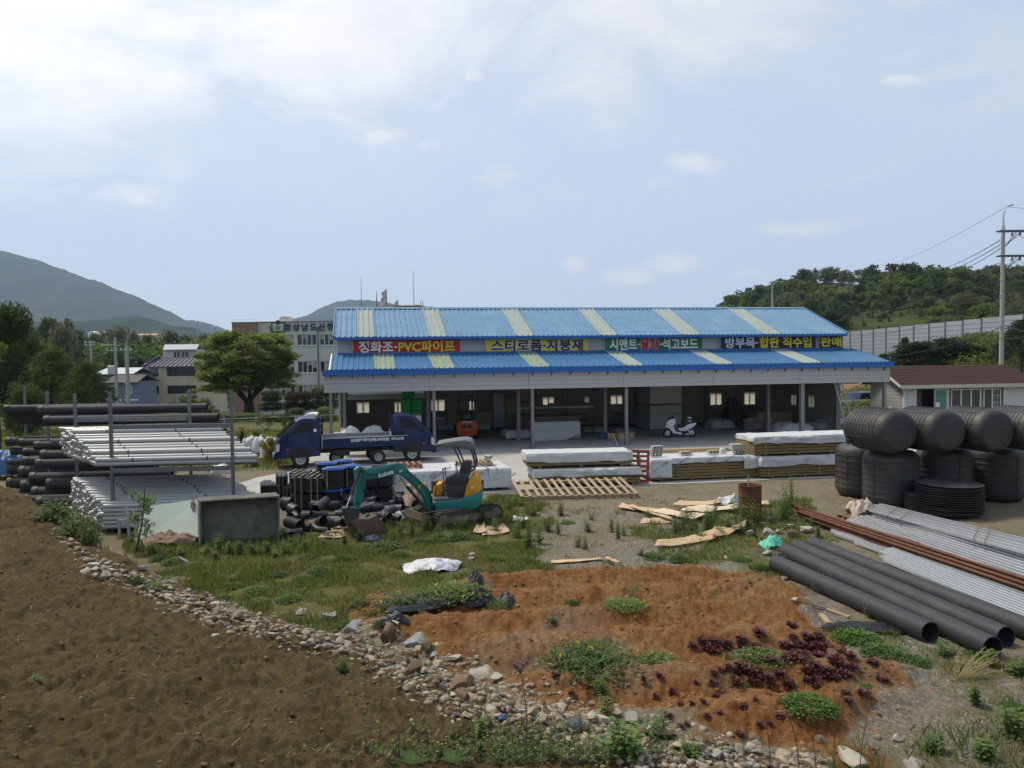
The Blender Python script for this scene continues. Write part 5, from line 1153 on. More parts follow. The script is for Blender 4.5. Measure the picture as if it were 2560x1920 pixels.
def rack():
 A = G(1262, 1071, .012); sc = A.y/FPX; t = thing('storage_rack', 'long grey storage rack loaded with boards across the middle of the store', 'rack', A, YAW)
 W = 235*sc
 for x in (0, W*.33, W*.66, W-.06):
  for y in (0, 1.1): b = MB(); b.box(x, x+.07, y, y+.07, 0, 2.7); b.build('upright', M_frame, t)
 for z in (1.15, 2.45):
  b = MB(); b.box(0, W, -.03, 0, z, z+.1); b.box(0, W, 1.17, 1.2, z, z+.1); b.build('shelf_beam', M_galv, t)
 for i, (x0, x1, z0, z1) in enumerate([(.3, W*.5, .05, .5), (W*.5, W-.2, .1, .35), (.9, W-.4, .42, .7), (W*.52, W*.95, 1.26, 1.42), (1.4, W*.75, 2.56, 2.75), (.2, W*.4, 1.26, 1.5)]):
  b = MB(); layers(b, x0, x1, .05, 1.1, z0, z1, .05, seed=i); m_ = b.build('board_load', M_board); m_.location = A; m_.rotation_euler = (0, 0, YAW)
  tag(m_, ['lowest brown boards on the left half of the middle rack', 'thin boards low on the right half of the middle rack', 'long brown boards across the foot of the middle rack', 'thin light boards on the right of the middle rack shelf', 'boards on the topmost shelf of the middle rack', 'boards at the left end of the middle rack shelf'][i], 'boards')
rack()
sk = MB(); sk.lathe([(.001, .0), (.5, .01), (.92, .08), (1.0, .22), (.92, .36), (.5, .42), (.001, .43)], 12)
def sackmesh(w_, d_, h_, seed):
 b = MB(); r = random.Random(seed); nx, ny = 7, 5; top = []; bot = []
 for i in range(nx):
  for j in range(ny):
   u, v = i/(nx-1)*2-1, j/(ny-1)*2-1; k = (1-abs(u)**4)*(1-abs(v)**4)
   x = u*w_/2*(1-.08*v*v); y = v*d_/2*(1-.06*u*u)
   top.append((x, y, h_*(.5+.5*k)+r.uniform(-.006, .006))); bot.append((x, y, h_*(.5-.5*k**.7)))
 n = nx*ny; vs = top+bot; fs = []
 for i in range(nx-1):
  for j in range(ny-1):
   a = i*ny+j; fs += [(a, a+ny, a+ny+1, a+1), (n+a, n+a+1, n+a+ny+1, n+a+ny)]
 for i in range(nx-1): fs += [(i*ny, n+i*ny, n+(i+1)*ny, (i+1)*ny), (i*ny+ny-1, (i+1)*ny+ny-1, n+(i+1)*ny+ny-1, n+i*ny+ny-1)]
 for j in range(ny-1): fs += [(j, j+1, n+j+1, n+j), ((nx-1)*ny+j, n+(nx-1)*ny+j, n+(nx-1)*ny+j+1, (nx-1)*ny+j+1)]
 b.add(vs, fs); return b
SK = [sackmesh(.62, .42, .13, k).mesh('sack', M_sack, smooth=50) for k in range(3)]
M_sackw = mat('pale_sack', (.42, .42, .40), rough=.6, var=.2, scale=7, rv=.15, bump=.3, bscale=10)
SKW = [sackmesh(.66, .44, .15, k+9).mesh('sack', M_sackw, smooth=50) for k in range(3)]
def sacks(px, py, nx, ny, nz, label, group, lib=SK, z0=.012, rot=0.0):
 A = G(px, py, .012)
 for z in range(nz):
  for i in range(nx):
   for j in range(ny):
    if rnd.random() < .08 and z == nz-1: continue
    q = A+Matrix.Rotation(YAW+rot, 3, 'Z')@Vector((i*.60+.3+rnd.uniform(-.03, .03)+(.06 if z % 2 else 0), j*.42+.2, 0)); q.z = z0+z*.112
    o = put('sack', rnd.choice(lib), None, q, (0, 0, YAW+rot+rnd.uniform(-.08, .08))); tag(o, label, 'sack', group)
sacks(1862, 1076, 3, 1, 6, 'tan cement sack in the neat stack by the right interior post', 'tan cement sacks stacked at the right')
sacks(1512, 1062, 4, 1, 8, 'grey sack in the tall stack left of the plasterboard', 'grey sacks stacked in the middle', SKW)
sacks(1580, 1058, 2, 1, 7, 'grey sack in the slumped stack touching the plasterboard', 'slumped grey sacks', SKW)
sacks(1920, 1080, 3, 1, 3, 'pale sack in the low heap behind the right timber pack', 'pale sacks heaped low', SKW)
sacks(2030, 1074, 4, 2, 3, 'pale sack in the heap at the foot of the ladder', 'pale sacks at the ladder foot', SKW)
sacks(1905, 1062, 2, 1, 7, 'pale sack in the stack right of the tan cement sacks', 'tall stack of pale sacks', SKW)
sacks(1535, 1090, 2, 1, 3, 'tan sack in the small heap beside the middle right post', 'small heap of tan sacks')
sacks(1458, 1084, 2, 1, 3, 'pale sack in the low pile right of the white wrapped stack', 'low pile of pale sacks', SKW)
def heap(lab, px, py, w_, d_, h_, m, seed, nm='covered_heap', z=0.012, p=None):
 p = p or G(px, py, z); X, Y = np.meshgrid(np.linspace(-1, 1, 26), np.linspace(-1, 1, 18)); r = np.sqrt(X**4+Y**4)
 Z = h_*np.clip(1.15-r**1.6, 0, 1)**.6*(1+.5*fbm(X*w_, Y*d_, .5, 3, seed))+.02
 Z[0, :] = Z[-1, :] = 0; Z[:, 0] = Z[:, -1] = 0
 idx = np.arange(X.size).reshape(X.shape); f = np.stack([idx[:-1, :-1], idx[:-1, 1:], idx[1:, 1:], idx[1:, :-1]], -1).reshape(-1, 4)
 me = npmesh(nm, np.stack([X*w_/2*(1+.12*vnoise(X*3, Y*3, seed)), Y*d_/2*(1+.12*vnoise(X*3+9, Y*3, seed)), Z], -1).reshape(-1, 3), f, m, smooth=True)
 return tag(put(nm, me, None, p, (0, 0, YAW+rnd.uniform(-.2, .2))), lab, 'heap')
heap('grey sheet over a low heap left of the right interior column', 1800, 1068, 1.6, 1.2, .45, M_wrapg, 3)
heap('pale sheet over a long heap behind the right timber pack', 1975, 1078, 2.6, 1.4, .42, M_wrapg, 4)
heap('striped looking pale heap of mesh sacks near the ladder', 2070, 1070, 2.4, 1.3, .5, M_sackw, 6)
heap('dark machine heap under cover against the back wall', 1832, 1060, 1.3, 1.2, 1.3, mat('dark_cover', (.05, .045, .035), rough=.8, var=.3), 8)
pack('dark_board_stack', 'dark board stack against the right side of the back wall', 1905, 2010, 1020, 1056, 1.4, M_board, .1)
for k, (x, y, w_, h_, lb) in enumerate([(1520, 1098, .45, .3, 'tan carton at the left of the small clutter by the post'), (1548, 1100, .5, .34, 'tan carton nearest the middle right post'), (1572, 1096, .4, .28, 'tan carton right of the middle right post')]):
 p = G(x, y, .012); b = MB(); b.box(0, w_, 0, .4, 0, h_); tag(b.build('carton', M_card, bevel=.01, loc=p, rot=(0, 0, YAW+.2*k)), lb, 'carton')
p = G(1505, 1098, .012); b = MB(); b.lathe([(.001, 0), (.15, .0), (.16, .05), (.16, .3), (.06, .38), (.05, .42), (.001, .42)], 16); tag(b.build('blue_can', mat('blue_plastic', (.03, .07, .16), rough=.4), smooth=40, loc=p), 'dark blue can standing left of the tan cartons', 'can')
p = G(1545, 1117, .012); b = MB(); b.lathe([(.001, 0), (.22, 0), (.22, .02), (.001, .02)], 16); b.tube((0, 0, .02), (-.22, .1, .62), .018, n=6); tag(b.build('floor_squeegee', M_galv, loc=p), 'thin handled tool standing on the concrete before the middle right post', 'tool')
b = MB(); [b.box(x, x+.9, y, y+.08, 0, .03) for x, y in ((0, 0),)]; b.beam((.1, .2, .05), (1.0, .0, .03), .07, .03); b.beam((.0, .1, .02), (.6, .25, .08), .06, .03); tag(b.build('wood_scraps', M_wood2, loc=G(1578, 1110, .012), rot=(0, 0, YAW)), 'few pale wood scraps on the concrete right of the middle right post', 'scraps')
t, W_, H_ = pack('white_box_stack', 'white covered box stack behind the right truck carrying green bundles', 996, 1054, 1040, 1128, 1.1, M_wrapg, 0)
M_net = mat('green_netting', (.012, .19, .045), rough=.8, var=.35, scale=12, bump=1, bscale=30)
def bundle(lab, px0, px1, py0, py1, D, seed):
 A = D_((px0+px1)/2, py1, D); sc = D/FPX; w_ = (px1-px0)*sc; h_ = (py1-py0)*sc
 b = MB(); n = 4 if h_ > .7 else 2
 for k in range(n):
  for s in (-1, 1): b.obox((s*w_/4, 0, h_*(k+.5)/n), (w_/2*.97, .6, h_/n*.97), (0, 0, .03*((k*7+seed) % 3-1)))
 tag(b.build('netting_bundle', M_net, bevel=.05, seg=3, smooth=60, loc=A, rot=(0, 0, YAW)), lab, 'bundle')
bundle('large green netting bundle on the stack behind the right truck', 1003, 1054, 996, 1035, 38.5, 1)
bundle('small green netting roll on top of the large green bundle', 1005, 1037, 980, 996, 38.5, 2)
for k, (px0, px1, py, h_, m, lb) in enumerate([(848, 902, 1100, .42, M_tarp, 'white sack load on the far truck bed, left one'), (902, 962, 1100, .42, M_wrapg, 'grey sack load on the far truck bed, right one')]):
 p = D_((px0+px1)/2, py, 35.6); heap(lb, 0, 0, (px1-px0)*35.6/FPX, 1.1, h_*1.2, m, 40+k, 'sack_load', p=p)
# ------------------------------------------------------------------ pipe rack at the left
def left_rack():
 FR = [(275, 20.3, 3.6), (187, 23.0, 3.46), (118, 26.0, 3.43), (62, 29.0, 3.5)]; FB = [(578, 20.5, 3.6), (473, 23.0, 3.52), (383, 26, 3.47), (308, 29, 3.4)]
 P = lambda px, Y, z: Vector(((D_(px, 1000, Y)).x, Y, z))
 t = thing('pipe_rack', 'tall grey steel pipe rack with four pairs of posts at the left', 'rack', (0, 0, 0))
 ends = []
 for (a, b_) in zip(FR, FB):
  pa, pb = P(a[0], a[1], 0), P(b_[0], b_[1], 0); ends.append((pa, pb))
  for p, h in ((pa, a[2]), (pb, b_[2])):
   g = T(p.x, p.y)-.05; b = MB(); b.box(p.x-.036, p.x+.036, p.y-.036, p.y+.036, g, h); b.build('post', M_frame2, t)
  for z in (2.70, 1.62):
   if z < 2 and a is FR[0]: z = 1.60
   b = MB(); b.beam(pa+Vector((.05, -.07, z)), pb+Vector((-.05, -.07, z)), .06, .11); b.build('cross_beam', M_frame2, t)
  b = MB(); b.beam(pa+Vector((.05, -.07, .38)), pb+Vector((-.05, -.07, .38)), .06, .1); b.build('cross_beam', M_frame2, t)
 return ends
M_frame2 = mat('rack_steel', (.16, .165, .17), rough=.5, metal=.3, var=.2, scale=5, stain=(.12, .10, .09), stain_amt=.5)
RE = left_rack()
M_pvc = mat('grey_pvc', (.37, .37, .355), rough=.35, var=.04, scale=2, rv=.06, spec=.5)
pb_ = MB(); pb_.pipe((0, 0, 0), (4.02, 0, 0), .057, .006, 14); pb_.pipe((0, 0, 0), (.12, 0, 0), .063, .008, 14); PVC = pb_.mesh('pvc_pipe', M_pvc, smooth=40)
pb_ = MB()
for q in (.9, 2.75): pb_.pipe((q, 0, 0), (q+.035, 0, 0), .0595, .003, 12)
TIE = pb_.mesh('tie_band', M_black, smooth=40)
skew = (RE[1][0]-RE[0][0])/2.7
dirA = (RE[0][1]-RE[0][0]).normalized(); angA = math.atan2(dirA.y, dirA.x)
def pvc_bundle(x0, Y0, ncol, rows, zb, label, group, top_label, seed, step=.118, L=0):
 r = random.Random(seed)
 for c in range(ncol):
  n = rows(c)
  for k in range(n):
   Y = Y0+c*step; X = x0+(Y-Y0)*skew.x+r.uniform(-.07, .07)+(.35 if k == n-1 and c % 3 == 0 else 0)*0
   z = zb+.06+k*.105+(.05 if c % 2 else 0)
   o = put('pvc_pipe', PVC, None, (X, Y, z), (r.uniform(0, 6), 0, angA+.02))
   tag(o, top_label if k == n-1 else label, 'pipe', group)
   if k == n-1: put('tie_band', TIE, o)
pvc_bundle(-10.62, 20.25, 24, lambda c: 2+min(5, c//3), 1.70, 'pale PVC pipe stacked on the middle tier of the rack', 'pale PVC pipes on the middle tier', 'pale PVC pipe strapped on top of the middle tier pile', 3)
pvc_bundle(-10.45, 20.1, 20, lambda c: 6 if c < 2 else 7+min(2, c//6), .12, 'pale PVC pipe stacked on the bottom tier of the rack', 'pale PVC pipes on the bottom tier', 'pale PVC pipe on top of the bottom tier pile', 5)
M_corr = mat('corrugated_black', (.026, .026, .027), rough=.6, var=.15, scale=4, rv=.2)
def corr(L, r):
 b = MB(); n = int(L/.05); pr = []
 for k in range(n): z = k*.05; pr += [(r*.94, z), (r, z+.012), (r, z+.034), (r*.94, z+.046)]
 M = Matrix.Rotation(math.pi/2, 3, 'Y'); k = len(pr); nn = 16; vs = []
 for rr_, z in pr:
  for j in range(nn): t = 2*math.pi*j/nn; vs.append(M@Vector((rr_*math.cos(t), rr_*math.sin(t), z)))
 b.add(vs, [(i*nn+j, i*nn+(j+1) % nn, (i+1)*nn+(j+1) % nn, (i+1)*nn+j) for i in range(k-1) for j in range(nn)])
 b.pipe((-.0, 0, 0), (.16, 0, 0), r*1.10, r*.14, 20); b.pipe((L-.02, 0, 0), (L, 0, 0), r, r*.12, 20); b.pipe((.1, 0, 0), (L, 0, 0), r*.88, .01, 16)
 return b.mesh('corrugated_pipe', M_corr, smooth=60)
C1 = corr(5.2, .15); C2 = corr(4.0, .13); C3 = corr(4.4, .19)
def cp(me, px, py, D, label, group, rz=None):
 p = D_(px, py, D); o = put('corrugated_pipe', me, None, p, (rnd.uniform(0, 6), -.0, angA+.03 if rz is None else rz)); tag(o, label, 'pipe', group)
g1 = 'black corrugated pipes on the top tier'
cp(C1, 98, 1026, 25.5, 'upper of the two long black corrugated pipes on the top tier', g1)
cp(C1, 112, 1052, 24.6, 'lower long black corrugated pipe nearest on the top tier', g1)
for k, (x, y) in enumerate([(12, 1022), (22, 1030), (32, 1040), (48, 1026), (56, 1044), (84, 1056), (40, 1050), (66, 1052)]): cp(C2, x, y, 27.5+.2*k, 'short black corrugated pipe in the jumble at the left end of the top tier', g1)
g2 = 'black corrugated pipes on the middle tier'
for k, (x, y, D) in enumerate([(18, 1104, 27.5), (50, 1106, 27), (88, 1114, 25.2), (104, 1138, 24.8), (30, 1128, 27.6), (60, 1130, 26.6), (92, 1160, 24.6), (60, 1152, 26.0), (22, 1156, 27.2), (120, 1108, 26.5)]): cp(C2 if k % 3 else C1, x, y, D, 'black corrugated pipe beside the pale pipes on the middle tier', g2)
g3 = 'black corrugated pipes on the bottom tier'
for k, (x, y, D) in enumerate([(24, 1172, 27.2), (52, 1180, 26.6), (22, 1208, 27), (56, 1216, 26), (30, 1236, 26.5), (78, 1196, 25.6), (84, 1232, 25.2), (60, 1252, 25.0), (95, 1258, 24.2), (20, 1262, 26), (120, 1212, 24.8)]): cp(C3, x, y, D, 'wide black corrugated pipe in the lowest tier at the far left', g3)
heap('blue tarpaulin peak behind the black pipes at the left edge', 0, 0, 1.3, 1.2, .7, mat('blue_tarpaulin', (.035, .10, .24), rough=.45, var=.2, scale=3, bump=.8, bscale=4), 51, 'blue_tarpaulin', p=Vector((G(22, 1210).x-1.0, 30.0, .2)))
q = [D_(365, 1266, 19.5), D_(508, 1246, 19.6), D_(512, 1340, 18.95), D_(332, 1362, 18.9)]
b = MB(); b.slab(q[3], q[2], q[1], q[0], .03); tag(b.build('pale_board', mat('pale_green_board', (.40, .45, .38), rough=.5, var=.05)), 'large pale green sheet leaning under the pipe rack', 'sheet')
def trestle():
 A = G(318, 1352); t = thing('steel_trestle', 'small galvanised steel trestle standing before the pale green sheet', 'trestle', (A.x, 19.0, 0)); s = 19.0/FPX
 X = lambda px: (px-1280)*s-A.x; Z = lambda py: 4.4-(py-901)*s
 for nm, a, c in (('leg', (287, 1345), (287, 1302)), ('leg', (353, 1345), (353, 1300)), ('top_rail', (284, 1304), (357, 1300)), ('brace', (312, 1345), (306, 1270)), ('brace', (330, 1345), (322, 1278)), ('lower_rail', (284, 1315), (357, 1311))):
  b = MB(); b.beam((X(a[0]), 0, max(Z(a[1]), .0)), (X(c[0]), .02, Z(c[1])), .05, .05); b.build(nm, M_galv, t)
trestle()
def trough():
 M_conc = mat('mossy_concrete', (.125, .122, .10), rough=.95, var=.3, scale=5, bump=.6, bscale=25, stain=(.05, .055, .035), stain_amt=.75, stain_scale=2.2)
 c = [D_(498, 1252, 18.7), D_(700, 1239, 18.95), D_(698, 1364, 18.75), D_(500, 1372, 18.5)]
 tl, tr, br, bl = c; back = Vector((-.24, .5, 0)); b = MB()
 cen = (tl+tr+br+bl)/4; k = .945
 inn = [cen+(p-cen)*(k) for p in c]; 
 for p in range(4):
  inn[p] = cen+Vector(((c[p]-cen).x*.955, (c[p]-cen).y*.955, (c[p]-cen).z*.93))
 dp = Vector((-.14, .34, 0)); ib = [cen+Vector(((c[p]-cen).x*.93, (c[p]-cen).y*.9, (c[p]-cen).z*.89))+dp for p in range(4)]
 ob = [p+back for p in c]
 vs = c+inn+ib+ob; fs = []
 for i in range(4):
  j = (i+1) % 4; fs += [(i, j, 4+j, 4+i), (4+i, 4+j, 8+j, 8+i), (i, 12+i, 12+j, j)]
 fs += [(8, 9, 10, 11), (15, 14, 13, 12)]
 b.add(vs, fs); tag(b.build('concrete_trough', M_conc, bevel=.008), 'weathered concrete trough tipped on its side, hollow facing forward', 'trough')
trough()
# ------------------------------------------------------------------ black crates, drums and pipe elbows in the middle
M_crate = mat('black_crate', (.020, .020, .021), rough=.42, var=.2, scale=6, rv=.15)
M_strap = mat('cream_strap', (.42, .38, .24), rough=.6)
def crate_mesh(w_, d_, h_):
 b = MB(); b.box(0, w_, 0, d_, .02, h_*.94)
 for k in range(5): z = .04+k*h_*.2; b.box(-.012, w_+.012, -.012, d_+.012, z, z+.018)
 for i in range(2):
  for j in range(3):
   x, y = w_*(.27+.46*i), d_*(.18+.32*j); b.lathe([(.055, h_*.94), (.06, h_), (.045, h_+.025), (.001, h_+.025)], 10, (x, y, 0))
 for i in range(4): b.box(w_*(i+.5)/4-.01, w_*(i+.5)/4+.01, -.018, 0, .02, h_*.94)
 return b.mesh('black_crate', M_crate, bevel=.006)
CR = crate_mesh(.44, .5, .46); CRS = crate_mesh(.26, .34, .26)
stp = MB()
for x in (.13, .31): stp.box(x-.008, x+.008, -.026, -.02, 0, .49); stp.box(x-.008, x+.008, -.02, .5, .488, .492)
STP = stp.mesh('strap', M_strap)
def crates(px, py, nz, ny, me, s, lab, grp, strap=True, w_=.46):
 A = GT(px, py)
 for j in range(ny):
  for k in range(nz):
   o = put('black_crate', me, None, (A.x-.25*j*s*0+rnd.uniform(-.01, .01)-j*.17*s, A.y+j*.52*s, A.z+k*.50*s), (0, 0, .05)); tag(o, lab[0] if j == 0 and k == nz-1 else lab[1], 'crate', grp)
   if strap: st_ = put('strap', STP, o); st_.scale = (s if me is CRS else 1,)*3
crates(728, 1276, 2, 3, CR, 1.0, ('strapped black crate in the stack right of the concrete trough', 'strapped black crate in the stack right of the concrete trough'), 'strapped crates, left column')
crates(768, 1277, 2, 3, CR, 1.0, ('strapped black crate in the column next to the blue lidded drums',)*2, 'strapped crates, middle column')
crates(905, 1262, 2, 2, CR, 1.0, ('black crate in the dark column behind the excavator arm',)*2, 'crates behind the excavator arm', False)
crates(945, 1260, 2, 2, CR, 1.0, ('grey topped crate behind the excavator boom',)*2, 'crates behind the excavator boom', False)
crates(652, 1262, 2, 3, CRS, .62, ('small black crate at the left end of the crate rows',)*2, 'small crates, left end', False)
crates(671, 1262, 2, 2, CRS, .62, ('small black crate second in from the left end',)*2, 'small crates, second column')
crates(693, 1266, 3, 3, CRS, .62, ('small black crate in the column beside the large strapped ones',)*2, 'small crates, third column')
crates(712, 1268, 2, 2, CRS, .62, ('small black crate touching the large strapped ones',)*2, 'small crates, fourth column')
M_bluelid = mat('blue_lid', (.018, .075, .30), rough=.35, var=.08)
def drum(px, py, z, label, D=None):
 A = GT(px, py); t = thing('ribbed_drum', label, 'drum', (A.x, A.y+.3, A.z+z), rnd.uniform(0, 6), 'black drums with blue lids')
 pr = [(.001, 0), (.28, 0), (.30, .03)]
 for k in range(7): z_ = .06+k*.065; pr += [(.295, z_), (.315, z_+.012), (.315, z_+.036), (.295, z_+.048)]
 pr += [(.30, .54), (.001, .545)]
 b = MB(); b.lathe(pr, 28); b.build('body', M_crate, t, smooth=35)
 b = MB(); b.lathe([(.001, .54), (.335, .54), (.34, .555), (.335, .572), (.26, .575), (.25, .60), (.12, .605), (.10, .585), (.001, .585)], 28)
 for k in range(4): b.obox((0, 0, .592), (.5, .04, .02), (0, 0, k*math.pi/4))
 b.build('lid', M_bluelid, t, smooth=35)
 b = MB(); b.box(-.325, .325, -.012, .012, .608, .612); b.box(-.33, -.322, -.012, .012, 0, .61); b.box(.322, .33, -.012, .012, 0, .61); b.build('strap', M_strap, t)
for (px, py, nm_) in ((830, 1277, 'front left'), (873, 1270, 'front right'), (812, 1258, 'rear left'), (855, 1250, 'rear right')):
 drum(px, py, 0, 'lower black ribbed drum in the %s pile beside the crates' % nm_); drum(px, py, .62, 'black ribbed drum with blue lid on top of the %s pile' % nm_)
def elbow_mesh(kind_, r=.10):
 b = MB()
 if kind_ == 0:
  pts = [(0, 0, 0), (.22, 0, 0)]+[(.22+.16*math.sin(a), .16*(1-math.cos(a)), 0) for a in (R(22), R(45), R(68), R(90))]+[(.38, .30, 0)]
  b.path(pts, r, 18, cap=False); b.path([(-.02, 0, 0), (.10, 0, 0)], r*1.12, 18, cap=False); b.path([(.38, .22, 0), (.38, .34, 0)], r*1.12, 18, cap=False); b.path(pts, r*.9, 18, cap=False)
 elif kind_ == 1:
  b.pipe((-.02, 0, 0), (.55, 0, 0), r, .012, 18); b.pipe((-.02, 0, 0), (.1, 0, 0), r*1.12, .02, 18); b.pipe((.25, .02, 0), (.42, .30, 0), r*.92, .012, 18)
 elif kind_ == 2:
  b.pipe((0, 0, 0), (.5, 0, 0), r*1.25, .014, 22)
  for k in range(8): b.pipe((.04+k*.055, 0, 0), (.06+k*.055, 0, 0), r*1.33, .03, 22)
 else:
  b.pipe((0, 0, 0), (.30, 0, 0), r*1.7, .02, 24); b.pipe((0, 0, 0), (.05, 0, 0), r*1.85, .04, 24)
 return b.mesh('pipe_fitting', mat('fitting_plastic', (.030, .031, .034), rough=.5, var=.15, rv=.2), smooth=45, fix=False)
EL = [elbow_mesh(k) for k in range(4)]
ELL = ['black curved pipe elbow in the heap left of the excavator bucket', 'black branched pipe fitting in the heap left of the excavator bucket', 'short ribbed black pipe length in the fittings heap', 'wide black socket ring in the fittings heap']
r_ = random.Random(4)
EP = [(742, 1298, 3), (712, 1262, 3), (760, 1290, 0), (790, 1285, 1), (820, 1290, 1), (800, 1310, 0), (830, 1322, 0), (775, 1318, 2), (850, 1300, 0), (720, 1320, 2), (752, 1330, 0), (700, 1335, 2), (860, 1320, 1), (905, 1262, 1), (925, 1268, 0), (945, 1262, 1), (975, 1258, 0), (1000, 1262, 3), (915, 1285, 0), (940, 1290, 1), (960, 1275, 2), (985, 1285, 0), (890, 1278, 0), (950, 1300, 2), (970, 1302, 1), (900, 1300, 0), (995, 1290, 2), (880, 1290, 1), (1015, 1272, 0), (840, 1285, 2), (810, 1275, 0), (935, 1250, 0), (965, 1245, 1), (780, 1300, 1), (732, 1285, 2), (1010, 1250, 0), (870, 1270, 1), (920, 1305, 0)]
for k, (x, y, kd) in enumerate(EP):
 p = GT(x, y+12); h = .10 if kd != 3 else .17
 o = put('pipe_fitting', EL[kd], None, (p.x, p.y, p.z+h+(.16 if k % 3 == 0 else 0)), (r_.uniform(-.3, .3), r_.uniform(-.25, .25), r_.uniform(0, 6.28))); tag(o, ELL[kd], 'pipe fitting', 'heap of black pipe fittings, kind %d' % (kd+1))
 o.scale = (r_.uniform(.85, 1.2),)*3
# ------------------------------------------------------------------ sheets of board, cardboard, bags, planks on the ground
M_ply = mat('veneer_sheet', (.50, .35, .20), rough=.75, var=.14, scale=3, rv=.10, stretch=(1, 6, 1), stain=(.38, .24, .13), stain_amt=.4)
def sheet_on(lab, pts, lift=.02, curl=.05, m=None, seed=1, nm='board_sheet', cat='sheet', amp=.02, z=None, fold=0):
 """a thin bent sheet lying over the ground, its four corners under photo pixels"""
 m = m or M_ply; c = [GT(*p) for p in pts]; N_ = 12; co = []
 for i in range(N_+1):
  for j in range(N_+1):
   u, v = i/N_, j/N_; p = (c[0]*(1-u)+c[1]*u)*(1-v)+(c[3]*(1-u)+c[2]*u)*v
   g = T(p.x, p.y); base = max(p.z, g-.03)
   zz = base+lift+curl*(abs(2*u-1)**2)*.6+amp*float(fbm(np.array([u*3.]), np.array([v*3.]), 1, 3, seed)[0])*2+fold*max(0, .5-abs(v-.5))
   e = .03*float(vnoise(np.array([i*1.3]), np.array([j*1.7]), seed)[0])
   co.append((p.x+e, p.y+e, max(zz, g+.008)))
 idx = np.arange((N_+1)**2).reshape(N_+1, N_+1); f = np.stack([idx[:-1, :-1], idx[:-1, 1:], idx[1:, 1:], idx[1:, :-1]], -1).reshape(-1, 4)
 me = npmesh(nm, np.array(co), f, m, smooth=True); o = put(nm, me); md = o.modifiers.new('thick', 'SOLIDIFY'); md.thickness = .006
 return tag(o, lab, cat)
sheet_on('flat cardboard sheet on the weeds left of the excavator bucket', [(796, 1352), (868, 1345), (848, 1320), (806, 1338)], .03, .03, M_card, 1, 'cardboard')
sheet_on('left cardboard flap of the pair on the gravel near the tracks', [(1184, 1338), (1216, 1342), (1210, 1318), (1192, 1322)], .05, .1, M_card, 2, 'cardboard')
sheet_on('wide cardboard sheet beside the small flap near the tracks', [(1206, 1344), (1276, 1334), (1258, 1316), (1214, 1322)], .03, .06, M_card, 3, 'cardboard')
sheet_on('white folded paper on weeds behind the cardboard pair', [(1282, 1308), (1322, 1308), (1318, 1300), (1284, 1300)], .05, .05, M_tarp, 4, 'paper', 'paper')
sheet_on('long narrow veneer sheet at the left of the board litter', [(1545, 1275), (1660, 1288), (1658, 1280), (1556, 1264)], .04, .05, None, 5)
sheet_on('diagonal veneer strip crossing the board litter', [(1572, 1275), (1676, 1310), (1684, 1305), (1580, 1272)], .10, .03, None, 6)
sheet_on('pale wide veneer sheet in the middle of the board litter', [(1630, 1288), (1740, 1308), (1772, 1296), (1660, 1280)], .07, .07, mat('pale_veneer', (.58, .47, .33), rough=.75, var=.1, stain=(.42, .30, .18), stain_amt=.4), 7)
sheet_on('brown board lying under the litter of veneer sheets', [(1600, 1310), (1680, 1310), (1670, 1296), (1610, 1298)], .02, .02, M_card, 8)
sheet_on('reddish veneer sheet behind the pale wide one', [(1680, 1278), (1800, 1272), (1800, 1262), (1700, 1266)], .12, .08, None, 9)
sheet_on('veneer sheet poking out right behind the rusty barrel', [(1790, 1266), (1926, 1270), (1920, 1262), (1810, 1256)], .06, .05, None, 10)
sheet_on('crumpled veneer pieces nearest the rusty barrel on the left', [(1700, 1290), (1845, 1284), (1845, 1274), (1720, 1276)], .10, .06, MATS['pale_veneer'], 11, amp=.05)
sheet_on('long curved veneer sheet before the weeds, its right tip raised', [(1636, 1378), (1790, 1358), (1800, 1328), (1650, 1366)], .05, .10, None, 12, amp=.035, fold=.15)
sheet_on('short bent veneer piece at the right tip of the long curved one', [(1775, 1360), (1862, 1338), (1866, 1322), (1790, 1334)], .12, .12, None, 13, amp=.05)
sheet_on('splintered board edge on gravel behind the red soil', [(1375, 1412), (1508, 1404), (1500, 1398), (1380, 1407)], .03, .02, None, 14)
sheet_on('split plank end on gravel behind the red soil', [(1512, 1402), (1550, 1418), (1556, 1416), (1520, 1398)], .04, .02, None, 15)
def crumple(lab, px, py, w_, d_, h_, m, seed, nm, cat, rz=0, n=30, z=0.0):
 p = GT(px, py); X, Y = np.meshgrid(np.linspace(-1, 1, n), np.linspace(-1, 1, n)); r = np.sqrt(X**2+Y**2)
 ed = 1+.35*vnoise(np.arctan2(Y, X)*2.2+3, r*0+seed, seed)
 Z = h_*(np.clip(1-(r/1.25)**2, 0, 1)**.8)*(.8+1.1*np.abs(fbm(X, Y, .5, 4, seed)))+.02*h_/.2*fbm(X, Y, .12, 2, seed+2)+.015; Z = np.maximum(Z, .01)
 x = X*w_/2*ed; y = Y*d_/2*ed; x = x*(1-.25*(np.abs(Y)**2)); y = y*(1-.25*(np.abs(X)**2))
 z_ = np.array([terrain(x.ravel()+p.x, y.ravel()+p.y)]).reshape(X.shape)-p.z
 idx = np.arange(X.size).reshape(X.shape); f = np.stack([idx[:-1, :-1], idx[:-1, 1:], idx[1:, 1:], idx[1:, :-1]], -1).reshape(-1, 4)
 me = npmesh(nm, np.stack([x, y, Z+z_], -1).reshape(-1, 3), f, m); 
 me.shade_smooth() if nm not in ('plastic_bag',) else None
 return tag(put(nm, me, None, p+Vector((0, 0, z))), lab, cat)
M_bag = mat('white_sack_print', (.52, .52, .52), rough=.45, var=.08, scale=3, bump=1, bscale=8, stain=(.13, .15, .34), stain_amt=.8, stain_scale=3.2)
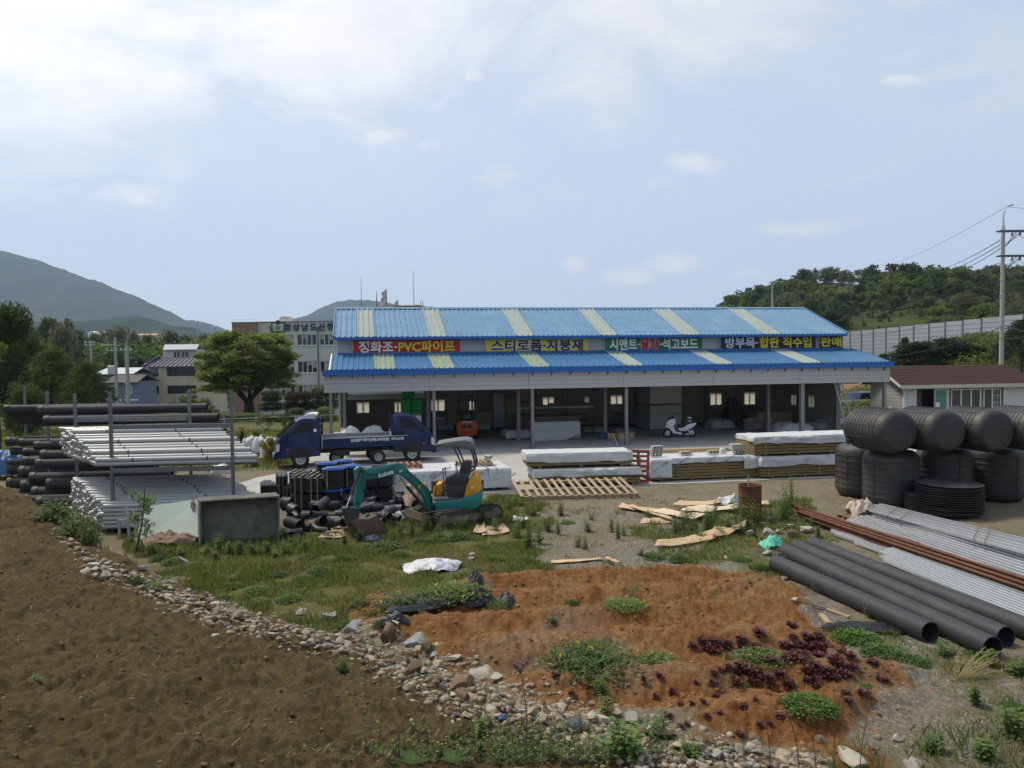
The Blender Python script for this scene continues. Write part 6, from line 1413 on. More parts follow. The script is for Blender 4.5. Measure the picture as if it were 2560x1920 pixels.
crumple('empty white fertiliser sack with blue print lying on the grass', 1085, 1420, 1.25, .85, .14, M_bag, 61, 'empty_sack', 'sack', n=44)
crumple('small white plastic bag at the edge of the fittings heap', 998, 1306, .3, .35, .25, M_wrap, 62, 'plastic_bag', 'bag')
crumple('white plastic film bunched behind the veneer litter', 1822, 1266, .7, .5, .28, M_wrap, 63, 'plastic_film', 'film')
crumple('turquoise green sack draped over stones at the pipe ends', 1930, 1372, .55, .5, .22, mat('turquoise_sack', (.10, .48, .33), rough=.5, var=.1, bump=.5, bscale=8), 64, 'green_sack', 'sack')
crumple('torn beige paper sack on a small pallet before the round lids', 2155, 1296, .75, .5, .34, mat('beige_sack', (.50, .40, .33), rough=.8, var=.15, scale=6, stain=(.6, .58, .55), stain_amt=.6), 65, 'torn_paper_sack', 'sack', z=.08)
pp = G(2155, 1303); pallet('small dark pallet under the torn beige sack', (pp.x-.35, pp.y-.1, .0), (0, 0, .2), .8, .6, 5, M_wood)
crumple('brown crumpled cloth heap under the pale green sheet', 425, 1362, 1.2, .6, .26, mat('brown_tarp', (.20, .135, .095), rough=.8, var=.25, scale=5, bump=.8, bscale=6), 66, 'brown_cloth', 'cloth')
crumple('brown cloth peak leaning on the concrete trough edge', 486, 1345, .35, .3, .8, MATS['brown_tarp'], 67, 'brown_cloth', 'cloth')
crumple('beige cloth sack slumped in front of the excavator boom foot', 1045, 1275, .8, .6, .75, mat('beige_cloth', (.42, .31, .22), rough=.85, var=.15, bump=.6, bscale=8), 68, 'beige_sack', 'sack')
crumple('brown paper sack crumpled beside the timber pack corner', 968, 1250, .5, .4, .35, mat('brown_paper', (.34, .20, .09), rough=.8, var=.3), 69, 'paper_sack', 'sack')
M_film = mat('black_mulch_film', (.012, .012, .014), rough=.4, var=.3, scale=6, bump=1, bscale=8, spec=.35)
sheet_on('long black mulch film strip lying along the red soil edge', [(960, 1545), (1190, 1515), (1200, 1492), (1000, 1515)], .05, .05, M_film, 71, 'mulch_film', 'plastic film', amp=.05)
crumple('bunched black mulch film at the right end of the strip', 1195, 1512, .6, .45, .15, M_film, 72, 'mulch_film', 'plastic film', n=36)
crumple('small black film knot at the top of the weeds heap', 1190, 1458, .3, .25, .14, M_film, 73, 'mulch_film', 'plastic film')
crumple('torn black film corner at the left end of the strip', 985, 1548, .5, .3, .08, M_film, 74, 'mulch_film', 'plastic film')
crumple('black film scrap right of the bunched film', 1262, 1505, .3, .4, .09, M_film, 75, 'mulch_film', 'plastic film')
crumple('black film lying along the pipes behind the parsley like greens', 2180, 1575, 1.6, .5, .08, M_film, 76, 'mulch_film', 'plastic film')
crumple('dark blue cloth scrap on the weeds before the bucket', 925, 1352, .5, .4, .10, mat('dark_blue_cloth', (.05, .06, .09), rough=.7, var=.2), 77, 'cloth_scrap', 'cloth')
crumple('blue crumpled wrapper among the stones', 1258, 1802, .13, .09, .06, mat('blue_wrapper', (.04, .10, .20), rough=.4), 78, 'blue_wrapper', 'wrapper')
for (a, c, lb) in (((1990, 1512), (2062, 1526), 'upper left pale lath lying on the black film by the pipes'), ((2068, 1530), (2122, 1550), 'lower right pale lath lying on the black film by the pipes'), ((2052, 1540), (2072, 1566), 'short thick pale wood piece below the two laths')):
 p, q = GT(*a), GT(*c); b = MB(); wdt = .09 if 'thick' in lb else .045; b.beam((0, 0, .03), q-p+Vector((0, 0, .03)), wdt, .03); tag(b.build('wood_lath', M_palw, loc=p), lb, 'lath')
# ------------------------------------------------------------------ foliage helpers
M_leaf = {}
def leafmat(name, col, var=.35):
 return mat(name, col, rough=.65, var=var, scale=.9, rv=.22, spec=.25, trans=.46)
def leaves(blobs, n, size, seed, up=.35, aspect=.6):
 """many small leaf faces spread through ellipsoid clumps; returns co, faces"""
 g = np.random.RandomState(seed); vol = np.array([b[3]*b[4]*b[5] for b in blobs])**.67; cnt = np.maximum(1, (n*vol/vol.sum())).astype(int); P = []
 for b, c in zip(blobs, cnt):
  d = g.normal(size=(c, 3)); d /= np.linalg.norm(d, axis=1)[:, None]; rr = g.uniform(0.15, 1, c)**.45
  P.append(np.array(b[:3])+d*rr[:, None]*np.array(b[3:6])*(1+.12*g.normal(size=(c, 1))))
 P = np.concatenate(P); m = len(P)
 nrm = g.normal(size=(m, 3)); nrm[:, 2] = np.abs(nrm[:, 2])+up; nrm /= np.linalg.norm(nrm, axis=1)[:, None]
 a = np.cross(nrm, g.normal(size=(m, 3))); a /= np.linalg.norm(a, axis=1)[:, None]; b_ = np.cross(nrm, a)
 s = size*g.uniform(.55, 1.3, (m, 1)); a = a*s; b_ = b_*s*aspect
 co = np.stack([P-a, P-b_, P+a, P+b_], 1).reshape(-1, 3); f = np.arange(m*4).reshape(m, 4)
 return co, f
def crown_blobs(k, seed, w_=.5, h0=.3, h1=1.0, flat=.55, size=.2):
 r = random.Random(seed); out = []
 for i in range(k):
  z = h0+(h1-h0)*r.random()**.9; t = (z-h0)/(h1-h0); rad = w_*math.sqrt(max(.05, 1-(2*t-.85)**2*.75))*r.uniform(.25, .9); a = r.uniform(0, 6.28); q = size*r.uniform(.6, 1.2)
  out.append((rad*math.cos(a), rad*math.sin(a), min(z, h1-q*flat*.6), q, q, q*flat))
 return out
def branch_mesh(b, r, p, d, L, rad, depth, ends, spread=.6, n=8, up=.15):
 q = p+d*L; mid = p+d*L*.5+Vector((r.uniform(-.06, .06), r.uniform(-.06, .06), 0))*L
 b.path([p, mid, q], [rad, rad*.85, rad*.68], n)
 if depth == 0: ends.append(q); return
 k = r.choice((2, 3)) if depth > 1 else 3
 for i in range(k):
  a = r.uniform(0, 6.28); nd = (d+Vector((math.cos(a), math.sin(a), r.uniform(-.1, .3)))*spread+Vector((0, 0, up))).normalized()
  branch_mesh(b, r, q, nd, L*r.uniform(.62, .85), rad*.62, depth-1, ends, spread, max(5, n-1), up)
M_bark = mat('bark', (.055, .042, .030), rough=.95, var=.35, scale=8, bump=.7, bscale=20)
M_barkl = mat('pale_bark', (.12, .10, .075), rough=.95, var=.3, scale=8)
LM = {'dark': leafmat('leaf_dark_green', (.062, .092, .020)), 'mid': leafmat('leaf_mid_green', (.095, .135, .026)), 'light': leafmat('leaf_light_green', (.15, .19, .034)), 'olive': leafmat('leaf_olive', (.085, .098, .034)), 'pale': leafmat('leaf_pale', (.115, .12, .055)), 'pine': leafmat('pine_green', (.034, .052, .022)), 'yellow': leafmat('leaf_yellow', (.30, .22, .02)), 'red': leafmat('leaf_brownish', (.055, .042, .016))}
def trunk_mesh(h, r, seed, lean=.04):
 b = MB(); q = random.Random(seed); b.path([(0, 0, -.3), (q.uniform(-lean, lean)*h, 0, h*.5), (q.uniform(-lean, lean)*h, q.uniform(-lean, lean)*h, h)], [r*1.25, r, r*.6], 8)
 for k in range(4): a = q.uniform(0, 6.28); z = h*q.uniform(.55, .95); b.path([(0, 0, z), (math.cos(a)*h*.3, math.sin(a)*h*.3, z+h*.3)], [r*.45, r*.15], 6)
 return b.mesh('trunk', M_bark, smooth=60)
def unit_tree(kind_, seed, n, leaf, colr):
 if kind_ == 'round': bl = crown_blobs(16, seed, .36, .28, 1.0, .75, .19)
 elif kind_ == 'layered': bl = [(.42*math.cos(a)*k, .42*math.sin(a)*k, .32+.62*(1-abs(t-.5)*.0)*t, .21*(1.2-.5*t), .21*(1.2-.5*t), .065) for i in range(26) for t, a, k in [((i+.5)/26, i*2.4, .95*(1-(i/26)**1.6)+.05)]]
 elif kind_ == 'pine': bl = [(.34*math.cos(i*2.4)*(1-(i/22)**1.3), .34*math.sin(i*2.4)*(1-(i/22)**1.3), .25+.72*i/22, .17*(1.15-.6*i/22), .17*(1.15-.6*i/22), .07) for i in range(22)]
 elif kind_ == 'cone': bl = [(.02*math.cos(i), .02*math.sin(i), .12+.85*i/14, .26*(1-i/15), .26*(1-i/15), .07) for i in range(14)]
 elif kind_ == 'ball': bl = [(0, 0, .5, .5, .5, .5)]+[(.33*math.cos(a), .33*math.sin(a), .5+z, .2, .2, .2) for a in range(6) for z in (-.2, .2)]
 elif kind_ == 'open': bl = crown_blobs(13, seed, .33, .35, 1.0, .6, .13)
 co, f = leaves(bl, n, leaf, seed)
 return npmesh('crown', co, f, LM[colr])
UT = {}
def get_ut(kind_, colr, seed, n=2600, leaf=.022):
 k = (kind_, colr, seed, n)
 if k not in UT: UT[k] = unit_tree(kind_, seed, n, leaf, colr)
 return UT[k]
TR = {}
def tree(label, px, ytop, ybase, wpx, D, kind_, colr, seed=1, n=2600, leaf=.022, group=None, name='tree', cat='tree', z0=None, trunk=True):
 top = D_(px, ytop, D); base = D_(px, ybase, D); g = base.z if z0 is None else z0; h = top.z-g; w_ = wpx*D/FPX
 t = thing(name, label, cat, (base.x, base.y, g), rnd.uniform(0, 6), group)
 c = put('crown', get_ut(kind_, colr, seed, n, leaf), t); cw = {'round': .98, 'layered': 1.1, 'pine': .95, 'cone': .52, 'ball': 1.06, 'open': .86}[kind_]
 c.scale = (w_/cw, w_/cw, h)
 if trunk:
  if 'tk' not in TR: TR['tk'] = [trunk_mesh(.6, .022, k) for k in range(3)]
  k = put('trunk', TR['tk'][seed % 3], t); k.scale = (h, h, h)
 return t
# ------------------------------------------------------------------ county office building
def poster(): pass
def school():
 D = 100.0; s = D/FPX; A = D_(646, 900, D); t = thing('office_building', 'three storey pale office building with brown tiled wing and blue Korean letters', 'building', (A.x, D, 0))
 X = lambda px: (px-646)*s; Z = lambda py, px=700: 4.4-(py-(892+(1280-px)*-.0117*-1))*s
 Z = lambda py, px=700: D_(px, py, D).z
 M_wall = mat('pale_render', (.52, .50, .45), rough=.85, var=.06, scale=.5, stain=(.44, .42, .37), stain_amt=.3, stain_scale=.3)
 M_tile = mat('brown_tile', (.27, .155, .105), rough=.6, var=.12, scale=3)
 M_dkg = glass('dark_window', (.035, .04, .042), .1)
 roofz = Z(806); zb = -4
 wins = []
 for (r0, r1) in ((837, 864.5), (904, 933), (963, 992)):
  for (a, c) in ((690, 735), (744, 792), (800, 846), (856, 902)): wins.append((X(a), X(c), Z(r1), Z(r0)))
 b = MB(); rows = sorted({(w_[2], w_[3]) for w_ in wins}); zprev = zb
 for (z0, z1) in rows:
  b.box(0, X(910), 0, .3, zprev, z0); xs = 0
  for w_ in sorted(q for q in wins if q[2] == z0): b.box(xs, w_[0], 0, .3, z0, z1); xs = w_[1]
  b.box(xs, X(910), 0, .3, z0, z1); zprev = z1
 b.box(0, X(910), 0, .3, zprev, roofz); b.box(0, X(910), .3, 10, roofz-.5, roofz-.3); b.box(X(910)-.3, X(910), .3, 10, zb, roofz); b.build('wall', M_wall, t)
 b = MB(); b.box(-.05, X(912), -.08, .35, roofz, roofz+.12); b.build('parapet_coping', mat('coping', (.2, .19, .18)), t)
 for (z0, z1) in rows: b = MB(); b.box(X(684), X(908), -.06, .0, z0-.12, z0-.02); b.build('sill_band', M_wall, t)
 for (a, c, z0, z1) in wins:
  f = MB(); f.box(a, c, .10, .16, z0, z0+.06); f.box(a, c, .10, .16, z1-.06, z1); n = 4
  for k in range(n+1): x = a+(c-a)*k/n; f.box(max(a, x-.035), min(c, x+.035), .10, .16, z0+.06, z1-.06)
  fo = f.build('window', M_white, t); g = MB(); g.box(a, c, .17, .2, z0, z1); g.build('pane', M_dkg, fo)
  for k in range(n):
   if rnd.random() < .5: q = MB(); x = a+(c-a)*k/n; q.box(x+.05, x+(c-a)/n-.05, .165, .169, z1-(z1-z0)*rnd.uniform(.3, .95), z1-.06); q.build('blind', mat('window_blind', (.34, .33, .29)), fo)
 b = MB(); b.box(X(586), -.0, -.6, 9, zb, Z(806)-.05)
 b.build('tiled_wing', M_tile, t)
 b = MB()
 for k in range(1, 6): b.box(X(586)+k*.52-.012, X(586)+k*.52+.012, -.61, -.60, zb, Z(806)-.1)
 for k in range(1, 20): b.box(X(586), 0, -.61, -.60, zb+k*.7, zb+k*.7+.02)
 b.build('tile_joints', mat('tile_joint', (.17, .09, .06)), t)
 b = MB(); b.box(X(585), .05, -.65, 9.05, Z(806)-.05, Z(806)+.08); b.build('wing_coping', mat('coping2', (.25, .17, .13)), t)
 b = MB(); b.box(X(683), X(707), 3, 5, roofz, roofz+.75); b.box(X(687), X(703), 2.9, 5.1, roofz+.75, roofz+.9); b.build('roof_unit', M_wall, t)
 for px, y0 in ((679, 822), (796, 824)):
  b = MB(); b.tube((X(px), -.12, zb), (X(px), -.12, Z(y0)), .07, n=8); b.box(X(px)-.15, X(px)+.15, -.25, 0, Z(y0), Z(y0)+.3); b.build('drain_pipe', mat('pipe_brown', (.16, .13, .11), rough=.5), t)
 Ml = mat('navy_letters', (.018, .020, .13), rough=.4)
 for k, ch in enumerate('경상남도산청교육'):
  me = text_mesh(ch, 1.0, Ml, ext=.06, offset=.018); o = put('letter', me, t, (X(721+k*21.3), -.09, Z(820)), (math.pi/2, 0, 0)); 
 b = MB(); x, z = X(698), Z(819)
 b.prism([(x-.9, z+.45), (x-.75, z+.72), (x-.3, z+.72), (x, z+.5), (x+.3, z+.72), (x+.75, z+.72), (x+.9, z+.45), (x+.75, z-.62), (x+.15, z-.6), (x, z-.72), (x-.15, z-.6), (x-.75, z-.62)], -.16, -.06, ax='y'); em = b.build('emblem', mat('emblem_edge', (.06, .09, .05)), t)
 b = MB(); b.prism([(x-.72, z+.5), (x-.32, z+.52), (x-.05, z+.32), (x-.05, z-.45), (x-.62, z-.44)], -.2, -.16, ax='y'); b.prism([(x+.72, z+.5), (x+.32, z+.52), (x+.05, z+.32), (x+.05, z-.45), (x+.62, z-.44)], -.2, -.16, ax='y'); b.build('emblem_pages', mat('emblem_page', (.42, .50, .34)), em)
 b = MB(); b.lathe([(.001, -.05), (.26, -.05), (.26, .05), (.001, .05)], 16, (x, -.2, z+.68), M=Matrix.Rotation(math.pi/2, 3, 'X')); b.build('emblem_ball', mat('emblem_dark', (.09, .03, .04)), em)
 b = MB(); b.path([(x-.35, -.22, z-.3), (x-.2, -.22, z+.1), (x-.1, -.22, z-.2), (x+.15, -.22, z+.2), (x+.1, -.22, z-.2), (x+.3, -.22, z+.1)], .04, 6); b.build('emblem_mark', MATS['emblem_edge'], em)
 return roofz
RZ = school()
def mast(px, y0, y1, lab, r=.035, D=104, flag=None):
 p = D_(px, y1, D); q = D_(px, y0, D); t = thing('roof_mast' if not flag else 'flag_pole', lab, 'mast' if not flag else 'flag', (p.x, p.y, p.z)); H = q.z-p.z
 b = MB(); b.path([(0, 0, -.8), (0, 0, H*.5), (0, 0, H)], [r*1.5, r, r*.5], 6); b.build('pole', mat('mast_grey', (.12, .12, .13)), t)
 if flag:
  b = MB(); pts = []; n = 8
  for k in range(n+1): z = H-.1-k*flag[1]/n; pts += [(-.03, 0, z), (-flag[0]*(1-.15*math.sin(k*1.1)), .12*math.sin(k*1.7), z-.5-.02*k)]
  b.add(pts, [(2*k, 2*k+1, 2*k+3, 2*k+2) for k in range(n)]); b.build('cloth', mat('flag_cloth', (.55, .5, .52), rough=.8, var=.1, stain=(.25, .1, .16), stain_amt=.6, stain_scale=1.2), t)
mast(904, 690, 772, 'tall thin mast leftmost behind the blue roof'); mast(1035, 676, 768, 'tallest thin mast behind the blue roof near its left third'); mast(942, 727, 772, 'short mast between tall mast and flag', .06)
mast(967, 721, 772, 'flag on a pole behind the roof, hanging from the taller of two poles', .05, 104, (.7, 2.0)); mast(995, 747, 772, 'small limp white flag on the short pole behind the roof', .04, 104, (.5, 1.2))
for px, sd in ((1052, 'left'), (1057, 'right')): mast(px, 751, 770, 'small %s antenna of the twin pair behind the roof' % sd, .04)
p = D_(1020, 768, 103); b = MB(); b.box(-1.7, 1.7, -1, 1, -1.5, .05); b.box(-1.8, 1.8, -1.1, 1.1, .05, .16); tag(b.build('roof_hatch', mat('ochre_hatch', (.30, .27, .13)), loc=p), 'ochre roof house just showing above the blue ridge under a mast', 'roof house')
# ------------------------------------------------------------------ cream flats with blue tiled roof
def flats():
 D = 130.0; s = D/FPX; A = D_(371, 1000, D); t = thing('apartment_house', 'cream three storey house with blue tiled roof and stained walls', 'building', (A.x, D, 0))
 X = lambda px: (px-371)*s; Z = lambda py: D_(420, py, D).z
 Mc = mat('cream_render', (.58, .50, .36), rough=.85, var=.06, scale=.6, stain=(.30, .23, .15), stain_amt=.55, stain_scale=.8, stretch=(1.6, 1, .18))
 Mr = mat('blue_roof_tile', (.035, .035, .075), rough=.6, var=.25, scale=2); Mg = glass('flat_glass', (.03, .033, .035), .12); zb = -7
 W = X(520); rows = [(Z(941), Z(917)), (Z(985), Z(964)), (Z(1030), Z(1007))]
 def wallx(b, x0, x1, y0, y1, holes): pass
 b = MB(); zp = zb
 for (z0, z1) in sorted(rows):
  b.box(0, W, 0, .3, zp, z0); b.box(0, .15, 0, .3, z0, z1); b.box(X(398), X(419), 0, .3, z0, z1); b.box(X(492), W, 0, .3, z0, z1); zp = z1
 b.box(0, W, 0, .3, zp, Z(908)); b.build('front_wall', Mc, t)
 sx, sy = -2.9, 5.2; b = MB()
 def qx(u, o=0): return (u*sx-o*.87, u*sy-o*.48)
 def sb(u0, u1, z0, z1, th=.3):
  a, c = qx(u0), qx(u1); b.add([(a[0], a[1], z0), (c[0], c[1], z0), (c[0]+th, c[1]+.1, z0), (a[0]+th, a[1]+.3, z0), (a[0], a[1], z1), (c[0], c[1], z1), (c[0]+th, c[1]+.1, z1), (a[0]+th, a[1]+.3, z1)], [(0, 3, 2, 1), (4, 5, 6, 7), (0, 1, 5, 4), (1, 2, 6, 5), (2, 3, 7, 6), (3, 0, 4, 7)])
 zp = zb
 for (z0, z1) in sorted(rows): sb(0, 1, zp, z0-.2); sb(.0, .06, z0-.2, z1); sb(.9, 1, z0-.2, z1); zp = z1
 sb(0, 1, zp, Z(908)); b.build('side_wall', Mc, t)
 b = MB(); b.box(.3, W, 8.5, 8.8, zb, Z(908)); b.box(W-.3, W, .3, 8.5, zb, Z(908)); b.build('rear_wall', Mc, t)
 for (z0, z1) in rows:
  for (a, c, n) in ((.15, X(398), 3), (X(419), X(492), 5)):
   f = MB(); f.box(a, c, .05, .1, z0, z0+.06); f.box(a, c, .05, .1, z1-.06, z1)
   for k in range(n+1): x = a+(c-a)*k/n; f.box(max(a, x-.03), min(c, x+.03), .05, .1, z0+.06, z1-.06)
   fo = f.build('window', mat('window_bar', (.10, .10, .10)), t); g = MB(); g.box(a, c, .12, .15, z0, z1); g.build('pane', Mg, fo)
  f = MB(); a, c = qx(.06), qx(.9)
  f.beam((a[0]+.1, a[1]+.1, (z0+z1)/2-.1), (c[0]+.1, c[1]+.1, (z0+z1)/2-.1), .05, z1-z0+.2); fo = f.build('side_window', Mg, t)
  f = MB()
  for k in range(6): u = .06+.84*k/5; a = qx(u); f.box(a[0]-.02, a[0]+.06, a[1]-.02, a[1]+.04, z0-.2, z1)
  f.build('window_bars', M_white, fo)
 zt, ze = Z(894), Z(916); b = MB()
 e = [(-3.3, 5.0), (-.3, -.7), (W+.5, -.7), (W+.5, 9)]; tp = [(-1.2, 6.0), (1.3, 1.6), (W+.5, 1.6), (W+.5, 7)]
 for i in range(3):
  a, c, d, f_ = e[i], e[i+1], tp[i+1], tp[i]; b.slab((a[0], a[1], ze), (c[0], c[1], ze), (d[0], d[1], zt), (f_[0], f_[1], zt), .12)
  n = 14 if i == 1 else 6
  for k in range(n+1): u = k/n; b.path([(a[0]+(c[0]-a[0])*u, a[1]+(c[1]-a[1])*u, ze+.06), (f_[0]+(d[0]-f_[0])*u, f_[1]+(d[1]-f_[1])*u, zt+.06)], .06, 6)
  b.path([(a[0], a[1], ze+.1), (f_[0], f_[1], zt+.25)], .14, 6)
 b.box(tp[1][0], W, 1.6, 7, zt-.1, zt+.02); b.build('tiled_roof', Mr, t, fix=False)
 x0, x1 = X(378), X(482); z0, z1 = Z(898), Z(873); Mw = mat('white_render', (.52, .51, .47), rough=.8, var=.05); b = MB()
 b.box(x0+1.0, x1-.3, 2.6, 6.5, z0-.5, z1); b.build('rooftop_room', Mw, t)
 b = MB(); zr = Z(860); xm = 0
 b.slab((x0+1.3, 2.0, z1-.05), (x1, 2.0, z1-.05), (x1-.5, 4.6, zr), (x0+.5, 4.6, zr), .1); b.slab((x1, 7.0, z1), (x0+.3, 7.0, z1), (x0+.5, 4.6, zr), (x1-.5, 4.6, zr), .1)
 for k in range(14): u = k/13; b.path([(x0+1.3+(x1-x0-1.3)*u, 2.0, z1), (x0+.5+(x1-x0-1)*u, 4.6, zr+.05)], .04, 5)
 b.build('rooftop_roof', mat('pale_metal_roof', (.42, .45, .45), rough=.5), t, fix=False)
 for a, c in ((X(420), X(438)), (X(441), X(459))):
  f = MB(); f.box(a, c, 2.5, 2.6, Z(897), Z(880)); fo = f.build('window', Mg, t)
  f = MB(); f.box(a, a+.06, 2.47, 2.5, Z(897), Z(880)); f.box(c-.06, c, 2.47, 2.5, Z(897), Z(880)); f.box((a+c)/2-.04, (a+c)/2+.04, 2.47, 2.5, Z(897), Z(880)); f.build('window_bars', M_white, fo)
 b = MB(); b.box(-2.5, -2.2, 4.2, 4.25, Z(957), Z(932)); b.build('laundry', M_white, t)
flats()
def bluehouse():
 D = 115.0; s = D/FPX; A = D_(262, 1000, D); t = thing('blue_house', 'small pale blue house with dark roof between the poles at left', 'house', (A.x, D, 0)); X = lambda px: (px-262)*s; Z = lambda py: D_(300, py, D).z
 Mb = mat('pale_blue_wall', (.16, .18, .27), rough=.8, var=.05); b = MB(); b.box(0, X(346), 0, 6, Z(1030), Z(954)); b.build('wall', Mb, t)
 b = MB(); b.slab((-.5, -.6, Z(956)), (X(350), -.6, Z(956)), (X(345), 3, Z(938)), (.3, 3, Z(938)), .1); b.slab((X(350), 6.6, Z(956)), (-.5, 6.6, Z(956)), (.3, 3, Z(938)), (X(345), 3, Z(938)), .1); b.build('roof', mat('dark_roof', (.07, .06, .055), rough=.8, var=.2), t)
 for a, c in ((270, 293), (325, 331)):
  f = MB(); f.box(X(a), X(c), -.05, -.01, Z(984), Z(964)); fo = f.build('window', M_white, t); f = MB(); f.box(X(a)+.12, X(c)-.12, -.07, -.05, Z(982), Z(966)); f.build('pane', glass('flat_glass'), fo)
 b = MB(); b.box(-.02, X(346)+.02, -.04, -.0, Z(1000)-.1, Z(1000)+.1); b.build('base_stripe', M_white, t)
 D = 122.0; A = D_(240, 935, D); b = MB(); w_ = 92*D/FPX; b.box(0, w_, 0, 7, -6, 0); t2 = thing('white_roof_house', 'long low building with white metal roof behind the blue house', 'house', A); b.build('wall', mat('grey_wall', (.15, .13, .12)), t2)
 b = MB(); b.slab((-.3, -.5, 0), (w_+.3, -.5, 0), (w_, 3.5, .9), (0, 3.5, .9), .1); b.slab((w_+.3, 7.5, 0), (-.3, 7.5, 0), (0, 3.5, .9), (w_, 3.5, .9), .1); b.build('roof', mat('pale_metal_roof'[0:] if False else 'pale_metal_roof', (.42, .45, .45)), t2)
bluehouse()
for (a, c, y0, y1, D, m_, lab) in ((340, 390, 834, 844, 420, (.40, .31, .19), 'bare tan terrace far off above the round trees'), (220, 262, 832, 842, 420, (.38, .30, .19), 'tan earth cutting far off left of the white shed')):
 p = D_(a, y1, D); s = D/FPX; b = MB(); w_ = (c-a)*s; b.prism([(0, -6), (0, 1.2), (3, 2.1), (12, 2.2), (12, -6)], 0, w_, ax='x'); kind(b.build('terrace', mat('tan_earth', m_, rough=1), loc=p), 'structure')
for (a, c, y0, y1, lab) in ((220, 236, 829, 836, 'left small white shed on the far tan cutting'), (250, 270, 827, 836, 'right small white shed on the far tan cutting')):
 p = D_(a, y1, 418); s = 418/FPX; b = MB(); w_ = (c-a)*s; b.prism([(0, -3), (w_, -3), (w_, 1.2), (w_/2, 1.7), (0, 1.2)], 0, 5, ax='y'); tag(b.build('white_shed', M_white, loc=p), lab, 'shed')
# ------------------------------------------------------------------ poles and wires
M_conp = mat('concrete_pole', (.34, .335, .31), rough=.85, var=.1, scale=2)
M_wire = mat('cable_black', (.02, .02, .022), rough=.6)
def pole(px, y0, y1, D, lab, arms=(), r=.16, nm='utility_pole', steel=False):
 p = D_(px, y1, D); q = D_(px, y0, D); H = q.z-p.z; t = thing(nm, lab, 'utility pole', (p.x, p.y, p.z)); b = MB(); b.path([(0, 0, -6), (0, 0, H)], [r*1.3, r*.8], 12); b.build('mast', M_conp, t, smooth=50)
 for (dy, a0, a1) in arms:
  z = H-(dy-y0)*D/FPX; b = MB(); b.beam((a0*D/FPX, -r-.05, z), (a1*D/FPX, -r-.05, z), .09, .09); ar = b.build('cross_arm', M_galv, t)
  for k in range(3):
   x = (a0+(a1-a0)*(k+.2)/2.6)*D/FPX; b = MB(); b.lathe([(.001, 0), (.05, 0), (.06, .06), (.03, .09), (.05, .14), (.02, .2), (.001, .2)], 8, (x, -r-.05, z+.04)); b.build('insulator', M_white, ar)
 return t, p, H
pole(230, 851, 960, 118, 'utility pole farthest left before the dark wood', [(856, -14, 14), (863, -12, 12)])
t, p, H = pole(293, 843, 1020, 98, 'utility pole with grey transformer box, middle of the three at left', [(862, -34, 6), (876, -20, 8)], .18)
b = MB(); b.box(-.75, .1, -.6, -.2, H-(935-843)*98/FPX, H-(914-843)*98/FPX); b.build('transformer_box', M_galv, t, bevel=.03)
pole(321, 861, 1020, 90, 'plain thick utility pole nearest the cream house', [(875, -14, 18)], .22)
def wire(a, c, sag, lab, r=.012, grp='overhead wires at the right'):
 n = 16; pts = [a.lerp(c, k/n)-Vector((0, 0, sag*4*(k/n)*(1-k/n))) for k in range(n+1)]; b = MB(); b.path([q-a for q in pts], r, 4); tag(b.build('overhead_wire', M_wire, loc=a), lab, 'wire', grp)
def bigpole():
 D = 60.0; s = D/FPX; p = D_(2502, 1010, D); q = D_(2507, 575, D); H = q.z-p.z; t = thing('utility_pole', 'tall concrete utility pole at the right with street lamp and double arms', 'utility pole', p)
 b = MB(); b.path([(0, 0, -2), (.05, 0, H)], [.19, .125], 20); b.build('mast', M_conp, t, smooth=50)
 b = MB(); b.path([(.05, 0, H-.2), (.055, 0, H+.25)], [.14, .13], 14); b.path([(.055, 0, H+.2), (.06, 0, H+.9), (.07, 0, H+1.2), (.17, 0, H+1.55), (.36, 0, H+1.78), (.62, 0, H+1.84)], [.10, .05, .05, .045, .04, .035], 10); arm = b.build('lamp_arm', M_galv, t, smooth=50)
 b = MB(); b.obox((.66, 0, H+1.84), (.26, .16, .12), (0, -.1, 0)); b.build('lamp_head', M_galv, arm, bevel=.03)
 zz = lambda py: D_(2507, py, D).z-p.z
 for z in (zz(578), zz(640)):
  for y in (-.19, .19): b = MB(); b.beam((-.32, y, z), (2.6, y, z), .10, .12); ca = b.build('cross_arm', mat('dark_arm', (.10, .105, .11), rough=.5), t)
  for x0 in (.45, .75): b = MB(); b.beam((.1, -.16, z-1.15), (x0+.5, -.2, z-.05), .05, .05); b.build('arm_brace', MATS['dark_arm'], t)
  for x in (.45, 1.05, 1.65, 2.2):
   b = MB(); b.path([(x+.15, -.3, z-.05), (x, -.45, z-.3), (x-.12, -.5, z-.38)], [.03, .07, .05], 8); b.build('insulator', mat('brown_insulator', (.05, .035, .03), rough=.3), t)
   b = MB(); b.path([(x, -.35, z-.3), (x+.25, -.4, z-.62), (x+.6, -.3, z-.45)], .016, 5); b.build('jumper_wire', M_wire, t)
 for z in (zz(700), zz(737), zz(742), zz(812)):
  b = MB(); b.lathe([(.175, -.03), (.185, -.03), (.185, .03), (.175, .03)], 16, (.02, 0, z)); b.build('band', M_galv, t)
 for k in range(5): b = MB(); b.tube((-.32, 0, zz(598+k*11)), (.0, 0, zz(598+k*11)), .012, n=5); b.build('step_bolt', M_galv, t)
 return p, H
bp, BH = bigpole()
W_ = lambda px, py, D: D_(px, py, D)
